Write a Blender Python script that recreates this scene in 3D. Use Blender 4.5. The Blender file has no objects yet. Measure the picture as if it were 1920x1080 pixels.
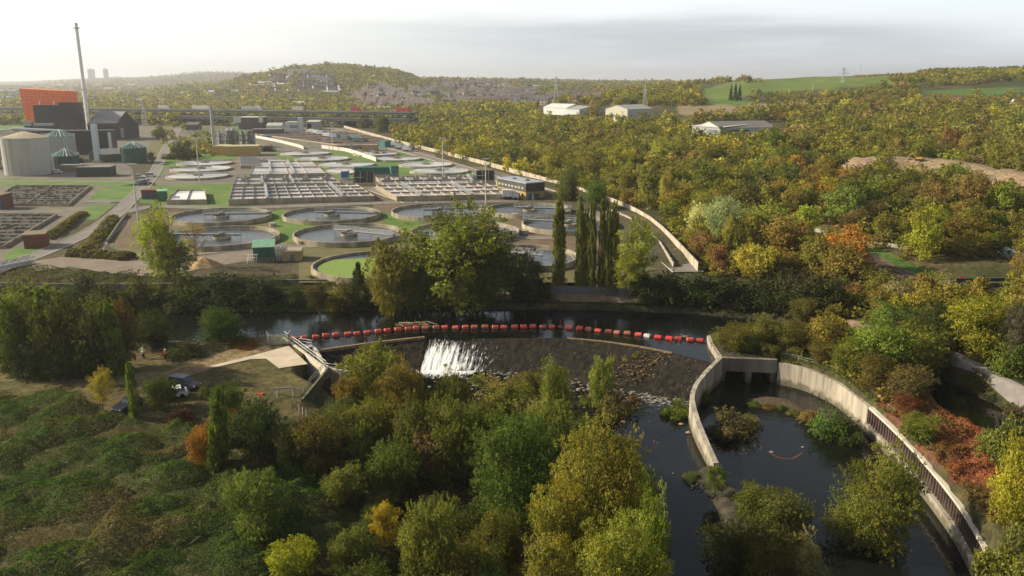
import bpy, math, random
import numpy as np
from mathutils import Vector, Matrix
R = math.radians
random.seed(7); RNG = np.random.default_rng(11)
SC = bpy.context.scene
COL = SC.collection

# ------------------------------------------------------------------ camera
CAM_H = 41.0; F = 1540.0; PITCH = math.atan(390/1540)
cam = bpy.data.cameras.new('camera'); camo = bpy.data.objects.new('camera', cam); COL.objects.link(camo)
camo.location = (0, 0, CAM_H); camo.rotation_euler = (R(90)-PITCH, 0, 0)
cam.sensor_width = 36; cam.lens = 36*F/1920; cam.clip_start = 1; cam.clip_end = 40000
SC.camera = camo
SC.view_settings.view_transform = 'Standard'; SC.view_settings.look = 'None'
SC.view_settings.exposure = 0.6; SC.view_settings.gamma = 1
SC.cycles.max_bounces = 6; SC.cycles.diffuse_bounces = 3; SC.cycles.glossy_bounces = 2
SC.cycles.transmission_bounces = 4; SC.cycles.volume_bounces = 0; SC.cycles.transparent_max_bounces = 8
SC.cycles.use_denoising = True

# ------------------------------------------------------------------ sun and sky
SUN_EL = R(28); SUN_AZ = math.atan2(0.16, -0.98)      # direction towards the sun: left and a little ahead
sd = Vector((math.cos(SUN_EL)*math.cos(SUN_AZ), math.cos(SUN_EL)*math.sin(SUN_AZ), math.sin(SUN_EL)))
sl = bpy.data.lights.new('sun', 'SUN'); sl.energy = 5.0; sl.angle = R(0.6); sl.color = (1.0, 0.88, 0.69)
so = bpy.data.objects.new('sun', sl); COL.objects.link(so); so.rotation_euler = sd.to_track_quat('Z', 'Y').to_euler()
so.location = (0, 0, 300)

wd = bpy.data.worlds.new('World'); SC.world = wd; wd.use_nodes = True
nt = wd.node_tree; nt.nodes.clear()
def N(nt, t, **k):
    n = nt.nodes.new(t)
    for a, b in k.items():
        if a.startswith('i_'):
            key = a[2:]; key = int(key) if key.isdigit() else key.replace('_', ' ')
            n.inputs[key].default_value = b
        else: setattr(n, a, b)
    return n
def L(nt, a, b): nt.links.new(a, b)
def math_n(nt, op, a, b=None, c=None, clamp=False):
    n = nt.nodes.new('ShaderNodeMath'); n.operation = op; n.use_clamp = clamp
    for i, v in enumerate((a, b, c)):
        if v is None: continue
        if isinstance(v, (int, float)): n.inputs[i].default_value = v
        else: nt.links.new(v, n.inputs[i])
    return n.outputs[0]
def maprange(nt, v, a, b, c=0.0, d=1.0, smooth=True):
    n = nt.nodes.new('ShaderNodeMapRange'); n.interpolation_type = 'SMOOTHSTEP' if smooth else 'LINEAR'
    nt.links.new(v, n.inputs[0])
    for i, x in enumerate((a, b, c, d)): n.inputs[i+1].default_value = x
    return n.outputs[0]
def mixc(nt, f, a, b, blend='MIX'):
    n = nt.nodes.new('ShaderNodeMix'); n.data_type = 'RGBA'; n.blend_type = blend; n.clamp_factor = True
    if isinstance(f, (int, float)): n.inputs[0].default_value = f
    else: nt.links.new(f, n.inputs[0])
    for i, v in ((6, a), (7, b)):
        if isinstance(v, (tuple, list)): n.inputs[i].default_value = (*v[:3], 1)
        else: nt.links.new(v, n.inputs[i])
    return n.outputs[2]
sky = N(nt, 'ShaderNodeTexSky', sky_type='NISHITA', sun_disc=False, sun_elevation=SUN_EL, sun_rotation=math.atan2(sd.x, sd.y), altitude=100, air_density=1.0, dust_density=1.5)
hs_ = N(nt, 'ShaderNodeHueSaturation', i_Saturation=.5); L(nt, sky.outputs[0], hs_.inputs['Color']); bg1 = N(nt, 'ShaderNodeBackground'); L(nt, hs_.outputs[0], bg1.inputs[0]); bg1.inputs[1].default_value = 0.09
tc = N(nt, 'ShaderNodeTexCoord'); sx = N(nt, 'ShaderNodeSeparateXYZ'); L(nt, tc.outputs['Generated'], sx.inputs[0])
elev = sx.outputs[2]
# cloud deck low over the horizon: long flat layers of noise in (azimuth, elevation)
az = math_n(nt, 'ARCTAN2', sx.outputs[0], sx.outputs[1])
cv = N(nt, 'ShaderNodeCombineXYZ'); L(nt, math_n(nt, 'MULTIPLY', az, 3.0), cv.inputs[0]); L(nt, math_n(nt, 'MULTIPLY', elev, 34.0), cv.inputs[1])
n1 = N(nt, 'ShaderNodeTexNoise', i_Scale=1.1, i_Detail=6.0, i_Roughness=0.55); L(nt, cv.outputs[0], n1.inputs['Vector'])
n2 = N(nt, 'ShaderNodeTexNoise', i_Scale=2.6, i_Detail=5.0, i_Roughness=0.6); L(nt, cv.outputs[0], n2.inputs['Vector'])
wig = math_n(nt, 'ADD', math_n(nt, 'MULTIPLY', math_n(nt, 'SUBTRACT', n1.outputs[0], 0.5), 0.05), math_n(nt, 'MULTIPLY', math_n(nt, 'SUBTRACT', n2.outputs[0], 0.5), 0.02))
e2 = math_n(nt, 'ADD', elev, wig)
# grey bank: from just left of straight ahead to the right, elevation 0 .. 4.2 degrees
top = maprange(nt, e2, 0.052, 0.080, 1, 0)
lft = maprange(nt, az, -0.40, 0.15); rgt = maprange(nt, math_n(nt, 'ADD', az, math_n(nt, 'MULTIPLY', e2, 3.4)), 0.50, 0.78, 1, 0)
low = maprange(nt, e2, -0.01, 0.045, 0.30, 1.0)
bank = math_n(nt, 'MULTIPLY', math_n(nt, 'MULTIPLY', top, lft), math_n(nt, 'MULTIPLY', rgt, low))
strk = maprange(nt, n2.outputs[0], 0.45, 0.70)
base_c = mixc(nt, maprange(nt, az, -0.5, 0.5), (0.93, 0.92, 0.86), (0.80, 0.87, 0.92))
base_c = mixc(nt, math_n(nt, 'MULTIPLY', maprange(nt, elev, 0.04, 0.0), 0.55), base_c, (0.62, 0.65, 0.66))
base_c = mixc(nt, math_n(nt, 'MULTIPLY', strk, 0.5), base_c, (0.80, 0.83, 0.85))
cc = mixc(nt, math_n(nt, 'MULTIPLY', math_n(nt, 'MULTIPLY', bank, maprange(nt, n2.outputs[0], .2, .6, .7, 1.0)), 0.9), base_c, (0.47, 0.52, 0.55))
bg2 = N(nt, 'ShaderNodeBackground'); L(nt, cc, bg2.inputs[0]); bg2.inputs[1].default_value = 0.81
mx = N(nt, 'ShaderNodeMixShader'); L(nt, maprange(nt, elev, 0.11, 0.26, 1, 0), mx.inputs[0])
L(nt, bg1.outputs[0], mx.inputs[1]); L(nt, bg2.outputs[0], mx.inputs[2])
wo = N(nt, 'ShaderNodeOutputWorld'); L(nt, mx.outputs[0], wo.inputs[0])

# ------------------------------------------------------------------ picture <-> place
CP, SP = math.cos(PITCH), math.sin(PITCH)
def ray(px, py):
    u = (px-960)/F; v = (540-py)/F
    return np.array([u, CP+v*SP, -SP+v*CP])
def W(px, py, z=0.0):
    d = ray(px, py); t = (z-CAM_H)/d[2]
    return (d[0]*t, d[1]*t)
def WP(pts, z=0.0): return [W(a, b, z) for a, b in pts]
def proj(x, y, z):
    zz = z-CAM_H; f = y*CP - zz*SP; up = y*SP + zz*CP
    f = np.maximum(f, 1e-3)
    return 960+F*x/f, 540-F*up/f, f
def mpp(x, y, z=0):            # metres per photo pixel at a place
    return (y*CP-(z-CAM_H)*SP)/F

# ------------------------------------------------------------------ terrain heights
_uc = np.array([-.8,-.6,-.45,-.35,-.3,-.25,-.2,-.15,-.1,0,.1,.2,.25,.3,.4,.45,.6,.8])
_yr = np.array([60,100,140,180,260,400,520,650,900,1100,1400,1800,2100,2600,3500,6000,12000])
_zt = np.array([
 [-2,-2,-2,-2.4,-3,-3.6,-4.2,-4.5,-4.5,-4.5,-4.5,-5,-4.8,-4,-2.4,-2,-1,0],
 [-2,-2,-2,-2,-2.4,-3,-4,-4.5,-4.5,-4.5,-4.5,-4.5,-4,-3,-2,-1.8,-1,1],
 [-1.6,-1.6,-1.6,-1.6,-1.6,-1.6,-1.8,-2.4,-3,-3,-2,-1.8,-1.8,-1.8,-1.6,-.6,1.4,3],
 [0,0,0,0,0,0,0,0,0,0,0,0,0,0,1.5,2.2,4,6],
 [0,0,0,0,0,0,0,0,0,0,0,1.5,3,4,6,7,9,12],
 [0,0,0,0,0,0,0,0,0,0,2.5,6,8,8,8,8,7,9],
 [0,0,0,0,0,0,0,0,0,1,7,11,12,13,14,15,15,18],
 [0,0,0,0,0,0,0,0,0,5,14,17,18,18.5,20,21,24,28],
 [0,0,0,0,0,0,0,0,0,7,20,27,29,31,37,39,42,46],
 [0,0,0,0,0,0,0,0,1,7,19,31,36,40.5,47,49,52,56],
 [0,0,0,1,2,3,5,5,5,8,16,26,33,38,47,50,57,62],
 [0,0,0,14,30,44,50,47,30,17,17,20,26,30,38,42,48,55],
 [0,0,2,20,44,64,71,62,38,27,22,20,22,24,30,32,40,45],
 [0,0,6,20,38,52,60,54,38,32,30,28,26,24,24,26,30,30],
 [0,2,10,24,30,34,34,34,34,34,32,30,27,24,20,20,20,20],
 [0,12,50,92,90,70,40,30,25,20,20,20,20,20,20,20,20,20],
 [0,20,80,110,90,60,30,20,20,20,20,20,20,20,20,20,20,20]], float)
_ly = np.log(_yr)
def _sm(t): return t*t*(3-2*t)
def base_h(x, y):
    x = np.asarray(x, float); y = np.asarray(y, float)
    yy = np.maximum(y, 60); u = np.clip(x/yy, -.8, .8); l = np.clip(np.log(yy), _ly[0], _ly[-1])
    i = np.clip(np.searchsorted(_ly, l, 'right')-1, 0, len(_ly)-2); j = np.clip(np.searchsorted(_uc, u, 'right')-1, 0, len(_uc)-2)
    a = (l-_ly[i])/(_ly[i+1]-_ly[i]); b = _sm((u-_uc[j])/(_uc[j+1]-_uc[j]))
    z0 = _zt[i, j]*(1-b)+_zt[i, j+1]*b; z1 = _zt[i+1, j]*(1-b)+_zt[i+1, j+1]*b
    return z0*(1-a)+z1*a
def inpoly(x, y, poly):
    x = np.asarray(x, float); y = np.asarray(y, float); r = np.zeros(x.shape, bool)
    p = np.asarray(poly); q = np.roll(p, -1, 0)
    for (x0, y0), (x1, y1) in zip(p, q):
        if y0 == y1: continue
        c = ((y0 > y) != (y1 > y)) & (x < (x1-x0)*(y-y0)/(y1-y0)+x0); r ^= c
    return r
def dline(x, y, pts, closed=False):
    d = np.full(np.shape(x), 1e9); p = list(pts); q = p[1:]+([p[0]] if closed else [])
    for (x0, y0), (x1, y1) in zip(p, q):
        dx, dy = x1-x0, y1-y0; l2 = dx*dx+dy*dy+1e-12
        t = np.clip(((x-x0)*dx+(y-y0)*dy)/l2, 0, 1)
        d = np.minimum(d, np.hypot(x-x0-t*dx, y-y0-t*dy))
    return d
def sdist(x, y, poly):         # negative inside
    d = dline(x, y, poly, True); return np.where(inpoly(x, y, poly), -d, d)
def S(t, a, b): return _sm(np.clip((t-a)/(b-a), 0, 1))
def vnoise(x, y, s, seed=0):
    x = np.asarray(x)/s; y = np.asarray(y)/s; xi = np.floor(x).astype(int); yi = np.floor(y).astype(int)
    def h(a, b):
        n = (a*374761393+b*668265263+seed*974711) & 0xffffffff
        n = ((n ^ (n >> 13))*1274126177) & 0xffffffff
        return ((n ^ (n >> 16)) & 0xffff)/65535.0
    fx = _sm(x-xi); fy = _sm(y-yi)
    return (h(xi, yi)*(1-fx)+h(xi+1, yi)*fx)*(1-fy)+(h(xi, yi+1)*(1-fx)+h(xi+1, yi+1)*fx)*fy
def fbm(x, y, s, seed=0, o=4):
    r = 0; a = .5
    for k in range(o): r = r+a*vnoise(x, y, s/2**k, seed+k*17); a *= .5
    return r/(1-.5**o)
ZU, ZL = -3.0, -6.0
FWALL = WP([(1459,680),(1510,690),(1570,717),(1627,762),(1665,797),(1710,843),(1757,897),(1800,953),(1843,1027),(1867,1080),(1905,1170),(1925,1250)], -2.4)
CREST = WP([(596,659),(700,644),(803,633),(840,636),(878,636),(960,634),(1060,634),(1130,640),(1200,650),(1270,664),(1346,682)], ZU)
FOOT = WP([(600,716),(660,706),(720,700),(800,696),(880,698),(960,704),(1060,716),(1130,730),(1200,744),(1250,752),(1290,757)], ZL)
UPPER = WP([(-60,572),(200,574),(330,584),(500,586),(690,583),(850,582),(1000,580),(1160,583),(1300,589),(1420,600),(1500,614),(1570,630),(1650,656),(1730,690),(1800,728),(1950,800),(1950,880),(1830,810),(1740,762),(1660,716),(1570,664),(1480,634),(1420,616),(1345,634),(1330,650)], ZU) + CREST[::-1] + WP([(572,640),(520,636),(460,640),(370,648),(200,640),(-60,640)], ZU)
LOWER = CREST[:1] + WP([(560,745),(590,765),(700,800),(900,770),(1085,765),(1080,800),(1150,850),(1225,930),(1255,1080),(1255,1300)], ZL) + FWALL[::-1] + [(FWALL[0][0]+1.0, FWALL[0][1]+12), (W(1352,669,-1.8)[0]+1.0, W(1352,669,-1.8)[1]+12)] + CREST[::-1]
SPIT = WP([(1295,892),(1338,872),(1372,918),(1440,945),(1500,985),(1515,1040),(1490,1200),(1400,1200),(1372,1040),(1350,955)], ZL)
def pit(x, y, z): pass
def WB(px, py):
    d = ray(px, py); t = np.linspace(60, 900, 3000); k = np.nonzero(CAM_H+d[2]*t <= base_h(d[0]*t, d[1]*t))[0][0]; return (d[0]*t[k], d[1]*t[k])
RAIL = [WB(*p) for p in ((1500,430),(1590,462),(1660,500),(1760,540),(1800,556))]
RAILZ = [float(base_h(*p)) for p in RAIL]
PAD = WP([(385,640),(500,628),(534,630),(614,690),(566,746),(500,740),(380,720),(330,690)], -1.5)
SPOIL = [(a[0], a[1]) for a in (W(1612,291,13), W(1700,288,14), W(1780,292,14), W(1850,309,13), W(1930,330,12))]
def H(x, y):
    x = np.asarray(x, float); y = np.asarray(y, float)
    h = base_h(x, y)
    n = (fbm(x, y, 14, 3)-.5)
    wild = S(y, 150, 185)*S(x/np.maximum(y, 60), .17, .24) + (1-S(y, 138, 150))
    h = h + n*1.2*np.clip(wild, 0, 1)
    h = h + (fbm(x, y, 90, 5)-.5)*np.clip((y-450)/600, 0, 1)*8*S(x/np.maximum(y, 60), .0, .12)
    h = h + (fbm(x, y, 260, 8)-.5)*np.clip((y-1200)/900, 0, 1)*18
    # spoil tip
    ds = dline(x, y, SPOIL); h = np.maximum(h, 6.5+6.2*(1-S(ds, 1, 12))+2.5*(fbm(x, y, 6, 12)-.5)-20*(ds > 17))*(1) if True else h + 5.0*(1-S(ds, 1, 13))*(.8+.4*fbm(x, y, 7, 9))
    # railway terrace
    dr = dline(x, y, RAIL)
    hr = np.interp(y, [p[1] for p in RAIL[::-1]], RAILZ[::-1])
    k = 1-S(dr, 4, 9); h = h*(1-k)+hr*k
    kp = 1-S(sdist(x, y, PAD), -.5, 3.0); h = h*(1-kp)+(-1.6)*kp
    # river valley bank south of the works
    du = sdist(x, y, UPPER); bed = -4.6
    near = (y < 175)
    k = 1-S(du, 0.2, 2.6); h = np.where(du < 0, bed+1.4*S(-du, 0, 2.5)*0-1.2*S(-du, 0, 3), h*(1-k)+(ZU+.05)*k)
    k = (1-S(du, 2.6, 6))*(1-(1-S(du, .2, 2.6)))*(y > 150)
    h = h*(1-k)+(-2.2+.0*h)*k
    dl = sdist(x, y, LOWER); sp = sdist(x, y, SPIT)
    k = 1-S(dl, -.1, .6); lo = -7.2+1.9*(1-S(sp, -1.0, 2.0))+.5*(fbm(x, y, 5, 4)-.5)
    h = np.where(dl < .6, h*(1-k)+lo*k, h)
    return h
def h1(x, y): return float(H(np.array([x]), np.array([y]))[0])
SLAB = [FWALL[0], (FWALL[0][0]+1.0, FWALL[0][1]+12.9), (W(1352,669,-1.8)[0]+1.0, W(1352,669,-1.8)[1]+12.9), W(1352,669,-1.8)]
def H2(x, y): z = H(x, y); return np.where(inpoly(np.asarray(x, float), np.asarray(y, float), SLAB), -1.9, z)
def WG(px, py):                # where the ray through a photo pixel meets the terrain
    d = ray(px, py); t = np.concatenate([np.linspace(60, 500, 500), np.geomspace(501, 9000, 700)])
    x = d[0]*t; y = d[1]*t; z = CAM_H+d[2]*t; g = H2(x, y)
    k = np.nonzero(z <= g)[0]
    k = k[0] if len(k) else len(t)-1
    if k > 0 and z[k-1] > g[k-1]:
        a = (z[k-1]-g[k-1]); b = g[k]-z[k]; w = a/(a+b+1e-9); tt = t[k-1]*(1-w)+t[k]*w
    else: tt = t[k]
    return (d[0]*tt, d[1]*tt, float(CAM_H+d[2]*tt))

# ------------------------------------------------------------------ materials
def new_mat(name):
    m = bpy.data.materials.new(name); m.use_nodes = True
    b = m.node_tree.nodes['Principled BSDF']; return m, m.node_tree, b
_mats = {}
def mat(name, c, rough=.8, var=.25, scale=1.5, bump=.0, metal=0., spec=.3, c2=None, detail=5, streak=False):
    if name in _mats: return _mats[name]
    m, t, b = new_mat(name)
    tcn = N(t, 'ShaderNodeTexCoord'); mp = N(t, 'ShaderNodeMapping'); L(t, tcn.outputs['Object'], mp.inputs[0])
    if streak: mp.inputs['Scale'].default_value = (1, 1, .12)
    n = N(t, 'ShaderNodeTexNoise', i_Scale=scale, i_Detail=float(detail), i_Roughness=.62); L(t, mp.outputs[0], n.inputs['Vector'])
    f = maprange(t, n.outputs[0], .3, .7)
    lo = tuple(x*(1-var) for x in c); hi = tuple(min(1, x*(1+var)) for x in c)
    if c2: hi = c2; lo = c
    cc_ = mixc(t, f, lo, hi)
    if name in ('concrete', 'old_concrete'):      # damp, weedy band that the river leaves on its walls
        gp = N(t, 'ShaderNodeNewGeometry'); sz_ = N(t, 'ShaderNodeSeparateXYZ'); L(t, gp.outputs['Position'], sz_.inputs[0])
        n9 = N(t, 'ShaderNodeTexNoise', i_Scale=.8, i_Detail=6.0); L(t, gp.outputs['Position'], n9.inputs['Vector'])
        zz_ = math_n(t, 'ADD', sz_.outputs[2], math_n(t, 'MULTIPLY', math_n(t, 'SUBTRACT', n9.outputs[0], .5), 2.4))
        cc_ = mixc(t, math_n(t, 'MULTIPLY', maprange(t, zz_, -5.6, -4.7, 1, 0), .75), cc_, (.06, .06, .03))
        w9 = N(t, 'ShaderNodeTexNoise', i_Scale=1.1, i_Detail=3.0); m9 = N(t, 'ShaderNodeMapping'); m9.inputs['Scale'].default_value = (1, 1, .06); L(t, gp.outputs['Position'], m9.inputs[0]); L(t, m9.outputs[0], w9.inputs['Vector'])
        cc_ = mixc(t, math_n(t, 'MULTIPLY', maprange(t, w9.outputs[0], .52, .66), .55), cc_, (.10, .085, .06))
    L(t, cc_, b.inputs['Base Color'])
    b.inputs['Roughness'].default_value = rough; b.inputs['Metallic'].default_value = metal; b.inputs['Specular IOR Level'].default_value = spec
    if bump:
        bp = N(t, 'ShaderNodeBump', i_Strength=.6, i_Distance=bump); n3 = N(t, 'ShaderNodeTexNoise', i_Scale=scale*5, i_Detail=4.0)
        L(t, mp.outputs[0], n3.inputs['Vector']); L(t, n3.outputs[0], bp.inputs['Height']); L(t, bp.outputs[0], b.inputs['Normal'])
    _mats[name] = m; return m
def water_mat(name, c, rough, bs, bd, wave=None):
    m, t, b = new_mat(name)
    g = N(t, 'ShaderNodeNewGeometry'); n = N(t, 'ShaderNodeTexNoise', i_Scale=bs, i_Detail=3.0); L(t, g.outputs['Position'], n.inputs['Vector'])
    n0 = N(t, 'ShaderNodeTexNoise', i_Scale=.06, i_Detail=4.0); L(t, g.outputs['Position'], n0.inputs['Vector'])
    L(t, mixc(t, maprange(t, n0.outputs[0], .4, .65), c, tuple(x*1.7 for x in c)), b.inputs['Base Color'])
    bp = N(t, 'ShaderNodeBump', i_Strength=1.0, i_Distance=bd); L(t, n.outputs[0], bp.inputs['Height']); L(t, bp.outputs[0], b.inputs['Normal'])
    L(t, maprange(t, n0.outputs[0], .35, .7, rough, rough*2.2), b.inputs['Roughness'])
    b.inputs['IOR'].default_value = 1.33; b.inputs['Specular IOR Level'].default_value = .5
    return m
def foliage_mat():
    m, t, b = new_mat('foliage'); t.nodes.remove(b); out = t.nodes['Material Output']
    oi = N(t, 'ShaderNodeObjectInfo'); at = N(t, 'ShaderNodeAttribute', attribute_name='tint')
    c = mixc(t, 1.0, oi.outputs['Color'], at.outputs['Vector'], 'MULTIPLY'); c = mixc(t, 1.0, c, (1.36, 1.40, 1.10), 'MULTIPLY')
    d = N(t, 'ShaderNodeBsdfDiffuse'); tr = N(t, 'ShaderNodeBsdfTranslucent'); L(t, c, d.inputs[0])
    L(t, mixc(t, 1.0, c, (1.15, 1.2, .55), 'MULTIPLY'), tr.inputs[0])
    gl = N(t, 'ShaderNodeBsdfGlossy', i_Roughness=.55); gl.inputs[0].default_value = (.9, .9, .8, 1)
    a = N(t, 'ShaderNodeMixShader', i_0=.42); L(t, d.outputs[0], a.inputs[1]); L(t, tr.outputs[0], a.inputs[2])
    a2 = N(t, 'ShaderNodeMixShader', i_0=.006); L(t, a.outputs[0], a2.inputs[1]); L(t, gl.outputs[0], a2.inputs[2])
    L(t, a2.outputs[0], out.inputs[0]); return m
FOL = foliage_mat()
BARK = mat('bark', (.10, .075, .05), .9, .4, 3, .03)

# ------------------------------------------------------------------ mesh builders
class MB:
    def __init__(s): s.v = []; s.f = []; s.m = []; s.k = 0
    def mat(s, k): s.k = k; return s
    def add(s, v, f):
        o = len(s.v); s.v += [tuple(map(float, p)) for p in v]; s.f += [tuple(i+o for i in q) for q in f]; s.m += [s.k]*len(f); return s
    def box(s, x, y, z, dx, dy, dz, rz=0., tilt=0.):   # centre x,y ; base z ; full sizes
        c, n = math.cos(rz), math.sin(rz); v = []
        for k in (0, dz):
            for a, b in ((-dx/2,-dy/2),(dx/2,-dy/2),(dx/2,dy/2),(-dx/2,dy/2)):
                v.append((x+a*c-b*n, y+a*n+b*c, z+k+tilt*(b/dy+.5 if dy else 0)))
        return s.add(v, [(0,3,2,1),(4,5,6,7),(0,1,5,4),(1,2,6,5),(2,3,7,6),(3,0,4,7)])
    def prism(s, poly, z0, z1):
        a = sum(poly[i][0]*poly[(i+1)%len(poly)][1]-poly[(i+1)%len(poly)][0]*poly[i][1] for i in range(len(poly)))
        if a < 0: poly = poly[::-1]
        n = len(poly); zt = z1 if hasattr(z1, '__len__') else [z1]*n
        v = [(p[0], p[1], z0) for p in poly]+[(p[0], p[1], zt[i]) for i, p in enumerate(poly)]
        return s.add(v, [tuple(range(n-1, -1, -1)), tuple(range(n, 2*n))]+[(i, (i+1)%n, n+(i+1)%n, n+i) for i in range(n)])
    def cyl(s, x, y, z0, z1, r0, r1=None, n=16, cap=True):
        r1 = r0 if r1 is None else r1
        v = [(x+r0*math.cos(2*math.pi*i/n), y+r0*math.sin(2*math.pi*i/n), z0) for i in range(n)]+[(x+r1*math.cos(2*math.pi*i/n), y+r1*math.sin(2*math.pi*i/n), z1) for i in range(n)]
        f = [(i, (i+1)%n, n+(i+1)%n, n+i) for i in range(n)]
        if cap: f += [tuple(range(n-1, -1, -1)), tuple(range(n, 2*n))]
        return s.add(v, f)
    def ring(s, x, y, z0, z1, r0, r1, n=64):           # r0 inner, r1 outer
        v = []; 
        for r, z in ((r1, z0), (r1, z1), (r0, z1), (r0, z0)):
            v += [(x+r*math.cos(2*math.pi*i/n), y+r*math.sin(2*math.pi*i/n), z) for i in range(n)]
        f = []
        for k in range(4):
            kk = (k+1) % 4
            f += [(k*n+i, k*n+(i+1)%n, kk*n+(i+1)%n, kk*n+i) for i in range(n)]
        return s.add(v, f)
    def tube(s, pts, r, n=6, r1=None):
        pts = [Vector(p) for p in pts]; rs = [r+(((r1 if r1 is not None else r)-r)*i/max(1, len(pts)-1)) for i in range(len(pts))]
        v = []
        for i, p in enumerate(pts):
            d = (pts[min(i+1, len(pts)-1)]-pts[max(i-1, 0)])
            d = d.normalized() if d.length > 0 else Vector((0, 0, 1))
            a = d.cross(Vector((0, 0, 1)) if abs(d.z) < .95 else Vector((1, 0, 0))).normalized(); b = d.cross(a)
            v += [tuple(p+(a*math.cos(2*math.pi*k/n)+b*math.sin(2*math.pi*k/n))*rs[i]) for k in range(n)]
        f = [(i*n+k, i*n+(k+1)%n, (i+1)*n+(k+1)%n, (i+1)*n+k) for i in range(len(pts)-1) for k in range(n)]
        f += [tuple(range(n-1, -1, -1)), tuple(range(len(v)-n, len(v)))]
        return s.add(v, f)
    def bar(s, a, b, w, h=None):                        # square bar between two points
        return s.tube([a, b], w*.7071, 4)
    def wall(s, pts, z0, z1, th, closed=False):         # vertical wall along a line of (x,y); z0,z1 number or list
        n = len(pts); z0 = z0 if hasattr(z0, '__len__') else [z0]*n; z1 = z1 if hasattr(z1, '__len__') else [z1]*n
        P = [Vector(p).to_2d() if len(p) > 2 else Vector(p) for p in pts]; v = []
        for i, p in enumerate(P):
            a = P[i-1] if i > 0 or closed else None; b = P[(i+1) % n] if i < n-1 or closed else None
            d = Vector((0, 0))
            if a is not None: d += (p-a).normalized()
            if b is not None: d += (b-p).normalized()
            d.normalize(); nn = Vector((-d.y, d.x))*th/2
            v += [(p.x-nn.x, p.y-nn.y, z0[i]), (p.x+nn.x, p.y+nn.y, z0[i]), (p.x+nn.x, p.y+nn.y, z1[i]), (p.x-nn.x, p.y-nn.y, z1[i])]
        f = []
        for i in range(n if closed else n-1):
            a = i*4; b = ((i+1) % n)*4
            f += [(a, b, b+1, a+1)[::-1], (a+1, b+1, b+2, a+2)[::-1], (a+2, b+2, b+3, a+3)[::-1], (a+3, b+3, b, a)[::-1]]
        if not closed: f += [(0, 1, 2, 3), tuple(4*(n-1)+k for k in (3, 2, 1, 0))]
        return s.add(v, f)
    def sheet(s, poly, z):
        v = [(p[0], p[1], z if not callable(z) else z(p[0], p[1])) for p in poly]
        a = sum(poly[i][0]*poly[(i+1)%len(poly)][1]-poly[(i+1)%len(poly)][0]*poly[i][1] for i in range(len(poly)))
        return s.add(v, [tuple(range(len(poly)))] if a > 0 else [tuple(range(len(poly)-1, -1, -1))])
    def strip(s, pts, w, zf):                           # draped ribbon
        v = []
        for i, p in enumerate(pts):
            a = Vector(pts[max(0, i-1)]); b = Vector(pts[min(len(pts)-1, i+1)]); d = (b-a).normalized(); ww = w[i] if hasattr(w, '__len__') else w
            for k in (-.5, .5):
                x = p[0]-d.y*ww*k*-1*-1; y = p[1]+d.x*ww*k
                v.append((x, y, zf(x, y) if callable(zf) else zf))
        return s.add(v, [(2*i, 2*i+2, 2*i+3, 2*i+1) for i in range(len(pts)-1)])
    def build(s, name, mats, parent=None, loc=None, rz=0., smooth=False, world=False):
        me = bpy.data.meshes.new(name); v = s.v; o = bpy.data.objects.new(name, me)
        if world and loc is None:
            xs = [p[0] for p in v]; ys = [p[1] for p in v]; zs = [p[2] for p in v]
            loc = ((min(xs)+max(xs))/2, (min(ys)+max(ys))/2, min(zs))
        if world: v = [(p[0]-loc[0], p[1]-loc[1], p[2]-loc[2]) for p in v]
        me.from_pydata(v, [], s.f)
        for m in (mats if isinstance(mats, (list, tuple)) else [mats]): me.materials.append(m)
        if any(s.m): me.polygons.foreach_set('material_index', s.m)
        if smooth:
            me.polygons.foreach_set('use_smooth', [True]*len(s.f))
            try: me.set_sharp_from_angle(angle=R(35))
            except Exception: pass
        if loc is not None: o.location = loc
        o.rotation_euler = (0, 0, rz); o.parent = parent; COL.objects.link(o); return o
def tag(o, label=None, cat=None, group=None, kind=None):
    if label: o['label'] = label
    if cat: o['category'] = cat
    if group: o['group'] = group
    if kind: o['kind'] = kind
    return o
def thing(name, label, cat, loc=(0,0,0), rz=0., group=None):
    o = bpy.data.objects.new(name, None); COL.objects.link(o); o.location = loc; o.rotation_euler = (0, 0, rz); o.empty_display_size = .5
    return tag(o, label, cat, group)
KIDS = {}
def copy_tree(o, parent=None):
    c = o.copy(); COL.objects.link(c)
    if parent is not None: c.parent = parent
    for ch in list(o.children): copy_tree(ch, c)
    return c
def ordn(n):
    return ['first','second','third','fourth','fifth','sixth','seventh','eighth','ninth','tenth','eleventh','twelfth','thirteenth','fourteenth','fifteenth','sixteenth','seventeenth','eighteenth','nineteenth','twentieth'][n-1] if n <= 20 else (['twenty','thirty','forty','fifty','sixty','seventy','eighty','ninety'][n//10-2]+('-'+ordn(n%10) if n%10 else 'ieth' )).replace('tyieth','tieth')
def np_mesh(name, V, Fq, mats, tint=None, parent=None, loc=(0,0,0), smooth=False):   # V (n,3), Fq (m,4)
    me = bpy.data.meshes.new(name); m = len(Fq)
    me.vertices.add(len(V)); me.vertices.foreach_set('co', np.asarray(V, np.float32).ravel())
    me.loops.add(m*4); me.loops.foreach_set('vertex_index', np.asarray(Fq, np.int32).ravel())
    me.polygons.add(m); me.polygons.foreach_set('loop_start', np.arange(0, m*4, 4, dtype=np.int32)); me.polygons.foreach_set('loop_total', np.full(m, 4, np.int32))
    if smooth: me.polygons.foreach_set('use_smooth', np.ones(m, bool))
    me.update(calc_edges=True)
    if tint is not None:
        a = me.attributes.new('tint', 'FLOAT_VECTOR', 'FACE'); a.data.foreach_set('vector', np.asarray(tint, np.float32).ravel())
    for k in (mats if isinstance(mats, (list, tuple)) else [mats]): me.materials.append(k)
    if parent is False: return me
    o = bpy.data.objects.new(name, me); o.location = loc; o.parent = parent; COL.objects.link(o); return o

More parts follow.
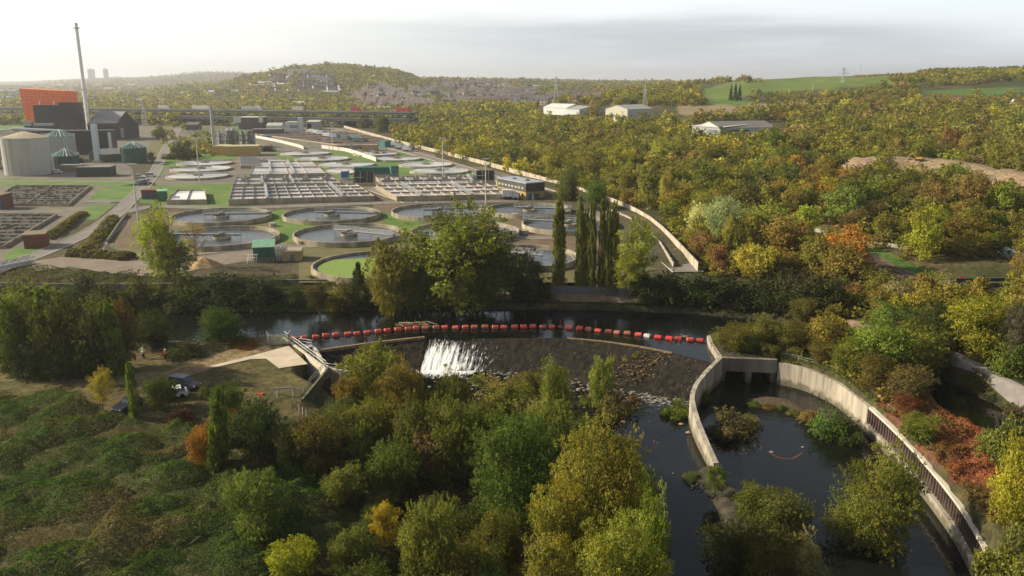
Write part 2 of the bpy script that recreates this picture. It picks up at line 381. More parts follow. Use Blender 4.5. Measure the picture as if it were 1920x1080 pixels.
# ------------------------------------------------------------------ ground sheet
def axis(a, b, step, end, g=1.06):
    m = list(np.arange(a, b, step)); lo = [a]; s = step
    while lo[-1] > -end: s *= g; lo.append(lo[-1]-s)
    hi = [m[-1]]; s = step
    while hi[-1] < end: s *= g; hi.append(hi[-1]+s)
    return np.array(lo[:0:-1]+m+hi[1:])
gx = axis(-62, 92, .6, 9500); gy = axis(62, 215, .6, 14000, 1.035); gy = gy[gy > -400]
GX, GY = np.meshgrid(gx, gy); GZ = H(GX, GY)
nx, ny = len(gx), len(gy)
V = np.stack([GX.ravel(), GY.ravel(), GZ.ravel()], 1)
ii = np.arange(ny-1)[:, None]*nx+np.arange(nx-1)[None, :]
Fq = np.stack([ii, ii+1, ii+nx+1, ii+nx], -1).reshape(-1, 4)
# what grows where (soil, scrub, meadow, stones): a colour of the ground itself
px, py, _ = proj(V[:, 0], V[:, 1], V[:, 2])
X, Y, Z = V.T
def col(c): return np.array(c)[None, :]
nz = fbm(X, Y, 9, 21)[:, None]; nf = fbm(X, Y, 60, 22)[:, None]; nw = fbm(X, Y, 300, 23)[:, None]
gc = np.where(nz > .5, col((.055,.06,.022)), col((.085,.07,.032)))
gc = gc*(.7+.6*nf)
def paint(mask, c, k=1.0):
    global gc
    m = np.clip(np.asarray(mask, float), 0, 1)[:, None]*k; gc = gc*(1-m)+np.asarray(c)*m
inp = lambda pts: inpoly(px, py, pts)
WORKS = [W(-700,560),W(-900,200),(-560,760),(-75,760),W(622,246),W(745,277),W(900,316),W(1060,362),W(1215,412),W(1305,505),W(960,530),W(300,540)]
wk = inpoly(X, Y, WORKS) & (Y > 165)
paint(wk, col((.085,.075,.045))*(.75+.5*nz))
# meadow and track beside the weir
paint(inp([(-200,690),(200,690),(400,640),(500,632),(560,645),(615,690),(565,745),(640,790),(560,790),(430,740),(240,790),(-200,720)]) & (Y < 160), col((.10,.085,.035))*(.6+.8*nz))
paint(inp([(0,700),(120,698),(300,700),(420,660),(500,640),(505,655),(400,690),(330,712),(180,725),(0,712)]), col((.20,.15,.08)))
# the big green field on the skyline and other fields
paint(inp([(1310,170),(1420,138),(1700,120),(1745,150),(1560,168),(1440,172),(1335,192)]) & (Y > 760) & (Y < 1800), col((.12,.165,.035))*(.8+.4*nf))
paint(inp([(1700,125),(1830,118),(1800,150),(1700,150)]) & (Y > 900), (.20,.19,.08))
paint(inp([(1330,186),(1400,186),(1435,195),(1380,200),(1330,200)]) & (Y > 500), (.09,.16,.03))
paint(inp([(1270,195),(1380,197),(1500,190),(1560,192),(1480,205),(1400,210),(1350,222),(1270,215)]) & (Y > 450), (.24,.19,.11))
paint(inp([(1715,172),(1930,158),(1930,180),(1720,177)]) & (Y > 450), (.09,.15,.03))
paint(inp([(1715,178),(1800,176),(1800,190),(1720,192)]) & (Y > 400), (.13,.07,.04))
paint((dline(X, Y, SPOIL) < 11), col((.25,.185,.12))*(.8+.4*nz))
paint((dline(X, Y, RAIL) < 2.6), col((.20,.13,.09))*(.8+.4*nz))
paint((dline(X, Y, RAIL) < 6.5) & (dline(X, Y, RAIL) >= 2.6) & (X > np.interp(Y, [p[1] for p in RAIL[::-1]], [p[0] for p in RAIL[::-1]])), (.08,.13,.03))
paint(inp([(1040,170),(1110,176),(1110,188),(1040,178)]) & (Y > 1200), (.10,.17,.05))
paint(inp([(1145,162),(1190,170),(1150,175)]) & (Y > 1200), (.10,.17,.05))
# red bracken behind the flood wall
paint(inp([(1640,770),(1790,765),(1870,830),(1880,940),(1820,930),(1740,850)]) & (Y < 150), col((.10,.05,.03))*(.7+.6*nz))
# lower bank, shingle
dl = sdist(X, Y, LOWER); paint((dl < .5), col((.07,.06,.045))*(.5+nz))
du = sdist(X, Y, UPPER); paint((du < 1.0), (.05,.045,.03))
def ground_mat():
    m, t, b = new_mat('ground'); at = N(t, 'ShaderNodeAttribute', attribute_name='soil')
    g = N(t, 'ShaderNodeNewGeometry'); n = N(t, 'ShaderNodeTexNoise', i_Scale=.9, i_Detail=8.0, i_Roughness=.7); L(t, g.outputs['Position'], n.inputs['Vector'])
    n2 = N(t, 'ShaderNodeTexNoise', i_Scale=.05, i_Detail=6.0, i_Roughness=.6); L(t, g.outputs['Position'], n2.inputs['Vector'])
    c = mixc(t, 1.0, at.outputs['Vector'], mixc(t, maprange(t, n.outputs[0], .3, .72), (.5, .5, .5), (1.5, 1.5, 1.45)), 'MULTIPLY')
    c = mixc(t, 1.0, c, mixc(t, maprange(t, n2.outputs[0], .35, .65), (.8, .88, .8), (1.2, 1.1, 1.1)), 'MULTIPLY')
    L(t, c, b.inputs['Base Color']); b.inputs['Roughness'].default_value = .95; b.inputs['Specular IOR Level'].default_value = .1
    bp = N(t, 'ShaderNodeBump', i_Strength=.8, i_Distance=.25); L(t, n.outputs[0], bp.inputs['Height']); L(t, bp.outputs[0], b.inputs['Normal']); return m
go = np_mesh('ground', V, Fq, ground_mat(), smooth=True)
a = go.data.attributes.new('soil', 'FLOAT_VECTOR', 'POINT'); a.data.foreach_set('vector', np.asarray(gc, np.float32).ravel())
tag(go, kind='structure')

# ------------------------------------------------------------------ rivers
wm = water_mat('river_water', (.0045,.0055,.004), .06, .9, .035)
mb = MB(); mb.sheet([(p[0], p[1]) for p in UPPER], ZU); o = mb.build('upper_river', wm, world=True); tag(o, kind='structure')
mb = MB(); q = WP([(540,745),(560,775),(700,815),(900,790),(1050,790),(1050,830),(1120,880),(1190,950),(1200,1400),(2000,1400)], ZL)+[(p[0]+.2, p[1]+.2) for p in FWALL[::-1]]+[(FWALL[0][0], FWALL[0][1]+12), (W(1352,669,-1.8)[0]-.1, W(1352,669,-1.8)[1]+12)]+[W(1352,669,-1.8)]
mb.sheet(q+FOOT[::-1], ZL); 
o = mb.build('lower_river', wm, world=True); tag(o, kind='structure')
# ================================================================== weir, walls, boom
CONC = mat('concrete', (.34,.30,.23), .85, .3, .6, .02, streak=True)
CONCD = mat('old_concrete', (.17,.15,.12), .9, .45, .5, .03, streak=True)
CONCL = mat('pale_concrete', (.52,.47,.37), .85, .15, .4)
STEEL = mat('galvanised_steel', (.42,.44,.44), .45, .15, 2, metal=.4)
WHITEP = mat('white_paint', (.72,.72,.68), .6, .1, 1)
DARKM = mat('dark_opening', (.012,.012,.013), .9, .2, 1)
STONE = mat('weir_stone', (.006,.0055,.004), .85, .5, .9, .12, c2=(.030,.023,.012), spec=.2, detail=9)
TAN = mat('crest_stone', (.22,.15,.075), .8, .4, 2, .03)
def resample(P, n):
    P = np.array(P, float); s = np.r_[0, np.cumsum(np.hypot(*np.diff(P, axis=0).T))]; t = np.linspace(0, s[-1], n)
    return np.stack([np.interp(t, s, P[:, 0]), np.interp(t, s, P[:, 1])], 1)
def smooth_line(P, n):
    P = resample(P, n)
    for _ in range(max(2, n//14)): P[1:-1] = (P[:-2]+2*P[1:-1]+P[2:])/4
    return P
def by_px(P, a, z):                       # index along P whose photo column is a
    p = proj(P[:, 0], P[:, 1], z)[0]; return int(np.argmin(abs(p-a)))
NW, NR = 260, 30
C_ = smooth_line(CREST, NW); F_ = smooth_line(FOOT, NW)
wt = thing('weir', 'long curved stone weir with a dark leaf-strewn sloping face across the river', 'weir', (float(C_[130][0]), float(C_[130][1]), -6.4))
ox, oy, oz = wt.location
prof = [(0, -1.6), (-.004, -2.98), (.03, -2.98)]
rows = []
for k, tt in enumerate(np.linspace(0, 1, NR)):
    rows.append((tt, -3.02-3.2*tt))
V = []
i0, i1 = by_px(C_, 803, ZU), by_px(C_, 878, ZU)
back = C_+(C_-F_)/np.linalg.norm(C_-F_, axis=1)[:, None]*.9
notch = np.zeros(NW); notch[i0:i1+1] = .22
Vr = [np.c_[back, np.full(NW, -5.2)], np.c_[back, -3.05-notch], np.c_[C_, -3.0-notch]]
rs = np.random.default_rng(5)
for k, (tt, z) in enumerate(rows[1:]):
    P = C_*(1-tt)+F_*tt
    Vr.append(np.c_[P, z-notch*(1-tt)+.28*(fbm(P[:, 0], P[:, 1], 1.1, 31, 3)-.5)+.04*rs.normal(size=NW)])
Vr.append(np.c_[F_, np.full(NW, -7.2)])
V = np.concatenate(Vr)-np.array([ox, oy, oz]); m = len(Vr)
ii = np.arange(m-1)[:, None]*NW+np.arange(NW-1)[None, :]
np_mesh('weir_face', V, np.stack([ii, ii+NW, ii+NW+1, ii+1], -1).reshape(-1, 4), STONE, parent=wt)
def loc_pts(P): return [(p[0]-ox, p[1]-oy) for p in P]
mb = MB(); mb.wall(loc_pts(C_[2:i0+1:3]), 6.4-3.3, 6.4-2.72, .55); mb.build('crest_sill', TAN, wt)
j0, j1 = by_px(C_, 1062, ZU), by_px(C_, 1262, ZU)
mb = MB(); mb.wall(loc_pts(C_[j0:j1:3]), 6.4-3.3, 6.4-2.90, .5); mb.build('crest_sill', TAN, wt)
# leaf litter and stones caught on the weir
mb = MB(); 
for q in range(1100):
    j = int(rs.integers(4, NW-2)); tt = rs.random()**1.2
    pxl = proj(*C_[j], ZU)[0]
    if 795 < pxl < 1000 and rs.random() < .9: continue
    heavy = (1215 < pxl < 1262)
    if pxl < 960 and rs.random() < .6: continue
    if heavy: tt = rs.random()*.6
    P = C_[j]*(1-tt)+F_[j]*tt+rs.normal(size=2)*.2; r = rs.uniform(.04, .14)*(1.5 if heavy else 1)
    mb.mat(1 if rs.random() < .3 else 0).box(P[0]-ox, P[1]-oy, 6.4-3.05-3.2*tt, r*1.6, r, r*.5, rs.random()*3)
for q in range(120):
    j = by_px(C_, rs.uniform(1205, 1262), ZU)
    tt = rs.uniform(.02, .75); P = C_[j]*(1-tt)+F_[j]*tt+np.array([-4*tt, 0])+rs.normal(size=2)*.25; r = rs.uniform(.10, .26)
    mb.mat(q%2).box(P[0]-ox, P[1]-oy, 6.4-3.1-3.2*tt, r*2.2, r, r*.7, rs.random()*3)
mb.build('leaf_litter', [mat('yellow_litter', (.19,.125,.05), .9, .4, 3), mat('brown_litter', (.10,.06,.03), .9, .4, 3)], wt)['kind'] = 'stuff'
# falling water
def foam_mat(name, lo, hi):
    m, t, b = new_mat(name); at = N(t, 'ShaderNodeAttribute', attribute_name='flow'); mp = N(t, 'ShaderNodeMapping'); L(t, at.outputs['Vector'], mp.inputs[0]); mp.inputs['Scale'].default_value = (3.6, .45, 1)
    n = N(t, 'ShaderNodeTexNoise', i_Scale=1.6, i_Detail=7.0, i_Roughness=.65, i_Distortion=.5); L(t, mp.outputs[0], n.inputs['Vector'])
    sz = N(t, 'ShaderNodeSeparateXYZ'); L(t, at.outputs['Vector'], sz.inputs[0])
    f = maprange(t, math_n(t, 'ADD', n.outputs[0], math_n(t, 'MULTIPLY', sz.outputs[2], .5)), lo, hi)
    L(t, mixc(t, f, (.10,.10,.09), (.85,.85,.80)), b.inputs['Base Color']); L(t, maprange(t, f, 0, 1, .5, .7), b.inputs['Roughness'])
    L(t, maprange(t, f, 0.0, .45), b.inputs['Alpha'])
    bp = N(t, 'ShaderNodeBump', i_Strength=1.0, i_Distance=.15); L(t, n.outputs[0], bp.inputs['Height']); L(t, bp.outputs[0], b.inputs['Normal']); return m
def fall(a, b, amt0, amt1, label, name, lift=.10, t1=1.0):
    n = 90; idx = np.linspace(a, b, n); s = np.arange(n)
    C = np.stack([np.interp(idx, np.arange(NW), C_[:, 0]), np.interp(idx, np.arange(NW), C_[:, 1])], 1); Fo = np.stack([np.interp(idx, np.arange(NW), F_[:, 0]), np.interp(idx, np.arange(NW), F_[:, 1])], 1)
    B = C+(C-Fo)/np.linalg.norm(C-Fo, axis=1)[:, None]*1.6
    Vs, fl = [], []; m = 26
    for k, tt in enumerate(np.linspace(-.15, t1, m)):
        P = C*(1-tt)+Fo*tt if tt > 0 else C+(B-C)*(-tt/.15)
        u = np.cumsum(np.r_[0, np.hypot(*np.diff(C, axis=0).T)])
        z = (-3.02-3.2*max(tt, 0)+lift*(.4+1.1*vnoise(u*1.9, np.full(n, tt*3), 1, 40)) if tt > 0 else np.full(n, -2.985))
        Vs.append(np.c_[P, z+0*u]); w = (amt0+(amt1-amt0)*np.linspace(0, 1, n))
        e_ = np.minimum(s, n-1-s)/8.0; edge = np.clip(e_, 0, 1)*.5-.5 if name == 'waterfall' else 0
        fl.append(np.c_[u, np.full(n, tt*8), (max(0, tt)**.6 if tt > .0 else -.6)*w+edge])
    V = np.concatenate(Vs); fl = np.concatenate(fl); ii = np.arange(m-1)[:, None]*n+np.arange(n-1)[None, :]
    l = V.mean(0); l[2] = -6.2
    o = np_mesh(name, V-l, np.stack([ii, ii+n, ii+n+1, ii+1], -1).reshape(-1, 4), foam_mat(name+'_foam', .60, .84), loc=tuple(l), smooth=True)
    at = o.data.attributes.new('flow', 'FLOAT_VECTOR', 'POINT'); at.data.foreach_set('vector', fl.astype(np.float32).ravel())
    tag(o, label, 'waterfall', kind='stuff'); return o
fall(i0, i1-2, .95, .95, 'white water pouring through the notch in the weir', 'waterfall', .22, 1.02)
fall(i1-2, by_px(C_, 1020, ZU), .62, -.35, 'thin broken water sliding down the weir beside the notch', 'shallow_overflow', .30, .98)
fall(by_px(C_, 1240, ZU), NW-3, -.05, .10, 'thin sheet of water running down the far end of the weir', 'shallow_overflow', .26, .98)
# churned foam below the notch
n = 60; V = []; fl = []
for k in range(24):
    for q in range(n):
        j = i0-3+(i1-i0+14)*q/(n-1); P0 = np.array([np.interp(j, np.arange(NW), F_[:, 0]), np.interp(j, np.arange(NW), F_[:, 1])])
        d = k/23*7.5; x, y = P0[0]+d*.12*k/23, P0[1]+.5-d
        V.append((x, y, ZL+.03+.14*max(0, 1-k/16)*vnoise(x*1.0, y, .5, 3))); fl.append((x*1.0, y*1.2, (.98-1.35*(k/23)**.75-1.6*abs(q/(n-1)-.45)**2.2)))
V = np.array(V); ii = np.arange(23)[:, None]*n+np.arange(n-1)[None, :]; l = V.mean(0); l[2] = ZL
o = np_mesh('foam', V-l, np.stack([ii, ii+n, ii+n+1, ii+1], -1).reshape(-1, 4), foam_mat('foam', .58, .8), loc=tuple(l), smooth=True)
a = o.data.attributes.new('flow', 'FLOAT_VECTOR', 'POINT'); a.data.foreach_set('vector', np.array(fl, np.float32).ravel()); tag(o, 'churned white foam at the foot of the falling water', 'foam', kind='stuff')
# boulders along the weir foot
bs = MB(); ROCK = mat('river_rock', (.10,.085,.065), .85, .5, 2, .05, c2=(.30,.26,.20))
def rock(mb, x, y, z, r, rg=rs):
    n = 7; v = []; rg2 = rg
    for k, (zz, rr) in enumerate(((-.4, .8), (.15, 1.), (.6, .55))):
        v += [(x+r*rr*rg2.uniform(.8, 1.2)*math.cos(2*math.pi*i/n+k), y+r*rr*.8*rg2.uniform(.8, 1.2)*math.sin(2*math.pi*i/n+k), z+r*zz*.7) for i in range(n)]
    f = [(i+k*n, (i+1)%n+k*n, (i+1)%n+(k+1)*n, i+(k+1)*n) for k in (0, 1) for i in range(n)]+[tuple(range(2*n, 3*n))]
    mb.add(v, f)
for q in range(420):
    j = rs.integers(10, NW-6); d = abs(rs.normal())*3.0; P = F_[j]; pxl = proj(P[0], P[1], ZL)[0]
    if 795 < pxl < 890 and d < 6: continue
    rock(bs, P[0]+rs.normal()*.6, P[1]+1.5-d, ZL+.02, rs.uniform(.10, .42))
for q in range(160):
    j = rs.uniform(0, 1); a_, b_ = W(1090,800,ZL), W(1270,740,ZL); rock(bs, a_[0]*(1-j)+b_[0]*j+rs.normal()*2, a_[1]*(1-j)+b_[1]*j+rs.normal()*2+3, ZL, rs.uniform(.08, .3))
for q in range(130):
    a_, b_ = W(1300,895,ZL), W(1400,960,ZL); j = rs.random(); rock(bs, a_[0]*(1-j)+b_[0]*j+rs.normal()*.8, a_[1]*(1-j)+b_[1]*j+rs.normal()*.8, ZL+.1, rs.uniform(.08, .3))
tag(bs.build('rubble', ROCK, world=True), 'loose rubble and stones along the foot of the weir', 'rubble', kind='stuff')
# pale stones in the lower river near the divider wall
for k, (a_, b_, r) in enumerate([(1275,777,.32),(1286,779,.28),(1277,796,.36),(1290,812,.42),(1447,848,.25),(1505,839,.22),(1112,788,.5),(1168,792,.45),(1105,806,.4)]):
    mb = MB(); rock(mb, 0, 0, 0, r); x, y = W(a_, b_, ZL)
    o = mb.build('river_stone', mat('pale_stone', (.34,.24,.17), .8, .3, 3), loc=(x, y, ZL+.05))
    tag(o, ['pale stone just off the green clump by the divider wall','second pale stone off the green clump, closer to the wall','pale stone in the water beside the divider wall','largest pale stone beside the divider wall, lowest of that line','small white stone in the middle of the flood channel','small pale stone above the rusty sandbar in the flood channel','orange-brown stone in the river under the weir trees','orange-brown stone in open water, nearest the green weed','orange-brown stone closest to the river trees'][k], 'stone')
# flood wall on the right-hand bank
fw = smooth_line(FWALL, 90); kx = by_px(fw, 1627, -2.4)
t = thing('flood_wall', 'tall curved concrete flood wall whose far end carries dark sheet piling under a coping', 'wall', (float(fw[40][0]), float(fw[40][1]), -7.5)); ox, oy = fw[40]
nrm = np.gradient(fw, axis=0); nrm = np.c_[-nrm[:, 1], nrm[:, 0]]/np.hypot(*nrm.T)[:, None]; s_ = -1 if nrm[40][0] < 0 else 1
nrm = nrm*s_                                # points away from the river
lp = lambda P: [(p[0]-ox, p[1]-oy) for p in P]
mb = MB(); mb.wall(lp((fw+nrm*.3)[:kx+1]), 0, 5.1, .6); mb.build('concrete_wall', CONC, t)
mb = MB(); mb.wall(lp((fw+nrm*.15)[kx:]), 0, 2.75, .9); mb.build('base_course', CONC, t)
P = smooth_line(fw[kx:], 420); mb = MB(); Q = []
gn = np.gradient(P, axis=0); gn = np.c_[-gn[:, 1], gn[:, 0]]/np.hypot(*gn.T)[:, None]*s_
for i in range(len(P)): Q.append(P[i]+gn[i]*(.55 if (i//3) % 2 else .18))
mb.wall(lp(Q), 2.5, 4.95, .08); mb.build('sheet_piling', mat('rusty_piling', (.030,.025,.022), .8, .4, .25, .02, c2=(.10,.06,.045)), t)
mb = MB(); mb.wall(lp((fw+nrm*.55)[kx:]), 4.85, 5.15, 1.0); mb.build('coping', CONCL, t)
mb = MB(); mb.wall(lp((fw+nrm*1.1)), 4.3, 5.08, 1.0); mb.build('kerb_path', CONCD, t)
mb = MB(); q = (fw+nrm*1.9)
for i in range(0, len(q), 3): mb.tube([(q[i][0]-ox, q[i][1]-oy, 4.9), (q[i][0]-ox, q[i][1]-oy, 6.25)], .035, 5)
mb.build('fence_post', STEEL, t)
mb = MB()
for z in (5.5, 5.85, 6.2): mb.tube([(p[0]-ox, p[1]-oy, z) for p in q[::3]], .016, 4)
mb.build('fence_wire', STEEL, t)
# divider wall with the curved end, joined to the island wall
dv = smooth_line(WP([(1352,669)], -1.9)+WP([(1326,694)], -2.1)+WP([(1304,722),(1297,742)], -2.4)+WP([(1300,763),(1310,788)], -2.9)+WP([(1326,828)], -3.6)+WP([(1343,868)], -4.3), 50)
zz = np.interp(np.linspace(0, 1, 50), [0, .3, .55, 1], [-1.9, -2.2, -2.6, -4.3])
mb = MB(); mb.wall([tuple(p) for p in dv], [-7.5]*50, list(zz), .65)
tag(mb.build('divider_wall', CONC, world=True), 'curved concrete wall dividing the river from the flood channel, sloping down to its tip', 'wall')
mb = MB(); mb.wall(WP([(1329,629),(1334,643),(1351,669)], -1.9), -5, [-1.9, -1.9, -1.88], .6)
t = mb.build('island_wall', CONC, world=True); tag(t, 'short pale concrete wall where the float line ends, beside the bushy island', 'wall')
# culvert: two dark openings under the island
A = np.array(W(1352,669,-1.9)); B = np.array(W(1459,673,-1.9)); dd = (B-A); Lc = np.hypot(*dd); ang = math.atan2(dd[1], dd[0])
t = thing('culvert', 'concrete culvert with two dark square openings under the bushy island', 'culvert', (float((A[0]+B[0])/2), float((A[1]+B[1])/2), -7.5), ang)
mb = MB(); mb.box(0, 0, 3.35, Lc-.3, .8, 2.2); mb.build('headwall', CONCD, t)
mb = MB(); mb.box(0, .9, 0, .9, 2.4, 3.35); mb.build('pier', CONCD, t)
mb = MB(); mb.box(-Lc/2+.5, 6.2, 0, .8, 12, 3.35); mb.box(Lc/2-.5, 6.2, 0, .8, 12, 3.35); mb.box(0, 12.5, 0, Lc, .6, 3.4); mb.build('side_wall', CONCD, t)
mb = MB(); mb.box(0, 6.7, 3.4, Lc-.2, 12.6, 2.2); mb.build('roof_slab', mat('island_soil', (.055,.05,.02), .95, .4, .8, .1), t)
# bank piling and towpath on the far shore
bp_ = smooth_line(WP([(930,577),(1000,578),(1160,581),(1300,587),(1420,598),(1500,612),(1570,629),(1650,655)], ZU), 420)
g_ = np.gradient(bp_, axis=0); g_ = np.c_[-g_[:, 1], g_[:, 0]]/np.hypot(*g_.T)[:, None]; g_ = g_*(1 if g_[200][1] > 0 else -1)
mb = MB(); mb.wall([tuple(bp_[i]+g_[i]*(.9 if (i//3) % 2 else .55)) for i in range(420)], -4.5, -2.15, .12)
tag(mb.build('bank_piling', mat('brown_piling', (.075,.045,.032), .8, .4, .5), world=True), 'low brown sheet piling edging the far river bank along the towpath', 'piling')
PATHM = mat('path_earth', (.17,.125,.08), .95, .3, .5, .03)
tp = smooth_line([WG(*p)[:2] for p in ((800,552),(980,557),(1160,560),(1300,563),(1420,571),(1490,581),(1580,604),(1650,628))], 80)
def drape(pts, w, m, name, dz=.08, nseg=None, label=None):
    P = smooth_line(pts, nseg or 60); g = np.gradient(P, axis=0); g = np.c_[-g[:, 1], g[:, 0]]/np.hypot(*g.T)[:, None]; V = []
    K = 5
    for k in range(K): Q = P+g*w*((k/(K-1))-.5); V.append(np.c_[Q, H(Q[:, 0], Q[:, 1])+dz])
    V = np.concatenate(V); n = len(P); V[:, 2] = np.maximum.reduce([V[:, 2]]); ii = np.arange(K-1)[:, None]*n+np.arange(n-1)[None, :]
    l = V.mean(0); o = np_mesh(name, V-l, np.stack([ii, ii+1, ii+n+1, ii+n], -1).reshape(-1, 4), m, loc=tuple(l), smooth=True); tag(o, label, kind='structure'); return o
drape([tuple(p) for p in tp], 2.6, PATHM, 'towpath', .12, 120)
drape([WG(*p)[:2] for p in ((1775,662),(1800,672),(1850,697),(1900,730),(1960,775))], 2.0, mat('asphalt_path', (.20,.18,.16), .9, .15, .6), 'cycle_path', .15, 60)
# flood embankment wall left of centre
lw = WP([(-40,545),(120,548),(300,548),(470,540),(640,540),(760,548)], -1.5)
mb = MB(); mb.wall(smooth_line(lw, 50).tolist(), -3, .35, .35); tag(mb.build('embankment_wall', CONCD, world=True), 'long low dark concrete wall on the far bank below the bushes', 'wall')
lw = WP([(975,548),(1060,552),(1200,556)], -1.2)
mb = MB(); mb.wall(smooth_line(lw, 30).tolist(), -3, .5, .12)
for p in smooth_line(lw, 24): mb.box(p[0], p[1]-.12, -3, .14, .14, 3.7)
tag(mb.build('board_fence', mat('grey_board', (.12,.12,.12), .8, .2, 1), world=True), 'dark grey board fence behind the towpath under the poplars', 'fence')

# ---- boom of floats
bx = [550,571,591,611,631,651,670,689,708,727,746,764,781,798,817,835,854,872,891,909,928,946,964,982,1000,1017,1035,1068,1086,1104,1122,1140,1158,1177,1196,1215,1234,1254,1273,1293,1312]
byy = np.interp(bx, [550,571,611,651,689,727,764,798,835,909,1000,1035,1068,1104,1140,1177,1215,1254,1312], [635,632.5,629,626,623,619.5,615.5,614.5,613.5,613,612,612,613.5,617,621,625,629,634,637.5])
pts = [W(a, b, ZU+.25) for a, b in zip(bx, byy)]
def flm():
    m, t, b = new_mat('float_plastic'); oi = N(t, 'ShaderNodeObjectInfo'); n = N(t, 'ShaderNodeTexNoise', i_Scale=2.5, i_Detail=4.0); tcx = N(t, 'ShaderNodeTexCoord'); L(t, tcx.outputs['Object'], n.inputs['Vector'])
    L(t, mixc(t, maprange(t, n.outputs[0], .4, .75), oi.outputs['Color'], mixc(t, .7, oi.outputs['Color'], (.13,.08,.05))), b.inputs['Base Color']); b.inputs['Roughness'].default_value = .5; return m
FLM = flm()
mb = MB(); prof = [(-.58, .30), (-.58, .38), (-.50, .46), (.50, .46), (.58, .38), (.58, .30)]; n = 20
v = [(x, r*math.cos(2*math.pi*i/n), r*math.sin(2*math.pi*i/n)) for x, r in prof for i in range(n)]
mb.add(v, [(k*n+i, k*n+(i+1)%n, (k+1)*n+(i+1)%n, (k+1)*n+i)[::-1] for k in range(5) for i in range(n)]+[tuple(range(n))[::1], tuple(range(5*n, 6*n))[::-1]])
for xr in (-.3, 0, .3): mb.ring(0, 0, 0, 0, .1, .1, 3) if False else None
fb_me = None
refs = {12: 'faded float half under the driftwood', }
first = None
for i, (x, y) in enumerate(pts):
    a_ = pts[max(0, i-1)]; b_ = pts[min(len(pts)-1, i+1)]; rz = math.atan2(b_[1]-a_[1], b_[0]-a_[0])
    if first is None:
        body = mb.build('float_body', FLM, None, smooth=True)
        rt = thing('boom_float', '', 'float', (0, 0, 0)); body.parent = rt
        c = MB(); 
        for xx in (-.62, .62): c = MB(); c.tube([(xx-.04, 0, 0), (xx+.04, 0, 0)], .16, 10); c.build('end_cap', mat('black_rubber', (.03,.03,.03), .7), rt)
        first = rt; o = rt
    else: o = copy_tree(first)
    o.location = (x+.12*math.sin(i*4.1), y+.08*math.sin(i*2.7), ZU+.15+.06*math.sin(i*5)); o.rotation_euler = (.5*math.sin(i*3), .07*math.sin(i*7), rz+.14*math.sin(i*2.3))
    k = bx[i]
    colr = (.62,.085,.045); nm = 'orange-red'
    if k in (797, 798, 817, 891, 909, 1017, 1104, 1140, 1158, 1177): colr = (.36,.10,.06); nm = 'faded brick-red'
    if k in (1234, 1254): colr = (.75,.045,.035); nm = 'bright red'
    if k in (1312, 1273): colr = (.42,.04,.035); nm = 'dull crimson'
    if k == 1215: colr = (.62,.56,.46); nm = 'white'
    for ch in o.children: ch.color = (*colr, 1)
    o.children[0].color = (*colr, 1)
    if k == 1215: lab = 'the only white float on the boom across the river'
    elif k in (1234, 1254): lab = 'bright red boom float, %s from the white one' % ('next' if k == 1234 else 'second')
    elif k > 1254: lab = '%s boom float, %s from the island wall' % (nm, ordn(len(pts)-i))
    elif k > 1051: lab = '%s boom float, %s after the red marker post towards the white one' % (nm, ordn(bx.index(k)-26))
    elif k > 781: lab = '%s boom float, %s from the driftwood towards the marker post' % (nm, ordn(i-12))
    else: lab = '%s boom float, %s counted from the fish pass railing' % (nm, ordn(i+1))
    tag(o, lab, 'float', 'floats of the boom strung across the river above the weir')
mb = MB(); e = W(1330,641,ZU+.2); s0 = W(538,634,ZU+.3); P3 = [(s0[0], s0[1], ZU+.25)]+[(p[0], p[1], ZU+.16) for p in pts]+[(e[0], e[1], ZU+.3)]
mb.tube([(p[0], p[1]-.12, p[2]) for p in P3], .05, 6); mb.tube([(p[0], p[1]+.15, p[2]) for p in P3], .05, 6)
tag(mb.build('boom_cable', mat('cable', (.05,.045,.04), .7), world=True), 'dark double cable threading the red floats across the river', 'cable')
for k, (a_, b_) in enumerate(((779,612.5),(1051,613))):
    x, y = W(a_, b_, ZU+.1); t = thing('marker_post', ['thin red marker post standing among the driftwood on the boom', 'thin red marker post in the wide gap between boom floats'][k], 'post', (x, y, ZU-.1))
    t['group'] = 'marker posts on the boom'
    c = MB(); c.cyl(0, 0, 0, .35, .45, .4, 12); ob = c.build('base_float', FLM, t); ob.color = (.5,.07,.04,1)
    c = MB(); c.cyl(0, 0, .3, 1.6, .07, .05, 8); ob = c.build('mast', FLM, t); ob.color = (.35,.06,.04,1)
# driftwood raft on the boom
DRY = mat('driftwood', (.30,.22,.13), .9, .3, 2, .02)
mb = MB()
x0, y0 = W(775,611,ZU)
for q in range(46):
    a_ = rs.uniform(-3.6, 2.8); l = rs.uniform(.5, 2.2); th = rs.normal()*.5; yy = rs.normal()*.7-.03*a_
    mb.tube([(x0+a_, y0+yy+.6, ZU+rs.uniform(0, .22)), (x0+a_+l*math.cos(th), y0+yy+.6+l*math.sin(th), ZU+rs.uniform(0, .22))], rs.uniform(.02, .07), 5)
tag(mb.build('driftwood', DRY, world=True), 'tangle of pale driftwood and reeds caught against the boom', 'driftwood', kind='stuff')
mb = MB(); mb.tube([(x0-2.8, y0+1.1, ZU+.25), (x0-.3, y0+.9, ZU+.3), (x0+2.6, y0+1.4, ZU+.35), (x0+4.4, y0+.6, ZU+.1)], .14, 7, .05)
tag(mb.build('drift_log', mat('pale_log', (.42,.34,.22), .9), world=True), 'long pale bent log lying across the driftwood on the boom', 'log')
mb = MB(); x0, y0 = W(1282,634,ZU)
for q in range(14): mb.tube([(x0+rs.uniform(-1, 1), y0+rs.normal()*.3+.4, ZU+.1), (x0+rs.uniform(-1, 1), y0+rs.normal()*.3+.4, ZU+.3)], .04, 5)
tag(mb.build('driftwood', DRY, world=True), 'small clump of dead twigs between the last floats near the island', 'driftwood', kind='stuff')

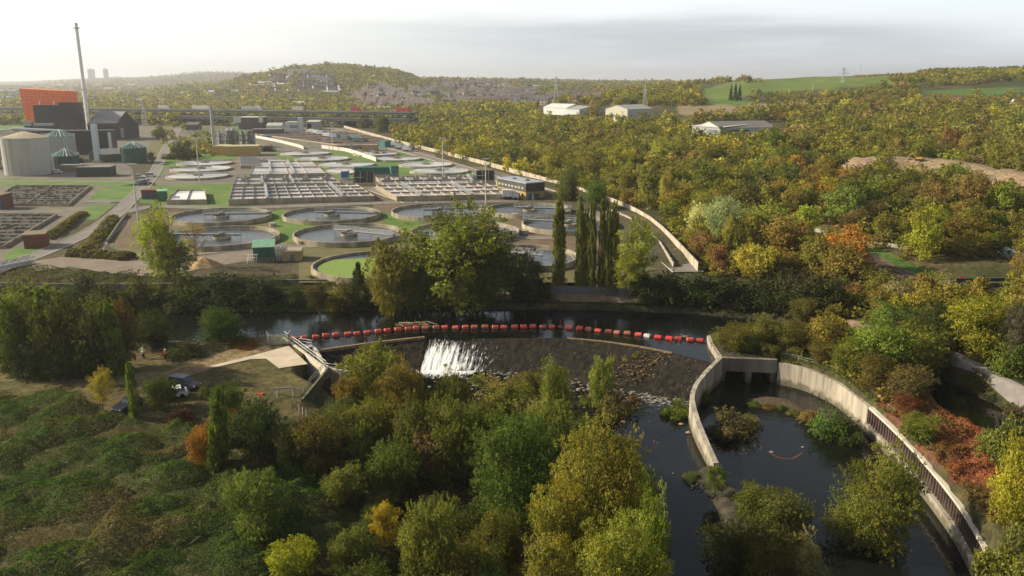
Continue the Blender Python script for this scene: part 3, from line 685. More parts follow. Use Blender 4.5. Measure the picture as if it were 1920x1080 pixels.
# ---- fish pass, platform and railings by the left end of the weir
t = thing('fish_pass', 'concrete fish pass with railings beside the left end of the weir', 'fish pass', (*W(575,665,-1.5), -7.5)); ox, oy, _ = t.location
lp = lambda P: [(p[0]-ox, p[1]-oy) for p in P]
mb = MB(); mb.wall(lp(WP([(532,632),(560,652),(612,691)], -1.4)), 0, 6.1, .42); mb.build('bank_wall', CONCL, t)
mb = MB(); mb.wall(lp(WP([(612,691.6),(566,747)], -1.4)), 0, 6.0, .3); mb.build('return_wall', mat('mossy_wall', (.14,.135,.08), .9, .4, 1), t)
mb = MB(); mb.wall(lp(smooth_line(WP([(577,644),(590,653),(600,668),(608,682),(622,689),(652,693)], -2.0), 20)), 0, [5.6]*10+[5.3]*10, .45); mb.build('curved_wall', mat('stained_white_concrete', (.45,.38,.30), .85, .4, 1.2), t)
mb = MB(); mb.wall(lp(WP([(566,646),(580,660),(592,676)], -2.2)), 0, 5.3, .25); mb.wall(lp(WP([(580,662),(600,688),(640,697)], -3.6)), 0, 3.2, .3); mb.build('baffle', CONCD, t)
mb = MB(); mb.sheet(lp(WP([(560,646),(580,648),(606,684),(650,700),(612,700)], -4.2)), 3.1); mb.build('channel_water', wm, t)
def rail_line(mb, P, z, h=1.1, dz=None):
    P = [np.array(p, float) for p in P]
    for hh in (h, h*.55): mb.tube([(p[0]-ox, p[1]-oy, z+hh) for p in P], .05, 6)
    for a_, b_ in zip(P[:-1], P[1:]):
        n = max(1, int(np.hypot(*(b_-a_))/1.6))
        for k in range(n+1): q = a_+(b_-a_)*k/n; mb.tube([(q[0]-ox, q[1]-oy, z), (q[0]-ox, q[1]-oy, z+h)], .04, 5)
mb = MB(); rail_line(mb, WP([(534,633),(560,651),(612,690)], -1.4), 6.1); mb.build('handrail', mat('pale_rail', (.55,.55,.50), .5), t)
mb = MB(); rail_line(mb, WP([(610,690),(585,718),(565,745)], -1.4), 6.1, 1.0); mb.build('handrail', mat('dull_rail', (.20,.21,.16), .6), t)
mb = MB(); rail_line(mb, WP([(600,683),(616,690),(652,694)], -1.9), 5.3, 1.0); mb.build('handrail', mat('pale_rail', (.55,.55,.50)), t)
mb = MB(); c_ = W(571,645,-1.5); mb.box(c_[0]-ox, c_[1]-oy, 5.6, 2.6, 1.3, .12, -.5); mb.build('footplate', mat('pale_rail', (1, 1, 1)), t)
mb = MB(); rail_line(mb, [(c_[0]-1.2, c_[1]+.9), (c_[0]+1.2, c_[1]-.1)], 5.7, 1.0); mb.build('handrail', mat('pale_rail', (1, 1, 1)), t)
mb = MB(); q = WP([(612,691),(566,747)], -1.4); n = 60
Z = [tuple(np.array(q[0])+(np.array(q[1])-np.array(q[0]))*i/n+np.array([.45+(.22 if (i//2) % 2 else 0), -.35])) for i in range(n+1)]
mb.wall(lp(Z), 0, 4.9, .08); mb.build('sheet_piling', mat('rusty_piling', (.06,.045,.04)), t)
mb = MB(); mb.sheet(WP([(392,686),(462,669),(541,648),(577,682),(523,690),(499,672),(470,673),(405,688)], -1.5), -1.52)
tag(mb.build('concrete_pad', mat('pad_concrete', (.50,.42,.30), .9, .14, .35), world=True), kind='structure')
t = thing('palisade_enclosure', 'small pale palisade fence enclosure at the water end of the fish pass railing', 'fence', (*W(518,643,-1.55), -1.6)); 
mb = MB()
for (a_, b_) in (((-1.9,1.2),(-.7,-1.2)),((-.7,-1.2),(2.2,-.3)),((2.2,-.3),(1.9,1.9))):
    n = 16
    for k in range(n+1): mb.box(a_[0]+(b_[0]-a_[0])*k/n, a_[1]+(b_[1]-a_[1])*k/n, 0, .09, .09, 1.75)
mb.build('pale', mat('pale_fence', (.50,.48,.38), .6), t)['kind'] = 'stuff'
mb = MB()
for (a_, b_) in (((-1.9,1.2),(-.7,-1.2)),((-.7,-1.2),(2.2,-.3)),((2.2,-.3),(1.9,1.9))):
    for z in (.35, 1.4): mb.tube([(*a_, z), (*b_, z)], .04, 4)
mb.build('rail', mat('pale_fence', (1, 1, 1)), t)
# ---- trestle, posts, marker, people, vehicles on the meadow
x, y, z = WG(536, 742); t = thing('steel_trestle', 'galvanised steel trestle frame standing on the bare meadow by the fish pass', 'frame', (x, y, z), .1)
for sx in (-1.1, 1.1): 
    mb = MB(); mb.tube([(sx, -.7, 0), (sx*.95, 0, 1.15)], .06, 6); mb.tube([(sx, .7, 0), (sx*.95, 0, 1.15)], .06, 6); mb.build('leg', STEEL, t)
mb = MB(); mb.tube([(-1.5, 0, 1.15), (1.5, 0, 1.15)], .08, 6); mb.tube([(-1.4, .25, .95), (1.4, .25, .95)], .06, 6); mb.tube([(-1.4, -.25, 1.3), (1.4, -.25, 1.3)], .05, 6); mb.build('crossbar', STEEL, t)
pl = WP([(548,760),(570,768),(590,776),(610,783),(627,790)], -2.0); pl = resample(pl, 13)
for k, p in enumerate(pl):
    mb = MB(); mb.box(0, 0, -.3, .13, .13, 1.25, .3*k, 0); mb.box(0, 0, .95, .09, .09, .06, .3*k)
    o = mb.build('fence_post', mat('weathered_post', (.40,.36,.28), .9), loc=(p[0], p[1], h1(*p))); tag(o, 'weathered timber post, %s from the trestle in the short row above the trees' % ordn(k+1), 'post', 'short row of timber posts above the river trees')
def car(label, name, x, y, z, rz, colr, L_=4.3, W_=1.8, H_=1.45, van=False, cat='car'):
    t = thing(name, label, cat, (x, y, z), rz)
    pm = mat('car_paint_%d%d%d' % tuple(int(c*99) for c in colr), colr, .28, .03, 1, spec=.6); gl = mat('car_glass', (.02,.025,.03), .08, 0.1, 1, spec=.8)
    mb = MB(); hw = W_/2
    pf = [(-L_/2, .3), (-L_/2, .8), (-L_/2+.15, .95), (L_/2-1.1, .95), (L_/2-.1, .75), (L_/2, .55), (L_/2, .3)]
    v = [(p[0], -hw, p[1]) for p in pf]+[(p[0], hw, p[1]) for p in pf]; n = len(pf)
    mb.add(v, [tuple(range(n))[::-1], tuple(range(n, 2*n))]+[(i, (i+1)%n, n+(i+1)%n, n+i) for i in range(n)]); mb.build('body', pm, t)
    c0, c1 = (-L_/2+.1, L_/2-1.2) if van else (-L_/2+.35, L_/2-1.3); mb = MB()
    a_, b_ = (c0+.1, c1-.55) if van else (c0+.55, c1-.75); hh = hw-.16
    mb.add([(c0, -hw+.04, .95), (c1, -hw+.04, .95), (c1, hw-.04, .95), (c0, hw-.04, .95), (a_, -hh, H_-.04), (b_, -hh, H_-.04), (b_, hh, H_-.04), (a_, hh, H_-.04)], [(0,1,5,4),(1,2,6,5),(2,3,7,6),(3,0,4,7),(4,5,6,7)]); mb.build('window', gl, t)
    mb = MB(); mb.box((a_+b_)/2, 0, H_-.05, b_-a_+.1, hh*2+.05, .06); mb.build('roof', pm, t)
    for wx in (-L_/2+.8, L_/2-.8):
        for wy in (-hw+.1, hw-.1):
            mb = MB(); n = 14; v = [(wx+.32*math.cos(2*math.pi*i/n), wy+s, .32+.32*math.sin(2*math.pi*i/n)) for s in (-.11, .11) for i in range(n)]
            mb.add(v, [tuple(range(n)), tuple(range(n, 2*n))[::-1]]+[(i, n+i, n+(i+1)%n, (i+1)%n) for i in range(n)]); mb.build('wheel', mat('tyre', (.02,.02,.02), .8), t)
    for wy in (-hw+.25, hw-.25):
        mb = MB(); mb.box(L_/2+.01, wy, .6, .06, .3, .14); mb.build('headlight', mat('lamp_glass', (.7,.7,.68), .2), t)
    return t
x, y, z = WG(347, 727); car('black van parked on the dirt track among the small trees', 'parked_van', x, y, z, -.35, (.012,.013,.018), 4.4, 1.8, 1.75, True, 'van')
x, y, z = WG(324, 745); car('white car with only its end showing below the black van', 'parked_car', x, y, z, -2.7, (.6,.6,.6), 4.0)
x, y, z = WG(241, 766); car('dark grey car parked beside the thin upright tree on the meadow', 'parked_car', x, y, z, -1.9, (.035,.045,.055), 4.3)
x, y, z = WG(487, 740); mb = MB(); mb.box(0, 0, 0, 1.1, .22, .18, -.3); mb.box(.35, .1, .1, .4, .3, .12, -.3); tag(mb.build('road_barrier', mat('red_plastic', (.5,.06,.03), .5), loc=(x, y, z)), 'small red plastic barrier lying on the bare meadow', 'barrier')

def person(label, x, y, z, rz, coat, legs, hat, arm):
    t = thing('person', label, 'person', (x, y, z), rz)
    def skin(name, verts, edges, rad, m):
        me = bpy.data.meshes.new(name); me.from_pydata(verts, edges, []); o = bpy.data.objects.new(name, me); COL.objects.link(o); o.parent = t
        md = o.modifiers.new('skin', 'SKIN'); md.use_smooth_shade = True
        for v, r in zip(me.skin_vertices[0].data, rad): v.radius = (r if isinstance(r, tuple) else (r, r)); 
        me.skin_vertices[0].data[0].use_root = True
        o.modifiers.new('sub', 'SUBSURF').levels = 1; o.modifiers['sub'].render_levels = 2; me.materials.append(m); return o
    v = [(0,0,.95),(0,0,1.15),(0,0,1.38),(0,.01,1.52),(0,.02,1.62),(0,.03,1.72), (.10,0,.88),(.12,.03,.50),(.12,0,.09),(.12,.15,.04), (-.10,0,.88),(-.14,-.02,.50),(-.13,-.12,.09),(-.13,.04,.04),
         (.19,0,1.42),(.25,0,1.15),(.22,.14*arm,.93),(.215,.2*arm,.85), (-.19,0,1.42),(-.26,.02,1.15),(-.2,.2,1.0),(-.17,.26,.98)]
    e = [(0,1),(1,2),(2,3),(3,4),(4,5),(0,6),(6,7),(7,8),(8,9),(0,10),(10,11),(11,12),(12,13),(2,14),(14,15),(15,16),(16,17),(2,18),(18,19),(19,20),(20,21)]
    r = [(.15,.11),(.14,.10),(.17,.11),.055,(.085,.095),(.08,.09), .10,.07,.05,(.045,.05), .10,.07,.05,(.045,.05), .06,.05,.04,.03, .06,.05,.04,.03]
    skin('body', v, e, r, mat('skin_tone', (.45,.28,.20), .6))
    cv = [v[0],v[1],v[2],(0,0,1.45),v[14],v[15],v[16],v[18],v[19],v[20]]; ce = [(0,1),(1,2),(2,3),(2,4),(4,5),(5,6),(2,7),(7,8),(8,9)]
    skin('jacket', cv, ce, [(.19,.15),(.18,.14),(.21,.15),.09,.085,.07,.06,.085,.07,.06], mat('coat_%d' % int(coat[0]*100), coat, .8))
    tv = [v[0],v[6],v[7],v[8],v[10],v[11],v[12]]; skin('trousers', tv, [(0,1),(1,2),(2,3),(0,4),(4,5),(5,6)], [(.17,.13),.12,.09,.075,.12,.09,.075], mat('dark_cloth', legs, .9))
    mb = MB(); n = 14
    for z0, z1, r0, r1 in ((1.70,1.78,.125,.12),(1.78,1.85,.12,.06)): mb.cyl(0, .02, z0, z1, r0, r1, n)
    mb.cyl(0, .04, 1.69, 1.705, .16, .16, n); mb.build('hard_hat', mat('white_helmet', hat, .4), t, smooth=True)
    mb = MB(); mb.tube([(0, .115, 1.655), (0, .135, 1.635)], .012, 5); mb.build('nose', mat('skin_tone', (1, 1, 1)), t)
    mb = MB(); mb.cyl(0, 0, 1.18, 1.24, .235, .235, 14); mb.build('reflective_band', mat('reflective', (.75,.75,.6), .3), t)
    return t
x, y, z = WG(269.5, 673); person('person in a lime green jacket and white hard hat standing in the tree shade', x, y, z, 2.5, (.30,.48,.10), (.02,.02,.03), (.75,.75,.72), 1)
x, y, z = WG(311, 675); person('person in an orange-red jacket and white hard hat at the edge of the tree shade', x, y, z, -2.0, (.65,.08,.03), (.02,.02,.025), (.8,.8,.78), .4)

# ---- railway, bridge and fences on the right
t = thing('railway_track', 'single railway track running down the cutting to the girder bridge', 'railway', (*RAIL[2], RAILZ[2]+.1)); ox, oy, oz = t.location
P = smooth_line(RAIL, 120); g = np.gradient(P, axis=0); g = np.c_[-g[:, 1], g[:, 0]]/np.hypot(*g.T)[:, None]; Zr = H(P[:, 0], P[:, 1])
for s in (-.72, .72):
    mb = MB(); mb.tube([(P[i][0]+g[i][0]*s-ox, P[i][1]+g[i][1]*s-oy, Zr[i]+.22-oz) for i in range(120)], .06, 4); mb.build('rail', mat('rusty_rail', (.10,.06,.045), .6, metal=.3), t)
mb = MB()
for i in range(0, 119):
    for k in (0, .5):
        q = P[i]*(1-k)+P[i+1]*k; mb.box(q[0]-ox, q[1]-oy, Zr[i]+.02-oz, .26, 2.5, .14, math.atan2(g[i][1], g[i][0])-math.pi/2)
mb.build('sleeper', mat('sleeper_wood', (.09,.06,.045), .9), t)['kind'] = 'stuff'
x, y, z = WG(1566, 476); t = thing('signal_post', 'black and white banded signal post beside the railway track', 'post', (x, y, z))
mb = MB(); mb.cyl(0, 0, 0, 1.3, .14, .14, 8); mb.cyl(0, 0, 1.75, 2.0, .12, .12, 8); mb.build('white_band', WHITEP, t)
mb = MB(); mb.cyl(0, 0, 1.3, 1.75, .125, .125, 8); mb.cyl(0, 0, 2.0, 2.5, .11, .11, 8); mb.box(0, -.1, 2.5, .34, .2, .5); mb.build('black_band', DARKM, t)
A = P_ = (*W(1788,541,1.6), 1.6); B_ = (*W(1990,530,2.6), 2.6)
A = np.array(A); B_ = np.array(B_); d = B_-A; Lb = np.hypot(d[0], d[1])
t = thing('girder_bridge', 'dark green steel girder bridge above the yellow tree', 'bridge', (float(A[0]+d[0]/2), float(A[1]+d[1]/2), 1.2), math.atan2(d[1], d[0]))
BG = mat('bridge_green', (.055,.07,.065), .6, .3, 1, .01)
for s in (-2.0, 2.0):
    mb = MB(); mb.box(0, s, .2, Lb, .18, 1.7); mb.box(0, s, 1.9, Lb, .5, .1); mb.box(0, s, .1, Lb, .5, .1)
    for k in range(int(Lb/1.8)): mb.box(-Lb/2+.9+k*1.8, s+(-.14 if s < 0 else .14), .25, .1, .12, 1.6)
    mb.build('girder', BG, t)
mb = MB(); mb.box(0, 0, .35, Lb, 3.8, .3); mb.build('deck', mat('bridge_deck', (.13,.12,.10), .9), t)
mb = MB(); mb.box(-Lb/2-.4, 0, -3.5, 1.2, 5.2, 5.1); mb.build('abutment', CONCD, t)
for k, s in enumerate((.62,)):
    mb = MB(); mb.box(-Lb/2+Lb*s, 0, -5, 1.1, 4.2, 5.1); mb.build('pier', CONCD, t)
def line_fence(name, label, pts, h, th, m, postm, step=2.2, zt=None):
    P = resample([WG(*p)[:2] for p in pts], 60); c = P[30]; z0 = h1(*c); t = thing(name, label, 'fence' if 'fence' in name else 'wall', (c[0], c[1], z0))
    Z = H(P[:, 0], P[:, 1])-z0; mb = MB(); mb.wall([(p[0]-c[0], p[1]-c[1]) for p in P], list(Z-.3), list(Z+h), th); mb.build('panel', m, t)
    Lp = np.hypot(*np.diff(P, axis=0).T).sum(); n = int(Lp/step)
    Q = resample(P, n+1); ZQ = H(Q[:, 0], Q[:, 1])-z0; mb = MB()
    for q, zq in zip(Q, ZQ): mb.box(q[0]-c[0], q[1]-c[1], zq-.3, .16, .16+th, h+.4)
    mb.build('post', postm, t); return t
line_fence('steel_fence', 'pale green steel fence on the scrub bank above the girder bridge', [(1876,478),(1900,487),(1925,498)], 2.2, .06, mat('fence_green', (.22,.27,.25), .6), STEEL)
line_fence('parapet_wall', 'thin pale retaining wall running along the far side of the railway cutting', [(1508,428),(1550,440),(1600,455),(1660,463),(1700,467)], .9, .2, CONC, CONC, 4)
# ================================================================== trees and plants
def quads(C, Nn, size, rg, aspect=.75):
    n = len(C); Nn = Nn/np.linalg.norm(Nn, axis=1)[:, None]
    a = rg.normal(size=(n, 3)); a -= (a*Nn).sum(1)[:, None]*Nn; a /= np.linalg.norm(a, axis=1)[:, None]; b = np.cross(Nn, a)
    s = (size*rg.uniform(.6, 1.35, n))[:, None]; bend = Nn*s*.35
    V = np.stack([C-a*s-bend*.5, C-b*s*aspect+bend*.5, C+a*s-bend*.5, C+b*s*aspect+bend*.5], 1).reshape(-1, 3)
    return V, np.arange(n*4).reshape(n, 4)
def crown_pts(kind, seed, nl, n, rg):
    """leaf centres and normals of a unit crown: radius 1, height 0..1 scaled to 2"""
    if kind == 'round': c = rg.normal(size=(nl, 3)); c /= np.linalg.norm(c, axis=1)[:, None]; c *= rg.uniform(.45, .78, nl)[:, None]; k_ = np.where(c[:, 2] < 0, .9/np.sqrt(np.maximum(1-c[:, 2]**2, .25)), 1); c[:, :2] *= k_[:, None]; lr = rg.uniform(.22, .42, nl); sc = np.array([1, 1, .95])
    elif kind == 'tall':
        c = rg.normal(size=(nl, 3)); c /= np.linalg.norm(c, axis=1)[:, None]; c *= rg.uniform(.35, .74, nl)[:, None]; c[:, 2] = c[:, 2]*1.12; k_ = np.where(c[:, 2] < 0, .95/np.sqrt(np.maximum(1-c[:, 2]**2, .25)), 1); c[:, :2] *= k_[:, None]; lr = rg.uniform(.20, .36, nl); sc = np.array([1, 1, 1])
        c[:, 0] += .12*np.sin(c[:, 2]*3+seed); 
    elif kind == 'open': c = rg.normal(size=(nl, 3)); c /= np.linalg.norm(c, axis=1)[:, None]; c *= rg.uniform(.35, .88, nl)[:, None]; lr = rg.uniform(.12, .26, nl); sc = np.array([1, 1, 1])
    elif kind == 'poplar': z = rg.uniform(-.95, .95, nl); r = .75*np.sqrt(np.clip(1-((z+.25)/1.3)**2, .02, 1)); th = rg.uniform(0, 6.28, nl); c = np.stack([r*.66*np.cos(th), r*.66*np.sin(th), z], 1); lr = rg.uniform(.14, .34, nl)*(.7+.5*(1-z)/2); sc = np.array([1, 1, 1])
    elif kind == 'conifer': z = rg.uniform(-1, .95, nl); r = (1-z)/2*.85; th = rg.uniform(0, 6.28, nl); c = np.stack([r*np.cos(th), r*np.sin(th), z], 1); lr = .10+.16*(1-z)/2; sc = np.array([1, 1, 1])
    elif kind == 'bush': c = rg.normal(size=(nl, 3)); c /= np.linalg.norm(c, axis=1)[:, None]; c *= rg.uniform(.4, .8, nl)[:, None]; c[:, 2] = np.abs(c[:, 2])*1.55-.88; lr = rg.uniform(.2, .42, nl); sc = np.array([1, 1, 1])
    li = rg.integers(0, nl, n); d = rg.normal(size=(n, 3)); d /= np.linalg.norm(d, axis=1)[:, None]
    flat = np.array([1, 1, .75 if kind in ('round', 'open', 'tall') else 1.1 if kind != 'poplar' else .55])
    rr = lr[li]*rg.uniform(.55, 1.12, n)
    P = c[li]+d*rr[:, None]*flat
    Nn = d*.8+c[li]*.5+rg.normal(size=(n, 3))*.5+np.array([0, 0, .25])
    # feathery shoots that break the outline of each clump
    ns = nl*7; sh = rg.normal(size=(ns, 3)); sh /= np.linalg.norm(sh, axis=1)[:, None]; so = rg.integers(0, nl, ns); sh = sh*.5+c[so]*.9+np.array([0, 0, .45 if kind in ('tall', 'poplar') else .1]); sh /= np.linalg.norm(sh, axis=1)[:, None]
    kf = rg.random(n) < .34; si = rg.integers(0, ns, n); tq = rg.uniform(.5, 1, n)
    Q = c[so[si]]+sh[si]*(lr[so[si]]*(.75+tq*.75))[:, None]*flat+rg.normal(size=(n, 3))*.018
    P[kf] = Q[kf]; li[kf] = so[si][kf]
    lt = rg.uniform(.62, 1.38, nl)[li]
    return P*sc, Nn, lt, li
def crown_mesh(name, kind, seed, nl, n, leaf, hue=.16):
    rg = np.random.default_rng(seed); P, Nn, lt, li = crown_pts(kind, seed, nl, n, rg)
    V, Fq = quads(P, Nn, leaf, rg)
    warm = rg.uniform(-1, 1, nl)[li]*.5+rg.normal(size=n)*.5
    br = lt*rg.uniform(.7, 1.3, n)
    T = np.stack([br*(1.04+hue*np.clip(warm, -.4, 1.6)), br*.97, br*(1-.35*hue*warm)], 1)
    return np_mesh(name, V, Fq, FOL, T, parent=False)
def trunk_mesh(seed, limbs=7, spread=.55, top=.7, r=.05):
    rg = np.random.default_rng(seed); mb = MB()
    mb.tube([(0, 0, -1.05), (rg.normal()*.03, rg.normal()*.03, -.4), (rg.normal()*.06, rg.normal()*.06, .1), (rg.normal()*.08, rg.normal()*.08, top)], r, 7, r*.25)
    for k in range(limbs):
        th = 2.4*k+rg.uniform(0, 1); z0 = rg.uniform(-.55, .15); e = spread*rg.uniform(.7, 1.1)
        p1 = (e*.4*math.cos(th), e*.4*math.sin(th), z0+.22); p2 = (e*math.cos(th+.2), e*math.sin(th+.2), z0+.6); mb.tube([(0, 0, z0), p1, p2], r*.5, 5, r*.12)
        for q in range(2):
            t2 = th+rg.uniform(-.9, .9); mb.tube([p1, (p1[0]+.3*math.cos(t2), p1[1]+.3*math.sin(t2), p1[2]+.3)], r*.22, 4, r*.06)
    me = mb.build('trunk', BARK); m = me.data; bpy.data.objects.remove(me); return m
# prototype meshes: near ones with many leaves, hillside ones with fewer
NEAR = {'huge': [crown_mesh('great_crown', 'tall', 80+i, 120, 42000, .0165, .35) for i in range(2)],
        'round': [crown_mesh('round_crown', 'round', 10+i, 60, 21000, .025) for i in range(3)],
        'tall': [crown_mesh('tall_crown', 'tall', 20+i, 70, 22000, .023) for i in range(3)],
        'open': [crown_mesh('open_crown', 'open', 30+i, 84, 15000, .023) for i in range(3)],
        'poplar': [crown_mesh('columnar_crown', 'poplar', 40+i, 110, 9000, .050) for i in range(3)],
        'bush': [crown_mesh('bush_crown', 'bush', 50+i, 34, 8000, .040) for i in range(3)],
        'conifer': [crown_mesh('conifer_crown', 'conifer', 60+i, 90, 8000, .040) for i in range(2)],
        'thin': [crown_mesh('sparse_crown', 'open', 70+i, 40, 1800, .026) for i in range(2)]}
MID = {'round': [crown_mesh('hill_round_crown', 'round', 110+i, 42, 5200, .046) for i in range(6)],
       'tall': [crown_mesh('hill_tall_crown', 'tall', 120+i, 40, 5000, .043) for i in range(3)],
       'bush': [crown_mesh('hill_bush_crown', 'bush', 130+i, 22, 2600, .065) for i in range(3)]}
TRK = {'std': [trunk_mesh(1), trunk_mesh(2), trunk_mesh(3)], 'thin': [trunk_mesh(4, 14, .8, .9, .035)], 'pole': [trunk_mesh(5, 3, .15, .9, .09)]}
GREEN = (.075,.105,.022); OLIVE = (.125,.125,.028); DARK = (.050,.066,.022); YG = (.20,.19,.03); GOLD = (.26,.19,.03); RUST = (.24,.085,.02); BROWN = (.13,.085,.035); GREY = (.22,.24,.15); BRIGHT = (.11,.17,.02); CRIM = (.16,.02,.02); TANC = (.22,.17,.07); AMBER = (.22,.12,.03); WILLOW = (.165,.175,.032)
_tc = [0]
def plant(name, cat, label, x, y, z, w, h, kind, colr, lod='near', group=None, lift=.0, rz=None, tilt=0, trunk=True):
    """w crown width, h total height; the crown stands from lift*h up"""
    colr = (colr[0]+.3*max(0, colr[1]-colr[0]), colr[1]-.08*max(0, colr[1]-colr[0]), colr[2]); _tc[0] += 1; k = _tc[0]; src = (NEAR if lod == 'near' else MID); ms = src.get(kind) or src['round']
    rt = bpy.data.objects.new(name, None); COL.objects.link(rt); rt.location = (x, y, z); rt.rotation_euler = (0, tilt, 0)
    tag(rt, label, cat, group)
    ch = h*(1-lift)/2; c = bpy.data.objects.new('crown', ms[k % len(ms)]); COL.objects.link(c); c.parent = rt
    c.scale = (w/2*.94*(1+.22*math.sin(k*1.7) if lod == 'mid' else 1), w/2*.94*(1-.15*math.sin(k*1.7) if lod == 'mid' else 1), ch); c.location = (0, 0, h*lift+ch*(1.0 if kind != 'bush' else .92)); c.rotation_euler = (0, 0, k*2.39996 if rz is None else rz)
    jit = np.random.default_rng(k).uniform(.85, 1.15, 3); c.color = (colr[0]*jit[0]*.93, colr[1]*jit[1], colr[2]*jit[2]*1.05, 1)
    if trunk:
        tk = TRK['thin' if kind == 'thin' else 'pole' if kind == 'poplar' else 'std']; b = bpy.data.objects.new('trunk', tk[k % len(tk)]); COL.objects.link(b); b.parent = rt
        b.scale = (w/2*.9, w/2*.9, h*.47); b.location = (0, 0, h*.47); b.rotation_euler = (0, 0, k)
    return rt
TREES = []
def tree(px_, pyb, pyt, wpx, kind, colr, label, cat='tree', name=None, group=None, lift=None, lod='near', z=None, tilt=0):
    if z is None: x, y, zz = WG(px_, pyb)
    else: x, y = W(px_, pyb, z); zz = z
    if z is None and y > 120 and sdist(np.array([x]), np.array([y]), UPPER)[0] < .5: x, y = W(px_, pyb, ZU); zz = ZU+.1
    m = mpp(x, y, zz); dep = math.atan2(CAM_H-zz, y); w = wpx*m
    h = max(.4, ((pyb-pyt)*m/math.cos(dep) - .0))
    h = h if kind != 'bush' else h
    lf = {'huge': -.05, 'round': -.10, 'tall': -.08, 'open': .18, 'poplar': .03, 'bush': 0, 'conifer': .04, 'thin': .12}[kind] if lift is None else lift
    TREES.append((x, y, w/2))
    return plant(name or {'tall': 'willow_tree' if 'willow' in label else 'tree', 'poplar': 'poplar_tree', 'conifer': 'conifer_tree', 'bush': 'bush', 'thin': 'bare_tree'}.get(kind, 'tree'), 'bush' if kind == 'bush' and cat == 'tree' else cat, label, x, y, zz-.15, w, h, kind, colr, lod, group, lf, tilt=tilt)
T = tree
# --- far bank, left to right
T(60,574,500,150,'bush',OLIVE,'wide grey-olive bush at the left end of the far bank, under the pipes')
T(150,572,490,90,'bush',DARK,'dark bush on the far bank under the dirt yard, right of the grey-olive one')
T(205,585,498,100,'bush',(.09,.085,.03),'rounded brownish olive bush below the curve of the dirt yard')
T(270,568,488,80,'bush',GREEN,'small green bush between the round olive bush and the tall leaning yellow tree')
T(340,568,492,110,'bush',DARK,'dark bush at the foot of the leaning yellow-green tree')
T(420,566,486,130,'bush',(.028,.045,.016),'broad dark bush below the sand heap')
T(490,562,500,110,'bush',(.028,.045,.016),'broad dark bush below the green kiosk')
T(560,566,530,70,'bush',DARK,'low dark shrub on the bank below the bright green tank, nearest the dark wall')
T(600,590,530,60,'open',(.06,.055,.02),'thin brown-green sapling on the bank left of the fir')
T(640,572,505,70,'bush',OLIVE,'olive bush hiding the edge of the bright green tank')
T(675,580,497,58,'conifer',DARK,'dark cone-shaped fir beside the bright green tank','tree','fir_tree')
T(318,525,385,95,'open',(.22,.20,.03),'leaning tree with yellow-green leaves in front of the left round tanks',lift=.05,tilt=-.12)
T(330,530,452,90,'open',(.12,.14,.03),'lower green growth around the foot of the leaning yellow-green tree','bush','shrub')
T(370,500,408,70,'thin',TANC,'sparse tan tree with bare twigs beside the leaning yellow-green tree')
# --- the big trees in the middle of the far bank
T(850,578,386,250,'open',(.125,.135,.03),'tallest spreading tree on the far bank, its bare limbs showing under an olive crown',lift=-.02)
T(895,562,400,165,'open',(.075,.09,.022),'darker tree crowding the tallest spreading tree from behind',lift=.1)
T(740,587,440,125,'tall',(.13,.145,.03),'yellowish willow hanging over the river left of the tallest tree')
T(790,580,452,120,'tall',(.11,.125,.03),'olive tree between the hanging willow and the tallest tree')
T(905,572,440,120,'tall',(.09,.095,.025),'rounded olive tree right of the tallest tree, above the weir notch')
T(945,566,478,60,'open',(.15,.14,.03),'narrow yellow-tinged tree at the right end of the big far-bank clump')
T(985,556,468,90,'round',DARK,'dark round bush against the half-hidden round tank','bush','bush')
# poplars
pg = 'row of thin dark poplars on the far bank'
for k, (a_, b_, tp_, w_, lb) in enumerate([(1047,542,382,34,'broadest poplar, standing apart at the open end of the row'),(1086,545,378,24,'second poplar from the broad one, thin and ragged'),(1108,548,384,24,'third poplar from the broad one, close to its neighbour'),(1126,550,380,20,'fourth and most slender poplar of the row'),(1150,552,388,24,'last poplar, next to the pale yellow tree'),(1097,546,400,18,'short poplar squeezed between two taller ones'),(1138,552,396,20,'short poplar just before the last of the row')]):
    T(a_, b_, tp_, w_*1.05, 'poplar', (.13,.14,.035), lb, group=pg)
T(1190,556,405,85,'open',(.30,.26,.07),'pale yellow half-bare tree right of the poplars',lift=.15)
T(1180,560,470,70,'open',(.24,.22,.035),'yellow-green lower tree in front of the pale yellow half-bare one')
# dark hedge behind the towpath
for k, (a_, w_, tp_) in enumerate([(1000,80,512),(1215,80,505),(1250,90,500),(1310,90,508),(1365,95,510),(1420,95,506),(1470,80,500),(1515,80,498),(1560,90,505)]):
    T(a_, 558+max(0, (a_-1250))*.07, tp_-14, w_*1.15, 'bush', (.045,.055,.018), 'dark hedge bush behind the towpath, %s from the fence end' % ordn(k+1), group='hedge bushes behind the towpath', lod='near')
T(1508,600,553,60,'round',(.12,.11,.03),'small round olive tree standing alone between the towpath and the water')
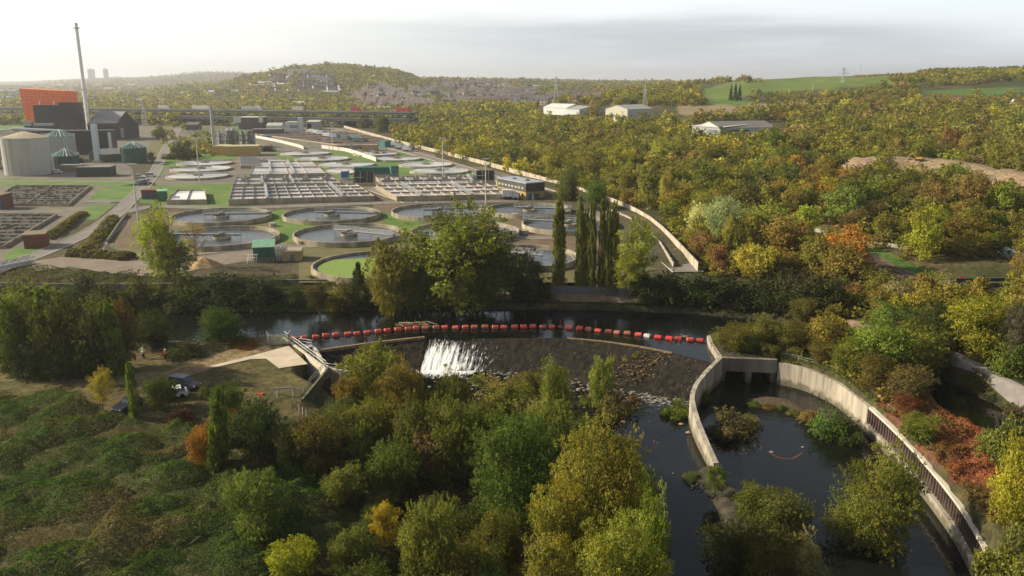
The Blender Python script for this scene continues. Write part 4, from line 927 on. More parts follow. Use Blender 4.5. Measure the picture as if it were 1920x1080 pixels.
# --- island left wood
for k, (a_, b_, tp_, w_, kd, c_, lb) in enumerate([
 (40,700,545,120,'tall',GREEN,'green tree at the frame edge of the dark riverside wood'),
 (100,700,548,70,'poplar',(.10,.15,.03),'slim green tree with a pointed top at the left of the dark riverside wood'),
 (118,705,550,100,'tall',GREEN,'green tree behind the small upright one in the dark riverside wood'),
 (180,700,552,110,'round',(.10,.10,.025),'broad tree with rust-tinged top in the dark riverside wood'),
 (215,705,570,60,'poplar',(.10,.15,.025),'narrow bright green pointed tree rising in the riverside wood'),
 (228,690,552,80,'round',(.09,.08,.02),'tree with orange leaves near its top, right part of the riverside wood'),
 (284,650,575,80,'round',DARK,'dark tree at the water side end of the riverside wood'),
 (60,705,610,110,'round',DARK,'low dark tree in front of the frame edge one in the riverside wood'),
 (150,705,620,110,'round',DARK,'low dark tree at the middle of the riverside wood edge'),
 (208,702,625,66,'round',DARK,'low dark tree above the dirt track, nearest the person in green'),
 (0,690,575,90,'tall',GREEN,'tree cut by the frame at the far left of the riverside wood')]):
    T(a_, b_, tp_, w_, kd, tuple(v*.92 for v in c_), lb, group='trees of the dark riverside wood')
T(345,665,628,90,'bush',DARK,'dark shrub between the people and the water')
T(412,640,572,85,'round',(.07,.09,.022),'dense round green tree at the water edge left of the fish pass')
T(455,645,612,60,'bush',(.07,.07,.02),'low shrub between the round green tree and the palisade')
T(462,650,634,50,'bush',RUST,'low rust-coloured patch of shrub beside the palisade')
# --- meadow trees
T(92,712,665,38,'round',(.06,.085,.025),'small dark green tree alone above the dirt track')
T(193,770,690,54,'open',(.25,.21,.04),'small yellow-green tree with bare top twigs on the meadow',lift=.2)
T(254,783,682,28,'poplar',(.12,.145,.03),'slim bright green upright tree beside the dark grey car')
T(305,765,698,62,'round',(.07,.085,.022),'round dark green tree hiding the front of the black van')
T(340,790,752,66,'bush',(.11,.055,.03),'reddish shrub on the meadow below the white car')
T(385,745,705,40,'bush',(.08,.08,.03),'small scrubby bush right of the black van')
T(432,800,708,70,'round',(.07,.10,.022),'round green tree right of the leaning ivy-clad one')
T(405,880,735,52,'poplar',(.075,.10,.025),'tall thin leaning ivy-clad tree above the bramble field',tilt=.12)
T(386,870,790,66,'round',AMBER,'orange-brown round bush in front of the leaning ivy-clad tree','bush','bush')
T(480,850,745,110,'round',DARK,'dark tree between the orange bush and the timber posts')
T(545,870,790,90,'round',DARK,'dark tree just below the timber posts')
T(440,830,762,70,'round',(.10,.07,.02),'brown-green bushy tree behind the orange bush')
T(490,1000,880,130,'tall',(.10,.12,.03),'broad yellow-green tree standing out of the bramble field')
T(450,960,890,90,'round',(.075,.10,.028),'grey-green tree at the back of the broad one in the bramble field')
T(550,1080,1010,100,'round',(.24,.22,.025),'yellow-topped round bush at the bottom of the bramble field')
# --- wooded river island, centre
big = [
 (705,775,640,130,'tall',(.17,.155,.03),'yellow-green willow at the weir end of the river wood, against the leafy face'),
 (760,800,668,110,'tall',(.13,.125,.03),'olive willow just behind the weir-end willow of the river wood'),
 (850,790,690,80,'tall',(.14,.14,.03),'green-yellow willow under the white falling water'),
 (930,790,700,130,'thin',(.22,.19,.06),'half-bare straggling tree right under the shallow overflow'),
 (950,800,712,120,'open',(.15,.15,.03),'loose yellow-green shrub tree around the half-bare one'),
 (1040,778,672,72,'tall',(.15,.155,.035),'rounded green-yellow willow on the weir foot, left of the pale pair'),
 (1060,800,730,90,'bush',(.09,.11,.025),'green scrub under the rounded willow on the weir foot'),
 (1128,775,658,58,'tall',(.19,.18,.05),'pale yellowish willow with a pointed top on the weir foot'),
 (1150,790,700,90,'bush',(.10,.11,.03),'green scrub around the base of the pale pointed willow'),
 (600,880,775,110,'round',(.11,.11,.028),'olive tree at the left edge of the river wood below the posts'),
 (650,870,770,120,'round',(.095,.105,.026),'rounded green tree, second from the posts in the river wood'),
 (700,860,742,110,'round',(.115,.115,.03),'brownish tree behind the second row of the river wood'),
 (780,890,745,120,'tall',(.085,.095,.022),'deep green tree at the heart of the river wood'),
 (835,900,740,110,'tall',(.12,.115,.03),'olive tree right of the deep green one at the heart of the wood'),
 (740,930,820,120,'round',(.095,.115,.025),'round green tree in the second row from the bramble field'),
 (800,915,800,80,'thin',(.20,.16,.07),'thin tree with many bare pale stems in the river wood'),
 (905,905,758,120,'tall',(.10,.12,.026),'tall green tree just left of the river wood centre'),
 (960,985,785,180,'huge',(.07,.10,.022),'largest dark green tree in the middle of the river wood'),
 (1035,880,745,110,'tall',(.14,.14,.03),'olive willow at the water side of the wood, above the golden one'),
 (1000,860,735,80,'thin',(.24,.21,.09),'bare-twigged tan shrub beside the backwater pool'),
 (1020,950,800,90,'round',(.08,.09,.022),'dark olive tree between the largest dark tree and the golden willow'),
 (1130,1075,812,200,'huge',WILLOW,'biggest golden-green willow leaning over the river'),
 (1060,1100,905,160,'huge',WILLOW,'golden-green willow in front of and left of the biggest one'),
 (1190,1010,855,90,'tall',(.16,.165,.03),'willow bough crown behind the biggest golden-green one, over the water'),
 (1215,1150,925,80,'tall',WILLOW,'slim golden willow at the water edge right of the biggest one'),
 (1150,1210,990,200,'huge',WILLOW,'golden-green willow cut by the bottom of the frame'),
 (1030,1200,1020,140,'tall',(.17,.165,.035),'yellow-green willow at the bottom edge beside the golden one'),
 (725,1040,945,74,'open',GOLD,'bush with golden yellow leaves at the left edge of the river wood','bush'),
 (810,1130,935,130,'tall',(.13,.13,.03),'broad olive tree right of the golden-leaved bush'),
 (935,1080,955,100,'tall',(.10,.10,.025),'dull olive tree in the gap left of the golden willows'),
 (865,1150,1030,110,'tall',(.12,.12,.028),'olive tree at the bottom edge below the broad olive one'),
 (920,1150,1040,80,'round',(.09,.13,.03),'fresh green small tree at the bottom edge of the wood'),
 (970,1060,1000,80,'thin',(.16,.12,.08),'leafless purplish shrub left of the golden willows'),
 (690,1150,1050,110,'round',(.06,.085,.02),'dark green shrub at the bottom edge left of the wood'),
 (680,890,800,60,'round',(.11,.12,.03),'small yellow-green tree in the second row near the posts'),
 (655,780,700,60,'open',(.17,.14,.03),'yellow-brown shrub at the tip of the wood beside the fish pass'),
]
for b in big: T(*b[:7], **({'cat': b[7], 'name': 'bush'} if len(b) > 7 else {}), group='trees of the wooded river island')
# --- in and along the lower river
T(1268,778,740,62,'bush',(.10,.17,.03),'bright green leafy clump in the river beside the divider wall',z=ZL)
T(1288,779,752,30,'bush',(.14,.11,.04),'small brown tuft between the green clump and the divider wall',z=ZL)
T(1320,752,720,34,'bush',(.10,.13,.04),'small pale green bush in the shadow inside the divider wall',z=ZL)
T(1370,812,755,105,'bush',(.10,.09,.035),'shaded brown-green bush in the mouth of the flood channel',z=ZL)
T(1405,800,766,50,'bush',(.17,.17,.05),'pale grassy tuft at the side of the shaded channel bush',z=ZL)
T(1555,815,742,90,'bush',(.09,.13,.03),'bright green shrub mass against the flood wall',z=ZL)
T(1590,825,768,70,'bush',(.06,.09,.022),'darker green shrub at the downstream end of the mass by the flood wall',z=ZL)
T(1520,790,752,50,'bush',(.20,.17,.07),'straw-coloured tuft at the upstream end of the green mass by the flood wall',z=ZL)
T(1638,1025,850,172,'huge',(.12,.135,.03),'large round willow standing alone in the flood channel',z=ZL,lift=-.18)
T(1340,930,872,52,'open',(.12,.12,.03),'small olive bush at the tip of the divider wall')
T(1300,897,876,44,'bush',(.07,.13,.03),'low green weeds left of the divider wall tip')
T(1420,985,905,90,'round',(.10,.11,.03),'grey-green bush at the head of the stony spit')
T(1470,1010,915,100,'round',(.11,.12,.035),'leafy bush on the channel side of the stony spit')
T(1400,960,940,50,'bush',(.08,.17,.03),'bright green weeds on the stony spit')
T(1370,1090,975,120,'round',DARK,'dark shrub on the river side of the stony spit')
T(1440,1110,985,110,'round',(.07,.085,.022),'dark olive shrub in the middle of the stony spit')
T(1500,1100,998,80,'round',(.20,.21,.09),'silvery leaved small willow on the stony spit')
T(1530,1140,1062,70,'round',(.18,.18,.08),'silvery shrub at the bottom edge beside the stony spit')
# --- the island of bushes between river and flood wall
isl = [(1375,654,600,80,OLIVE,'olive bush at the island tip beside the float line'),(1432,644,590,80,(.14,.10,.03),'rust-olive bush on the island next to the tip one'),(1405,660,628,46,(.08,.13,.025),'fresh green bush low on the island tip'),
 (1478,654,596,70,(.13,.12,.03),'olive bush right of the rust-olive one on the island'),(1440,666,640,44,OLIVE,'small bush above the culvert openings'),(1550,676,634,76,(.12,.11,.03),'bush on the island above the concrete flood wall'),
 (1600,704,628,90,(.15,.15,.03),'yellow-green bush behind the concrete flood wall'),(1640,700,600,130,(.16,.17,.03),'large yellow-green tree behind the flood wall'),(1700,715,605,130,(.13,.15,.03),'large green tree between the flood wall and the cycle path'),
 (1640,728,660,84,(.12,.11,.03),'olive bush above the start of the sheet piling'),(1700,752,680,100,(.115,.095,.03),'round brown-olive bush on the bank of the side water'),(1740,700,630,80,DARK,'dark bush at the head of the side water'),
 (1700,772,735,50,(.15,.07,.03),'rusty low shrub at the end of the concrete part of the wall'),(1725,820,775,80,(.12,.13,.025),'yellow-green shrub in the red bracken'),(1600,660,608,80,(.14,.15,.03),'yellow-green bush at the towpath bend')]
for a_, b_, tp_, w_, c_, lb in isl: T(a_, b_, tp_, w_, 'round', c_, lb, group='bushes and trees between the river and the flood wall')
T(1838,665,545,135,'round',(.23,.215,.03),'big bright yellow tree under the girder bridge',lift=.05)
T(1890,700,610,80,'bush',(.09,.12,.03),'green bush right of the bright yellow tree by the cycle path')
T(1900,690,560,70,'open',(.12,.10,.06),'greyish bare-looking tree at the frame edge right of the yellow tree')
T(1870,860,750,90,'bush',(.13,.12,.035),'olive bush at the frame edge below the cycle path')
T(1900,800,740,80,'bush',(.10,.09,.035),'brown-olive bush on the bank below the cycle path')
T(1905,1000,800,110,'tall',(.26,.25,.03),'bright yellow-green tree at the frame edge beside the red bracken')
T(1880,1090,960,110,'bush',(.12,.15,.03),'green thicket at the lower right corner beside the coping')
T(1920,1150,1000,120,'bush',(.11,.13,.03),'green thicket filling the very corner of the frame')
T(1790,640,575,90,'round',(.13,.14,.03),'green-yellow tree left of the bright yellow tree')
T(1745,650,560,120,'round',(.07,.085,.022),'dark round tree above the side water')
T(1670,640,560,110,'round',(.12,.13,.03),'olive tree above the towpath bend, beside the dark round one')
T(1812,780,745,70,'bush',(.06,.10,.025),'small green bush at the edge of the side water')
T(1352,455,362,72,'round',(.34,.38,.24),'silvery white willow on the lower hillside',lift=0)
T(1312,445,375,60,'round',(.33,.37,.23),'second silvery white willow leaning against the bigger one',lift=0)
T(1395,450,388,50,'round',(.30,.34,.21),'small silvery willow on the uphill side of the two big ones',lift=0)
T(1248,400,312,34,'tall',(.30,.22,.07),'slender yellow-tan tree beside the boundary wall')
T(1065,375,302,56,'round',(.12,.14,.04),'dense grey-green willow behind the office building')
T(1118,392,335,50,'round',(.09,.12,.028),'green tree close to the boundary wall, next after the willow behind the office')
T(1370,188,160,9,'conifer',(.03,.045,.02),'dark fir in the trio on the green field, its left one','tree','fir_tree',lod='near')
T(1378,189,158,11,'conifer',(.03,.045,.02),'tallest dark fir in the middle of the field trio','tree','fir_tree',lod='near')
T(1386,189,161,10,'conifer',(.03,.045,.02),'dark fir at the uphill end of the field trio','tree','fir_tree',lod='near')
T(1318,222,210,24,'round',CRIM,'dark crimson tree on the hillside between the two warehouses', lod='mid')
T(1338,223,212,22,'round',CRIM,'second crimson tree, right beside the first on the hillside', lod='mid')
T(1805,522,514,20,'bush',(.35,.02,.02),'small vivid crimson bush above the end of the girder bridge')

# fillers that close the canopy of the river wood
rgf = np.random.default_rng(21); RW = WP([(600,800),(660,740),(760,725),(1010,735),(1070,790),(1120,860),(1215,935),(1235,1080),(1235,1290),(700,1290),(640,1010),(600,900)], -4.5); RWa = np.array(RW); fl_ = []
LM = [('the waterfall', 850, 690), ('the timber posts', 600, 780), ('the golden willows', 1130, 940), ('the largest dark tree', 960, 880), ('the golden-leaved bush', 725, 990), ('the bottom edge of the wood', 830, 1075), ('the water weeds', 1060, 790)]
for q in range(1500):
    x, y = rgf.uniform(RWa[:, 0].min(), RWa[:, 0].max()), rgf.uniform(RWa[:, 1].min(), RWa[:, 1].max())
    if not inpoly(np.array([x]), np.array([y]), RW)[0]: continue
    r = rgf.uniform(1.5, 2.6)
    if any(math.hypot(a-x, b-y) < (c+r)*.56 for a, b, c in TREES): continue
    TREES.append((x, y, r)); z = h1(x, y); a_, b_, _ = proj(x, y, z+3); mk = min(LM, key=lambda m: math.hypot(m[1]-a_, m[2]-b_)); fl_.append((x, y, z, r, mk, math.hypot(mk[1]-a_, mk[2]-b_)))
    if len(fl_) >= 50: break
fl_.sort(key=lambda q: q[5]); cn = {}
FC = [('olive', (.13,.125,.03)), ('dark green', (.065,.085,.022)), ('yellow-green', (.16,.16,.035)), ('brownish', (.12,.11,.033)), ('green', (.095,.115,.026))]
for i, (x, y, z, r, mk, d_) in enumerate(fl_):
    cn_, c_ = FC[i % 5]; k = (cn_, mk[0]); cn[k] = cn.get(k, 0)+1
    plant('sapling', 'tree', 'young %s river wood tree, %s to %s' % (cn_, 'nearest' if cn[k] == 1 else ordn(cn[k])+' nearest', mk[0]), x, y, z-.2, r*2.3, r*rgf.uniform(1.7, 2.6), 'tall' if i % 3 else 'round', c_, 'near', 'young trees filling the river wood', .02)
# --- hillside wood
TH = []
def px_of(x, y, z): a, b, _ = proj(x, y, z); return a, b
CLEAR = [[(1310,190),(1440,188),(1560,180),(1745,162),(1745,140),(1310,160)], [(1650,760),(1800,755),(1880,830),(1900,960),(1840,960),(1740,850)], [(1310,172),(1700,120),(1745,150),(1440,178),(1335,200)], [(1700,120),(1850,112),(1850,135),(1700,150)], [(1330,186),(1435,190),(1440,200),(1380,204),(1330,202)], [(1270,200),(1380,197),(1500,190),(1560,192),(1480,208),(1400,212),(1350,226),(1270,218)],
 [(1715,166),(1930,150),(1930,192),(1720,190)], [(1000,196),(1110,196),(1110,230),(1000,226)], [(1120,196),(1290,200),(1290,240),(1110,232)], [(1285,232),(1480,228),(1480,262),(1285,262)], [(1500,425),(1560,428),(1690,495),(1790,560),(1740,560),(1600,480),(1500,440)],
 [(1700,490),(1900,480),(1930,560),(1780,545)], [(1780,655),(1830,665),(1930,730),(1930,770),(1860,730),(1770,672)], [(1040,170),(1110,176),(1110,188),(1040,178)]]
def hill_ok(x, y, r):
    z = H(x, y); a, b = px_of(x, y, z); ok = np.ones(len(x), bool)
    for p in CLEAR: ok &= ~inpoly(a, b, p)
    ok &= dline(x, y, SPOIL) > np.where(y < np.interp(x, [p[0] for p in SPOIL], [p[1] for p in SPOIL]), 22, 11); ok &= dline(x, y, RAIL) > 6+r*.5
    ok &= sdist(x, y, UPPER) > 3; ok &= sdist(x, y, LOWER) > 2; return ok, z, a, b
# right edge of the works: the boundary wall line
BW = [W(*p) for p in ((640,240),(745,272),(900,311),(1060,356),(1215,406),(1310,510))]
def right_of_wall(x, y): return x-np.interp(y, [p[1] for p in BW[::-1]], [p[0] for p in BW[::-1]])
rg = np.random.default_rng(77); cand = []
yv = np.exp(rg.uniform(np.log(92), np.log(1050), 20000)); uv = rg.uniform(-.12, .72, 20000); xv = uv*yv
keep = (right_of_wall(xv, yv) > np.where(yv < 640, 3.5, 1)) & ((yv > 186) | ((uv > .2) & (yv > 168)) | (uv > .40)) & ~((yv > 560) & (uv < .0))
xv, yv = xv[keep], yv[keep]; ok, zv, av, bv = hill_ok(xv, yv, 4.0); m_ = ok & (av > -10) & (av < 1960); xv, yv, zv, av, bv = xv[m_], yv[m_], zv[m_], av[m_], bv[m_]
cell = {}; out = []
for q in TREES: cell.setdefault((int(q[0]//6), int(q[1]//6)), []).append((q[0], q[1], q[2]))
for i in range(len(xv)):
    x, y = xv[i], yv[i]; r = rg.choice([2.6, 3.4, 4.2, 5.2], p=[.25, .3, .3, .15])*(1 if y < 500 else 1.15)
    cx, cy = int(x//6), int(y//6); bad = False
    for dx in (-2, -1, 0, 1, 2):
        for dy in (-2, -1, 0, 1, 2):
            for (a_, b_, c_) in cell.get((cx+dx, cy+dy), ()):
                if (a_-x)**2+(b_-y)**2 < ((c_+r)*.74)**2: bad = True; break
            if bad: break
        if bad: break
    if bad: continue
    cell.setdefault((cx, cy), []).append((x, y, r)); out.append((x, y, float(zv[i]), r, av[i], bv[i]))
out.sort(key=lambda q: -q[3]/q[1])
pal = [('green', (.125,.127,.028)), ('olive', (.15,.142,.032)), ('olive', (.135,.122,.030)), ('dark green', (.075,.088,.022)), ('brown', (.15,.11,.045)), ('yellow-green', (.22,.21,.035)), ('orange', (.25,.155,.035)), ('tan', (.20,.165,.08)), ('fresh green', (.13,.15,.03)), ('golden', (.26,.215,.04)), ('rusty', (.18,.10,.04))]
pal = [(a, (c[0]*1.30, c[1]*1.20, c[2]*1.15)) for a, c in pal]
marks = [('the silvery willows', 1350, 420), ('the cream warehouse', 1170, 225), ('the long pale warehouse', 1060, 215), ('the red-trimmed factory', 1370, 255), ('the earth spoil heap', 1740, 305), ('the office building', 1000, 360), ('the railway signal post', 1566, 465), ('the girder bridge', 1850, 535), ('the fir trio', 1378, 175), ('the crimson trees', 1328, 218), ('the hillside house', 1905, 200), ('the boundary wall bend', 1215, 410), ('the boundary wall end', 1300, 500), ('the pylon on the slope', 1575, 200), ('the yellow digger', 1722, 292), ('the boundary road masts', 880, 300), ('the end of the steel fence', 1880, 480)]
def describe(a, b):
    d = [(math.hypot(a-m[1], (b-m[2])*1.4), i) for i, m in enumerate(marks)]; i = min(d)[1]; m = marks[i]
    dx, dy = a-m[1], b-m[2]
    return m[0], ('right of' if dx > 0 else 'left of') if abs(dx) > abs(dy)*1.1 else ('uphill of' if dy < 0 else 'below')
indiv = out[:215]; rest = out[215:]; keys = {}
rows = []
for q in indiv:
    x, y, z, r, a_, b_ = q
    v = float(fbm(np.array([x]), np.array([y]), 40, 61)[0])+rg.normal()*.17
    lowx = S(np.array([a_]), 1100, 1600)[0]
    p = np.array([.24, .24, .20, .10, .08+.03*lowx, .09, .008+.012*lowx, .03, .05, .015, .008+.008*lowx]); p = p/p.sum()
    ci = rg.choice(len(pal), p=p); mk, dr = describe(a_, b_); sz = 'small' if r < 3 else 'large' if r > 5 else 'middling' if r < 4 else 'broad'
    rows.append((q, ci, mk, dr, sz)); keys.setdefault((pal[ci][0], sz, mk, dr), []).append(len(rows)-1)
labs = {}
for k, ids in keys.items():
    mm = [m for m in marks if m[0] == k[2]][0]; ids.sort(key=lambda i: math.hypot(rows[i][0][4]-mm[1], rows[i][0][5]-mm[2]))
    for j, i in enumerate(ids):
        labs[i] = '%s %s hillside tree %s %s' % (k[1], k[0], k[3], k[2]) if len(ids) == 1 else '%s %s tree, %s %s %s' % (k[1], k[0], ('nearest' if j == 0 else ordn(j+1)+' nearest'), k[3], k[2])
for i, ((x, y, z, r, a_, b_), ci, mk, dr, sz) in enumerate(rows):
    kd = rg.choice(['round', 'tall', 'bush'], p=[.6, .2, .2]); h = r*2*(1.0 if kd == 'round' else 1.35 if kd == 'tall' else .8)*rg.uniform(.9, 1.15)
    plant('tree', 'tree', labs[i], x, y, z-.2, r*2.25, h, kd, pal[ci][1], 'mid', 'trees of the wooded hillside', .04)
# --- merged woodland further off (one mass) and undergrowth
def mass(name, label, items, nq, nl, cat, leaf=.1):
    """items: x,y,z,r,h,colour(3)"""
    A = np.array(items, float); n = len(A); Vs = []; Ts = []
    K = 12; protos = [crown_pts(['round', 'bush', 'tall'][k % 3], k, nl, nq, np.random.default_rng(900+k)) for k in range(K)]
    pq = []
    for k, (P, Nn, lt, li) in enumerate(protos):
        r2 = np.random.default_rng(k); V, _ = quads(P, Nn, leaf, r2); pq.append((V.reshape(nq, 4, 3), lt*r2.uniform(.7, 1.3, nq)))
    rg = np.random.default_rng(5)
    for k in range(K):
        sel = np.nonzero(np.arange(n) % K == k)[0]; V, lt = pq[k]
        th = rg.uniform(0, 6.28, len(sel)); c, s = np.cos(th), np.sin(th); r = A[sel, 3]; h = A[sel, 4]/2
        X = (V[None, :, :, 0]*c[:, None, None]-V[None, :, :, 1]*s[:, None, None])*r[:, None, None]+A[sel, 0][:, None, None]
        Y = (V[None, :, :, 0]*s[:, None, None]+V[None, :, :, 1]*c[:, None, None])*r[:, None, None]+A[sel, 1][:, None, None]
        Z = (V[None, :, :, 2]+.9)*h[:, None, None]+A[sel, 2][:, None, None]
        Vs.append(np.stack([X, Y, Z], -1).reshape(-1, 3)); Ts.append((A[sel, 5:8][:, None, :]*lt[None, :, None]).reshape(-1, 3))
    V = np.concatenate(Vs); T_ = np.concatenate(Ts); l = V.mean(0)
    o = np_mesh(name, V-l, np.arange(len(V)).reshape(-1, 4), FOL, T_, loc=tuple(l)); tag(o, label, cat, kind='stuff'); return o
def pick(n, w=None):
    p = np.array(w or [.25, .24, .20, .12, .07, .07, .006, .03, .04, .01, .006]); p = p/p.sum(); return np.array([pal[i][1] for i in rg.choice(len(pal), n, p=p)])*rg.uniform(.85, 1.15, (n, 1))
it = [(x, y, z-.3, r*1.15, r*2.1, *c) for (x, y, z, r, a_, b_), c in zip(rest, pick(len(rest)))]
print('hill rest', len(rest))
# undergrowth between the hillside trees
yv = np.exp(rg.uniform(np.log(92), np.log(800), 11000)); uv = rg.uniform(-.1, .7, 11000); xv = uv*yv
k_ = (right_of_wall(xv, yv) > 2.0) & ((yv > 178) | ((uv > .2) & (yv > 166)) | (uv > .40)); xv, yv = xv[k_], yv[k_]; ok, zv, av, bv = hill_ok(xv, yv, 1); ok &= (av > -10) & (av < 1950)
xv, yv, zv = xv[ok][:3400], yv[ok][:3400], zv[ok][:3400]
und = [(x, y, z-.2, r, r*1.5, *c) for x, y, z, r, c in zip(xv, yv, zv, rg.uniform(1.0, 2.3, len(xv)), pick(len(xv), [.15, .2, .2, .1, .2, .05, .01, .12, .03, .01, .03]))]
mass('hillside_scrub', 'low brown and green scrub filling the ground between the hillside trees', und, 90, 10, 'scrub', .16)
mass('distant_woodland', 'unbroken wood on the upper hillside below the skyline', it, 260, 16, 'woodland', .12)
# far woods: valley beyond the works, the wooded hill, the ridges
far = []
def scatter(n, ya, yb, ua, ub, test, r0, r1, w, cm=1.0):
    yy = np.exp(rg.uniform(np.log(ya), np.log(yb), n)); uu = rg.uniform(ua, ub, n); xx = uu*yy; zz = H(xx, yy); a, b, _ = proj(xx, yy, zz); m = test(a, b, xx, yy)
    xx, yy, zz = xx[m], yy[m], zz[m]; rr = rg.uniform(r0, r1, len(xx))
    far.extend((x, y, z-.5, r, r*1.9, *c) for x, y, z, r, c in zip(xx, yy, zz, rr, pick(len(xx), w)*cm))
GW = [.3, .25, .2, .15, .05, .06, .005, .04, .03, .01, .003]
HOUSES = [[(500,150),(560,138),(640,150),(650,172),(600,178),(505,172)], [(665,178),(700,165),(790,180),(810,205),(690,205),(660,192)], [(790,158),(900,156),(1000,166),(1000,196),(830,200),(800,180)], [(940,180),(1110,182),(1110,200),(960,206)]]
BUILT = [[(410,160),(520,160),(640,172),(640,182),(420,182)], [(0,172),(300,172),(300,200),(0,200)]]
hs = lambda a, b: np.any([inpoly(a, b, p) for p in HOUSES+BUILT], axis=0)
big_h = [(700,135),(770,148),(785,162),(700,170),(650,175),(600,160),(560,140),(620,125)]
scatter(2600, 1300, 2500, -.32, -.09, lambda a, b, x, y: ~hs(a, b), 5, 8, GW)
scatter(1500, 1500, 2400, -.22, -.10, lambda a, b, x, y: inpoly(a, b, [(600,125),(760,135),(790,165),(690,175),(640,160)]), 6, 9, GW)
scatter(2800, 800, 1500, -.42, .02, lambda a, b, x, y: ~hs(a, b) & (rg.random(len(a)) < .75), 4.5, 7.5, GW)
scatter(2400, 1200, 4200, -.10, .28, lambda a, b, x, y: ~hs(a, b) & ~inpoly(a, b, [(1040,170),(1110,172),(1110,188),(1040,178)]), 5, 9, GW)
scatter(3000, 1100, 2600, -.20, .12, lambda a, b, x, y: hs(a, b), 2.5, 4.6, GW)
scatter(600, 1300, 2500, -.32, -.09, lambda a, b, x, y: hs(a, b), 3.5, 6, GW)
scatter(2600, 1500, 7000, -.7, -.25, lambda a, b, x, y: rg.random(len(a)) < .8, 6, 11, GW)
scatter(260, 420, 800, -.45, -.30, lambda a, b, x, y: inpoly(a, b, [(265,232),(345,232),(352,262),(330,298),(300,262)])&(rg.random(len(a))<.5) | inpoly(a, b, [(375,250),(400,250),(400,300),(330,300),(345,270)]), 2, 4, GW)
scatter(500, 500, 900, -.66, -.5, lambda a, b, x, y: inpoly(a, b, [(-10,215),(45,215),(45,232),(-10,232)]), 3, 5, GW)
scatter(1400, 780, 1500, -.7, -.38, lambda a, b, x, y: (rg.random(len(a)) < .6), 5, 8, GW)
scatter(1500, 900, 1300, .36, .7, lambda a, b, x, y: inpoly(a, b, [(1670,150),(1800,126),(1960,110),(1960,160),(1720,172),(1640,170)]), 3, 5, None)
scatter(260, 1040, 1120, .32, .52, lambda a, b, x, y: (rg.random(len(a)) < .8) & (a > 1600), 1.6, 2.4, [.1, .1, .1, .1, .3, 0, 0, .2, 0, 0, .1])
scatter(900, 540, 1000, -.14, .03, lambda a, b, x, y: (right_of_wall(x, y) > 2) & (b > 214), 3, 5, [.25,.25,.2,.1,.08,.08,0,.02,.06,.01,0])
scatter(600, 700, 1500, .05, .36, lambda a, b, x, y: inpoly(a, b, [(1060,190),(1200,170),(1330,172),(1300,200),(1120,200)]), 4, 6, None)
print('far', len(far)); mass('far_woodland', 'hazy mass of far-off woods on the valley floor and hills', far, 64, 10, 'woodland', .22)

# --- bramble field in the foreground, and bank vegetation
def cover(name, label, pts_px, zf, n, leaf, cols, cat, hgt=.6, seed=1, wn=3.5):
    r2 = np.random.default_rng(seed); poly = [WG(*p)[:2] for p in pts_px]; P = np.array(poly); lo, hi = P.min(0), P.max(0)
    x = r2.uniform(lo[0], hi[0], n*3); y = r2.uniform(lo[1], hi[1], n*3); m = inpoly(x, y, poly) & (sdist(x, y, LOWER) > .3) & (sdist(x, y, UPPER) > .1); x, y = x[m][:n], y[m][:n]
    mound = fbm(x, y, wn, seed+50, 3); z = H2(x, y)+np.maximum(0, (mound-.35))*hgt*2.6*r2.uniform(.5, 1, len(x))**.5
    e = .25; gxn = (fbm(x+e, y, wn, seed+50, 3)-mound)/e; gyn = (fbm(x, y+e, wn, seed+50, 3)-mound)/e
    Nn = np.stack([-gxn*hgt*2.6, -gyn*hgt*2.6, np.ones(len(x))], 1)+r2.normal(size=(len(x), 3))*.45
    V, Fq = quads(np.stack([x, y, z], 1), Nn, leaf, r2); ci = np.clip((fbm(x, y, 6, seed+9, 3)-.35)/.3*len(cols)+r2.normal(size=len(x))*.8, 0, len(cols)-1).astype(int)
    T_ = np.array(cols)[ci]*r2.uniform(.6, 1.35, (len(x), 1))*(.72 if name == 'bramble_thicket' else 1); l = V.mean(0); o = np_mesh(name, V-l, Fq, FOL, T_, loc=tuple(l)); tag(o, label, cat, kind='stuff'); return o
cover('bramble_thicket', 'rough field of brambles and dead grass', [(-60,735),(120,745),(250,790),(330,800),(420,850),(540,880),(700,920),(760,1000),(900,1100),(900,1300),(-200,1300),(-60,900)], None, 150000, .10, [(.06,.11,.02),(.07,.11,.022),(.045,.08,.017),(.05,.09,.018),(.085,.12,.028),(.095,.11,.03),(.06,.09,.02),(.14,.115,.055)], 'brambles', 1.7, 3, 4.2)
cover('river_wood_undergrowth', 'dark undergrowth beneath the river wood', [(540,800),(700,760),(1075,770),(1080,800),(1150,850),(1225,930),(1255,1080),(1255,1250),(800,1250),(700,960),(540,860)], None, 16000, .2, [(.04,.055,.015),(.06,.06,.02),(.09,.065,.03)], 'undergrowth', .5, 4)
cover('bank_vegetation', 'rough grass and weeds on the far river bank', [(250,556),(420,558),(560,560),(700,562),(700,584),(500,586),(330,586),(180,576),(180,560)], None, 16000, .16, [(.07,.10,.02),(.09,.09,.03),(.12,.10,.04),(.06,.13,.02)], 'weeds', .5, 5)
cover('bank_vegetation', 'dark weeds between the towpath and the far river bank', [(700,560),(1000,560),(1420,576),(1500,586),(1640,640),(1560,628),(1480,610),(1300,590),(1000,581),(700,585)], None, 9000, .14, [(.05,.06,.02),(.07,.06,.03),(.05,.08,.02)], 'weeds', .25, 6)
cover('red_bracken', 'patch of russet bracken behind the flood wall', [(1640,765),(1790,760),(1872,830),(1886,930),(1880,1000),(1850,985),(1790,905),(1740,845),(1690,795)], None, 34000, .11, [(.24,.085,.048),(.29,.115,.06),(.20,.08,.04),(.23,.095,.05),(.15,.10,.04)], 'bracken', 1.0, 7, 2.0)
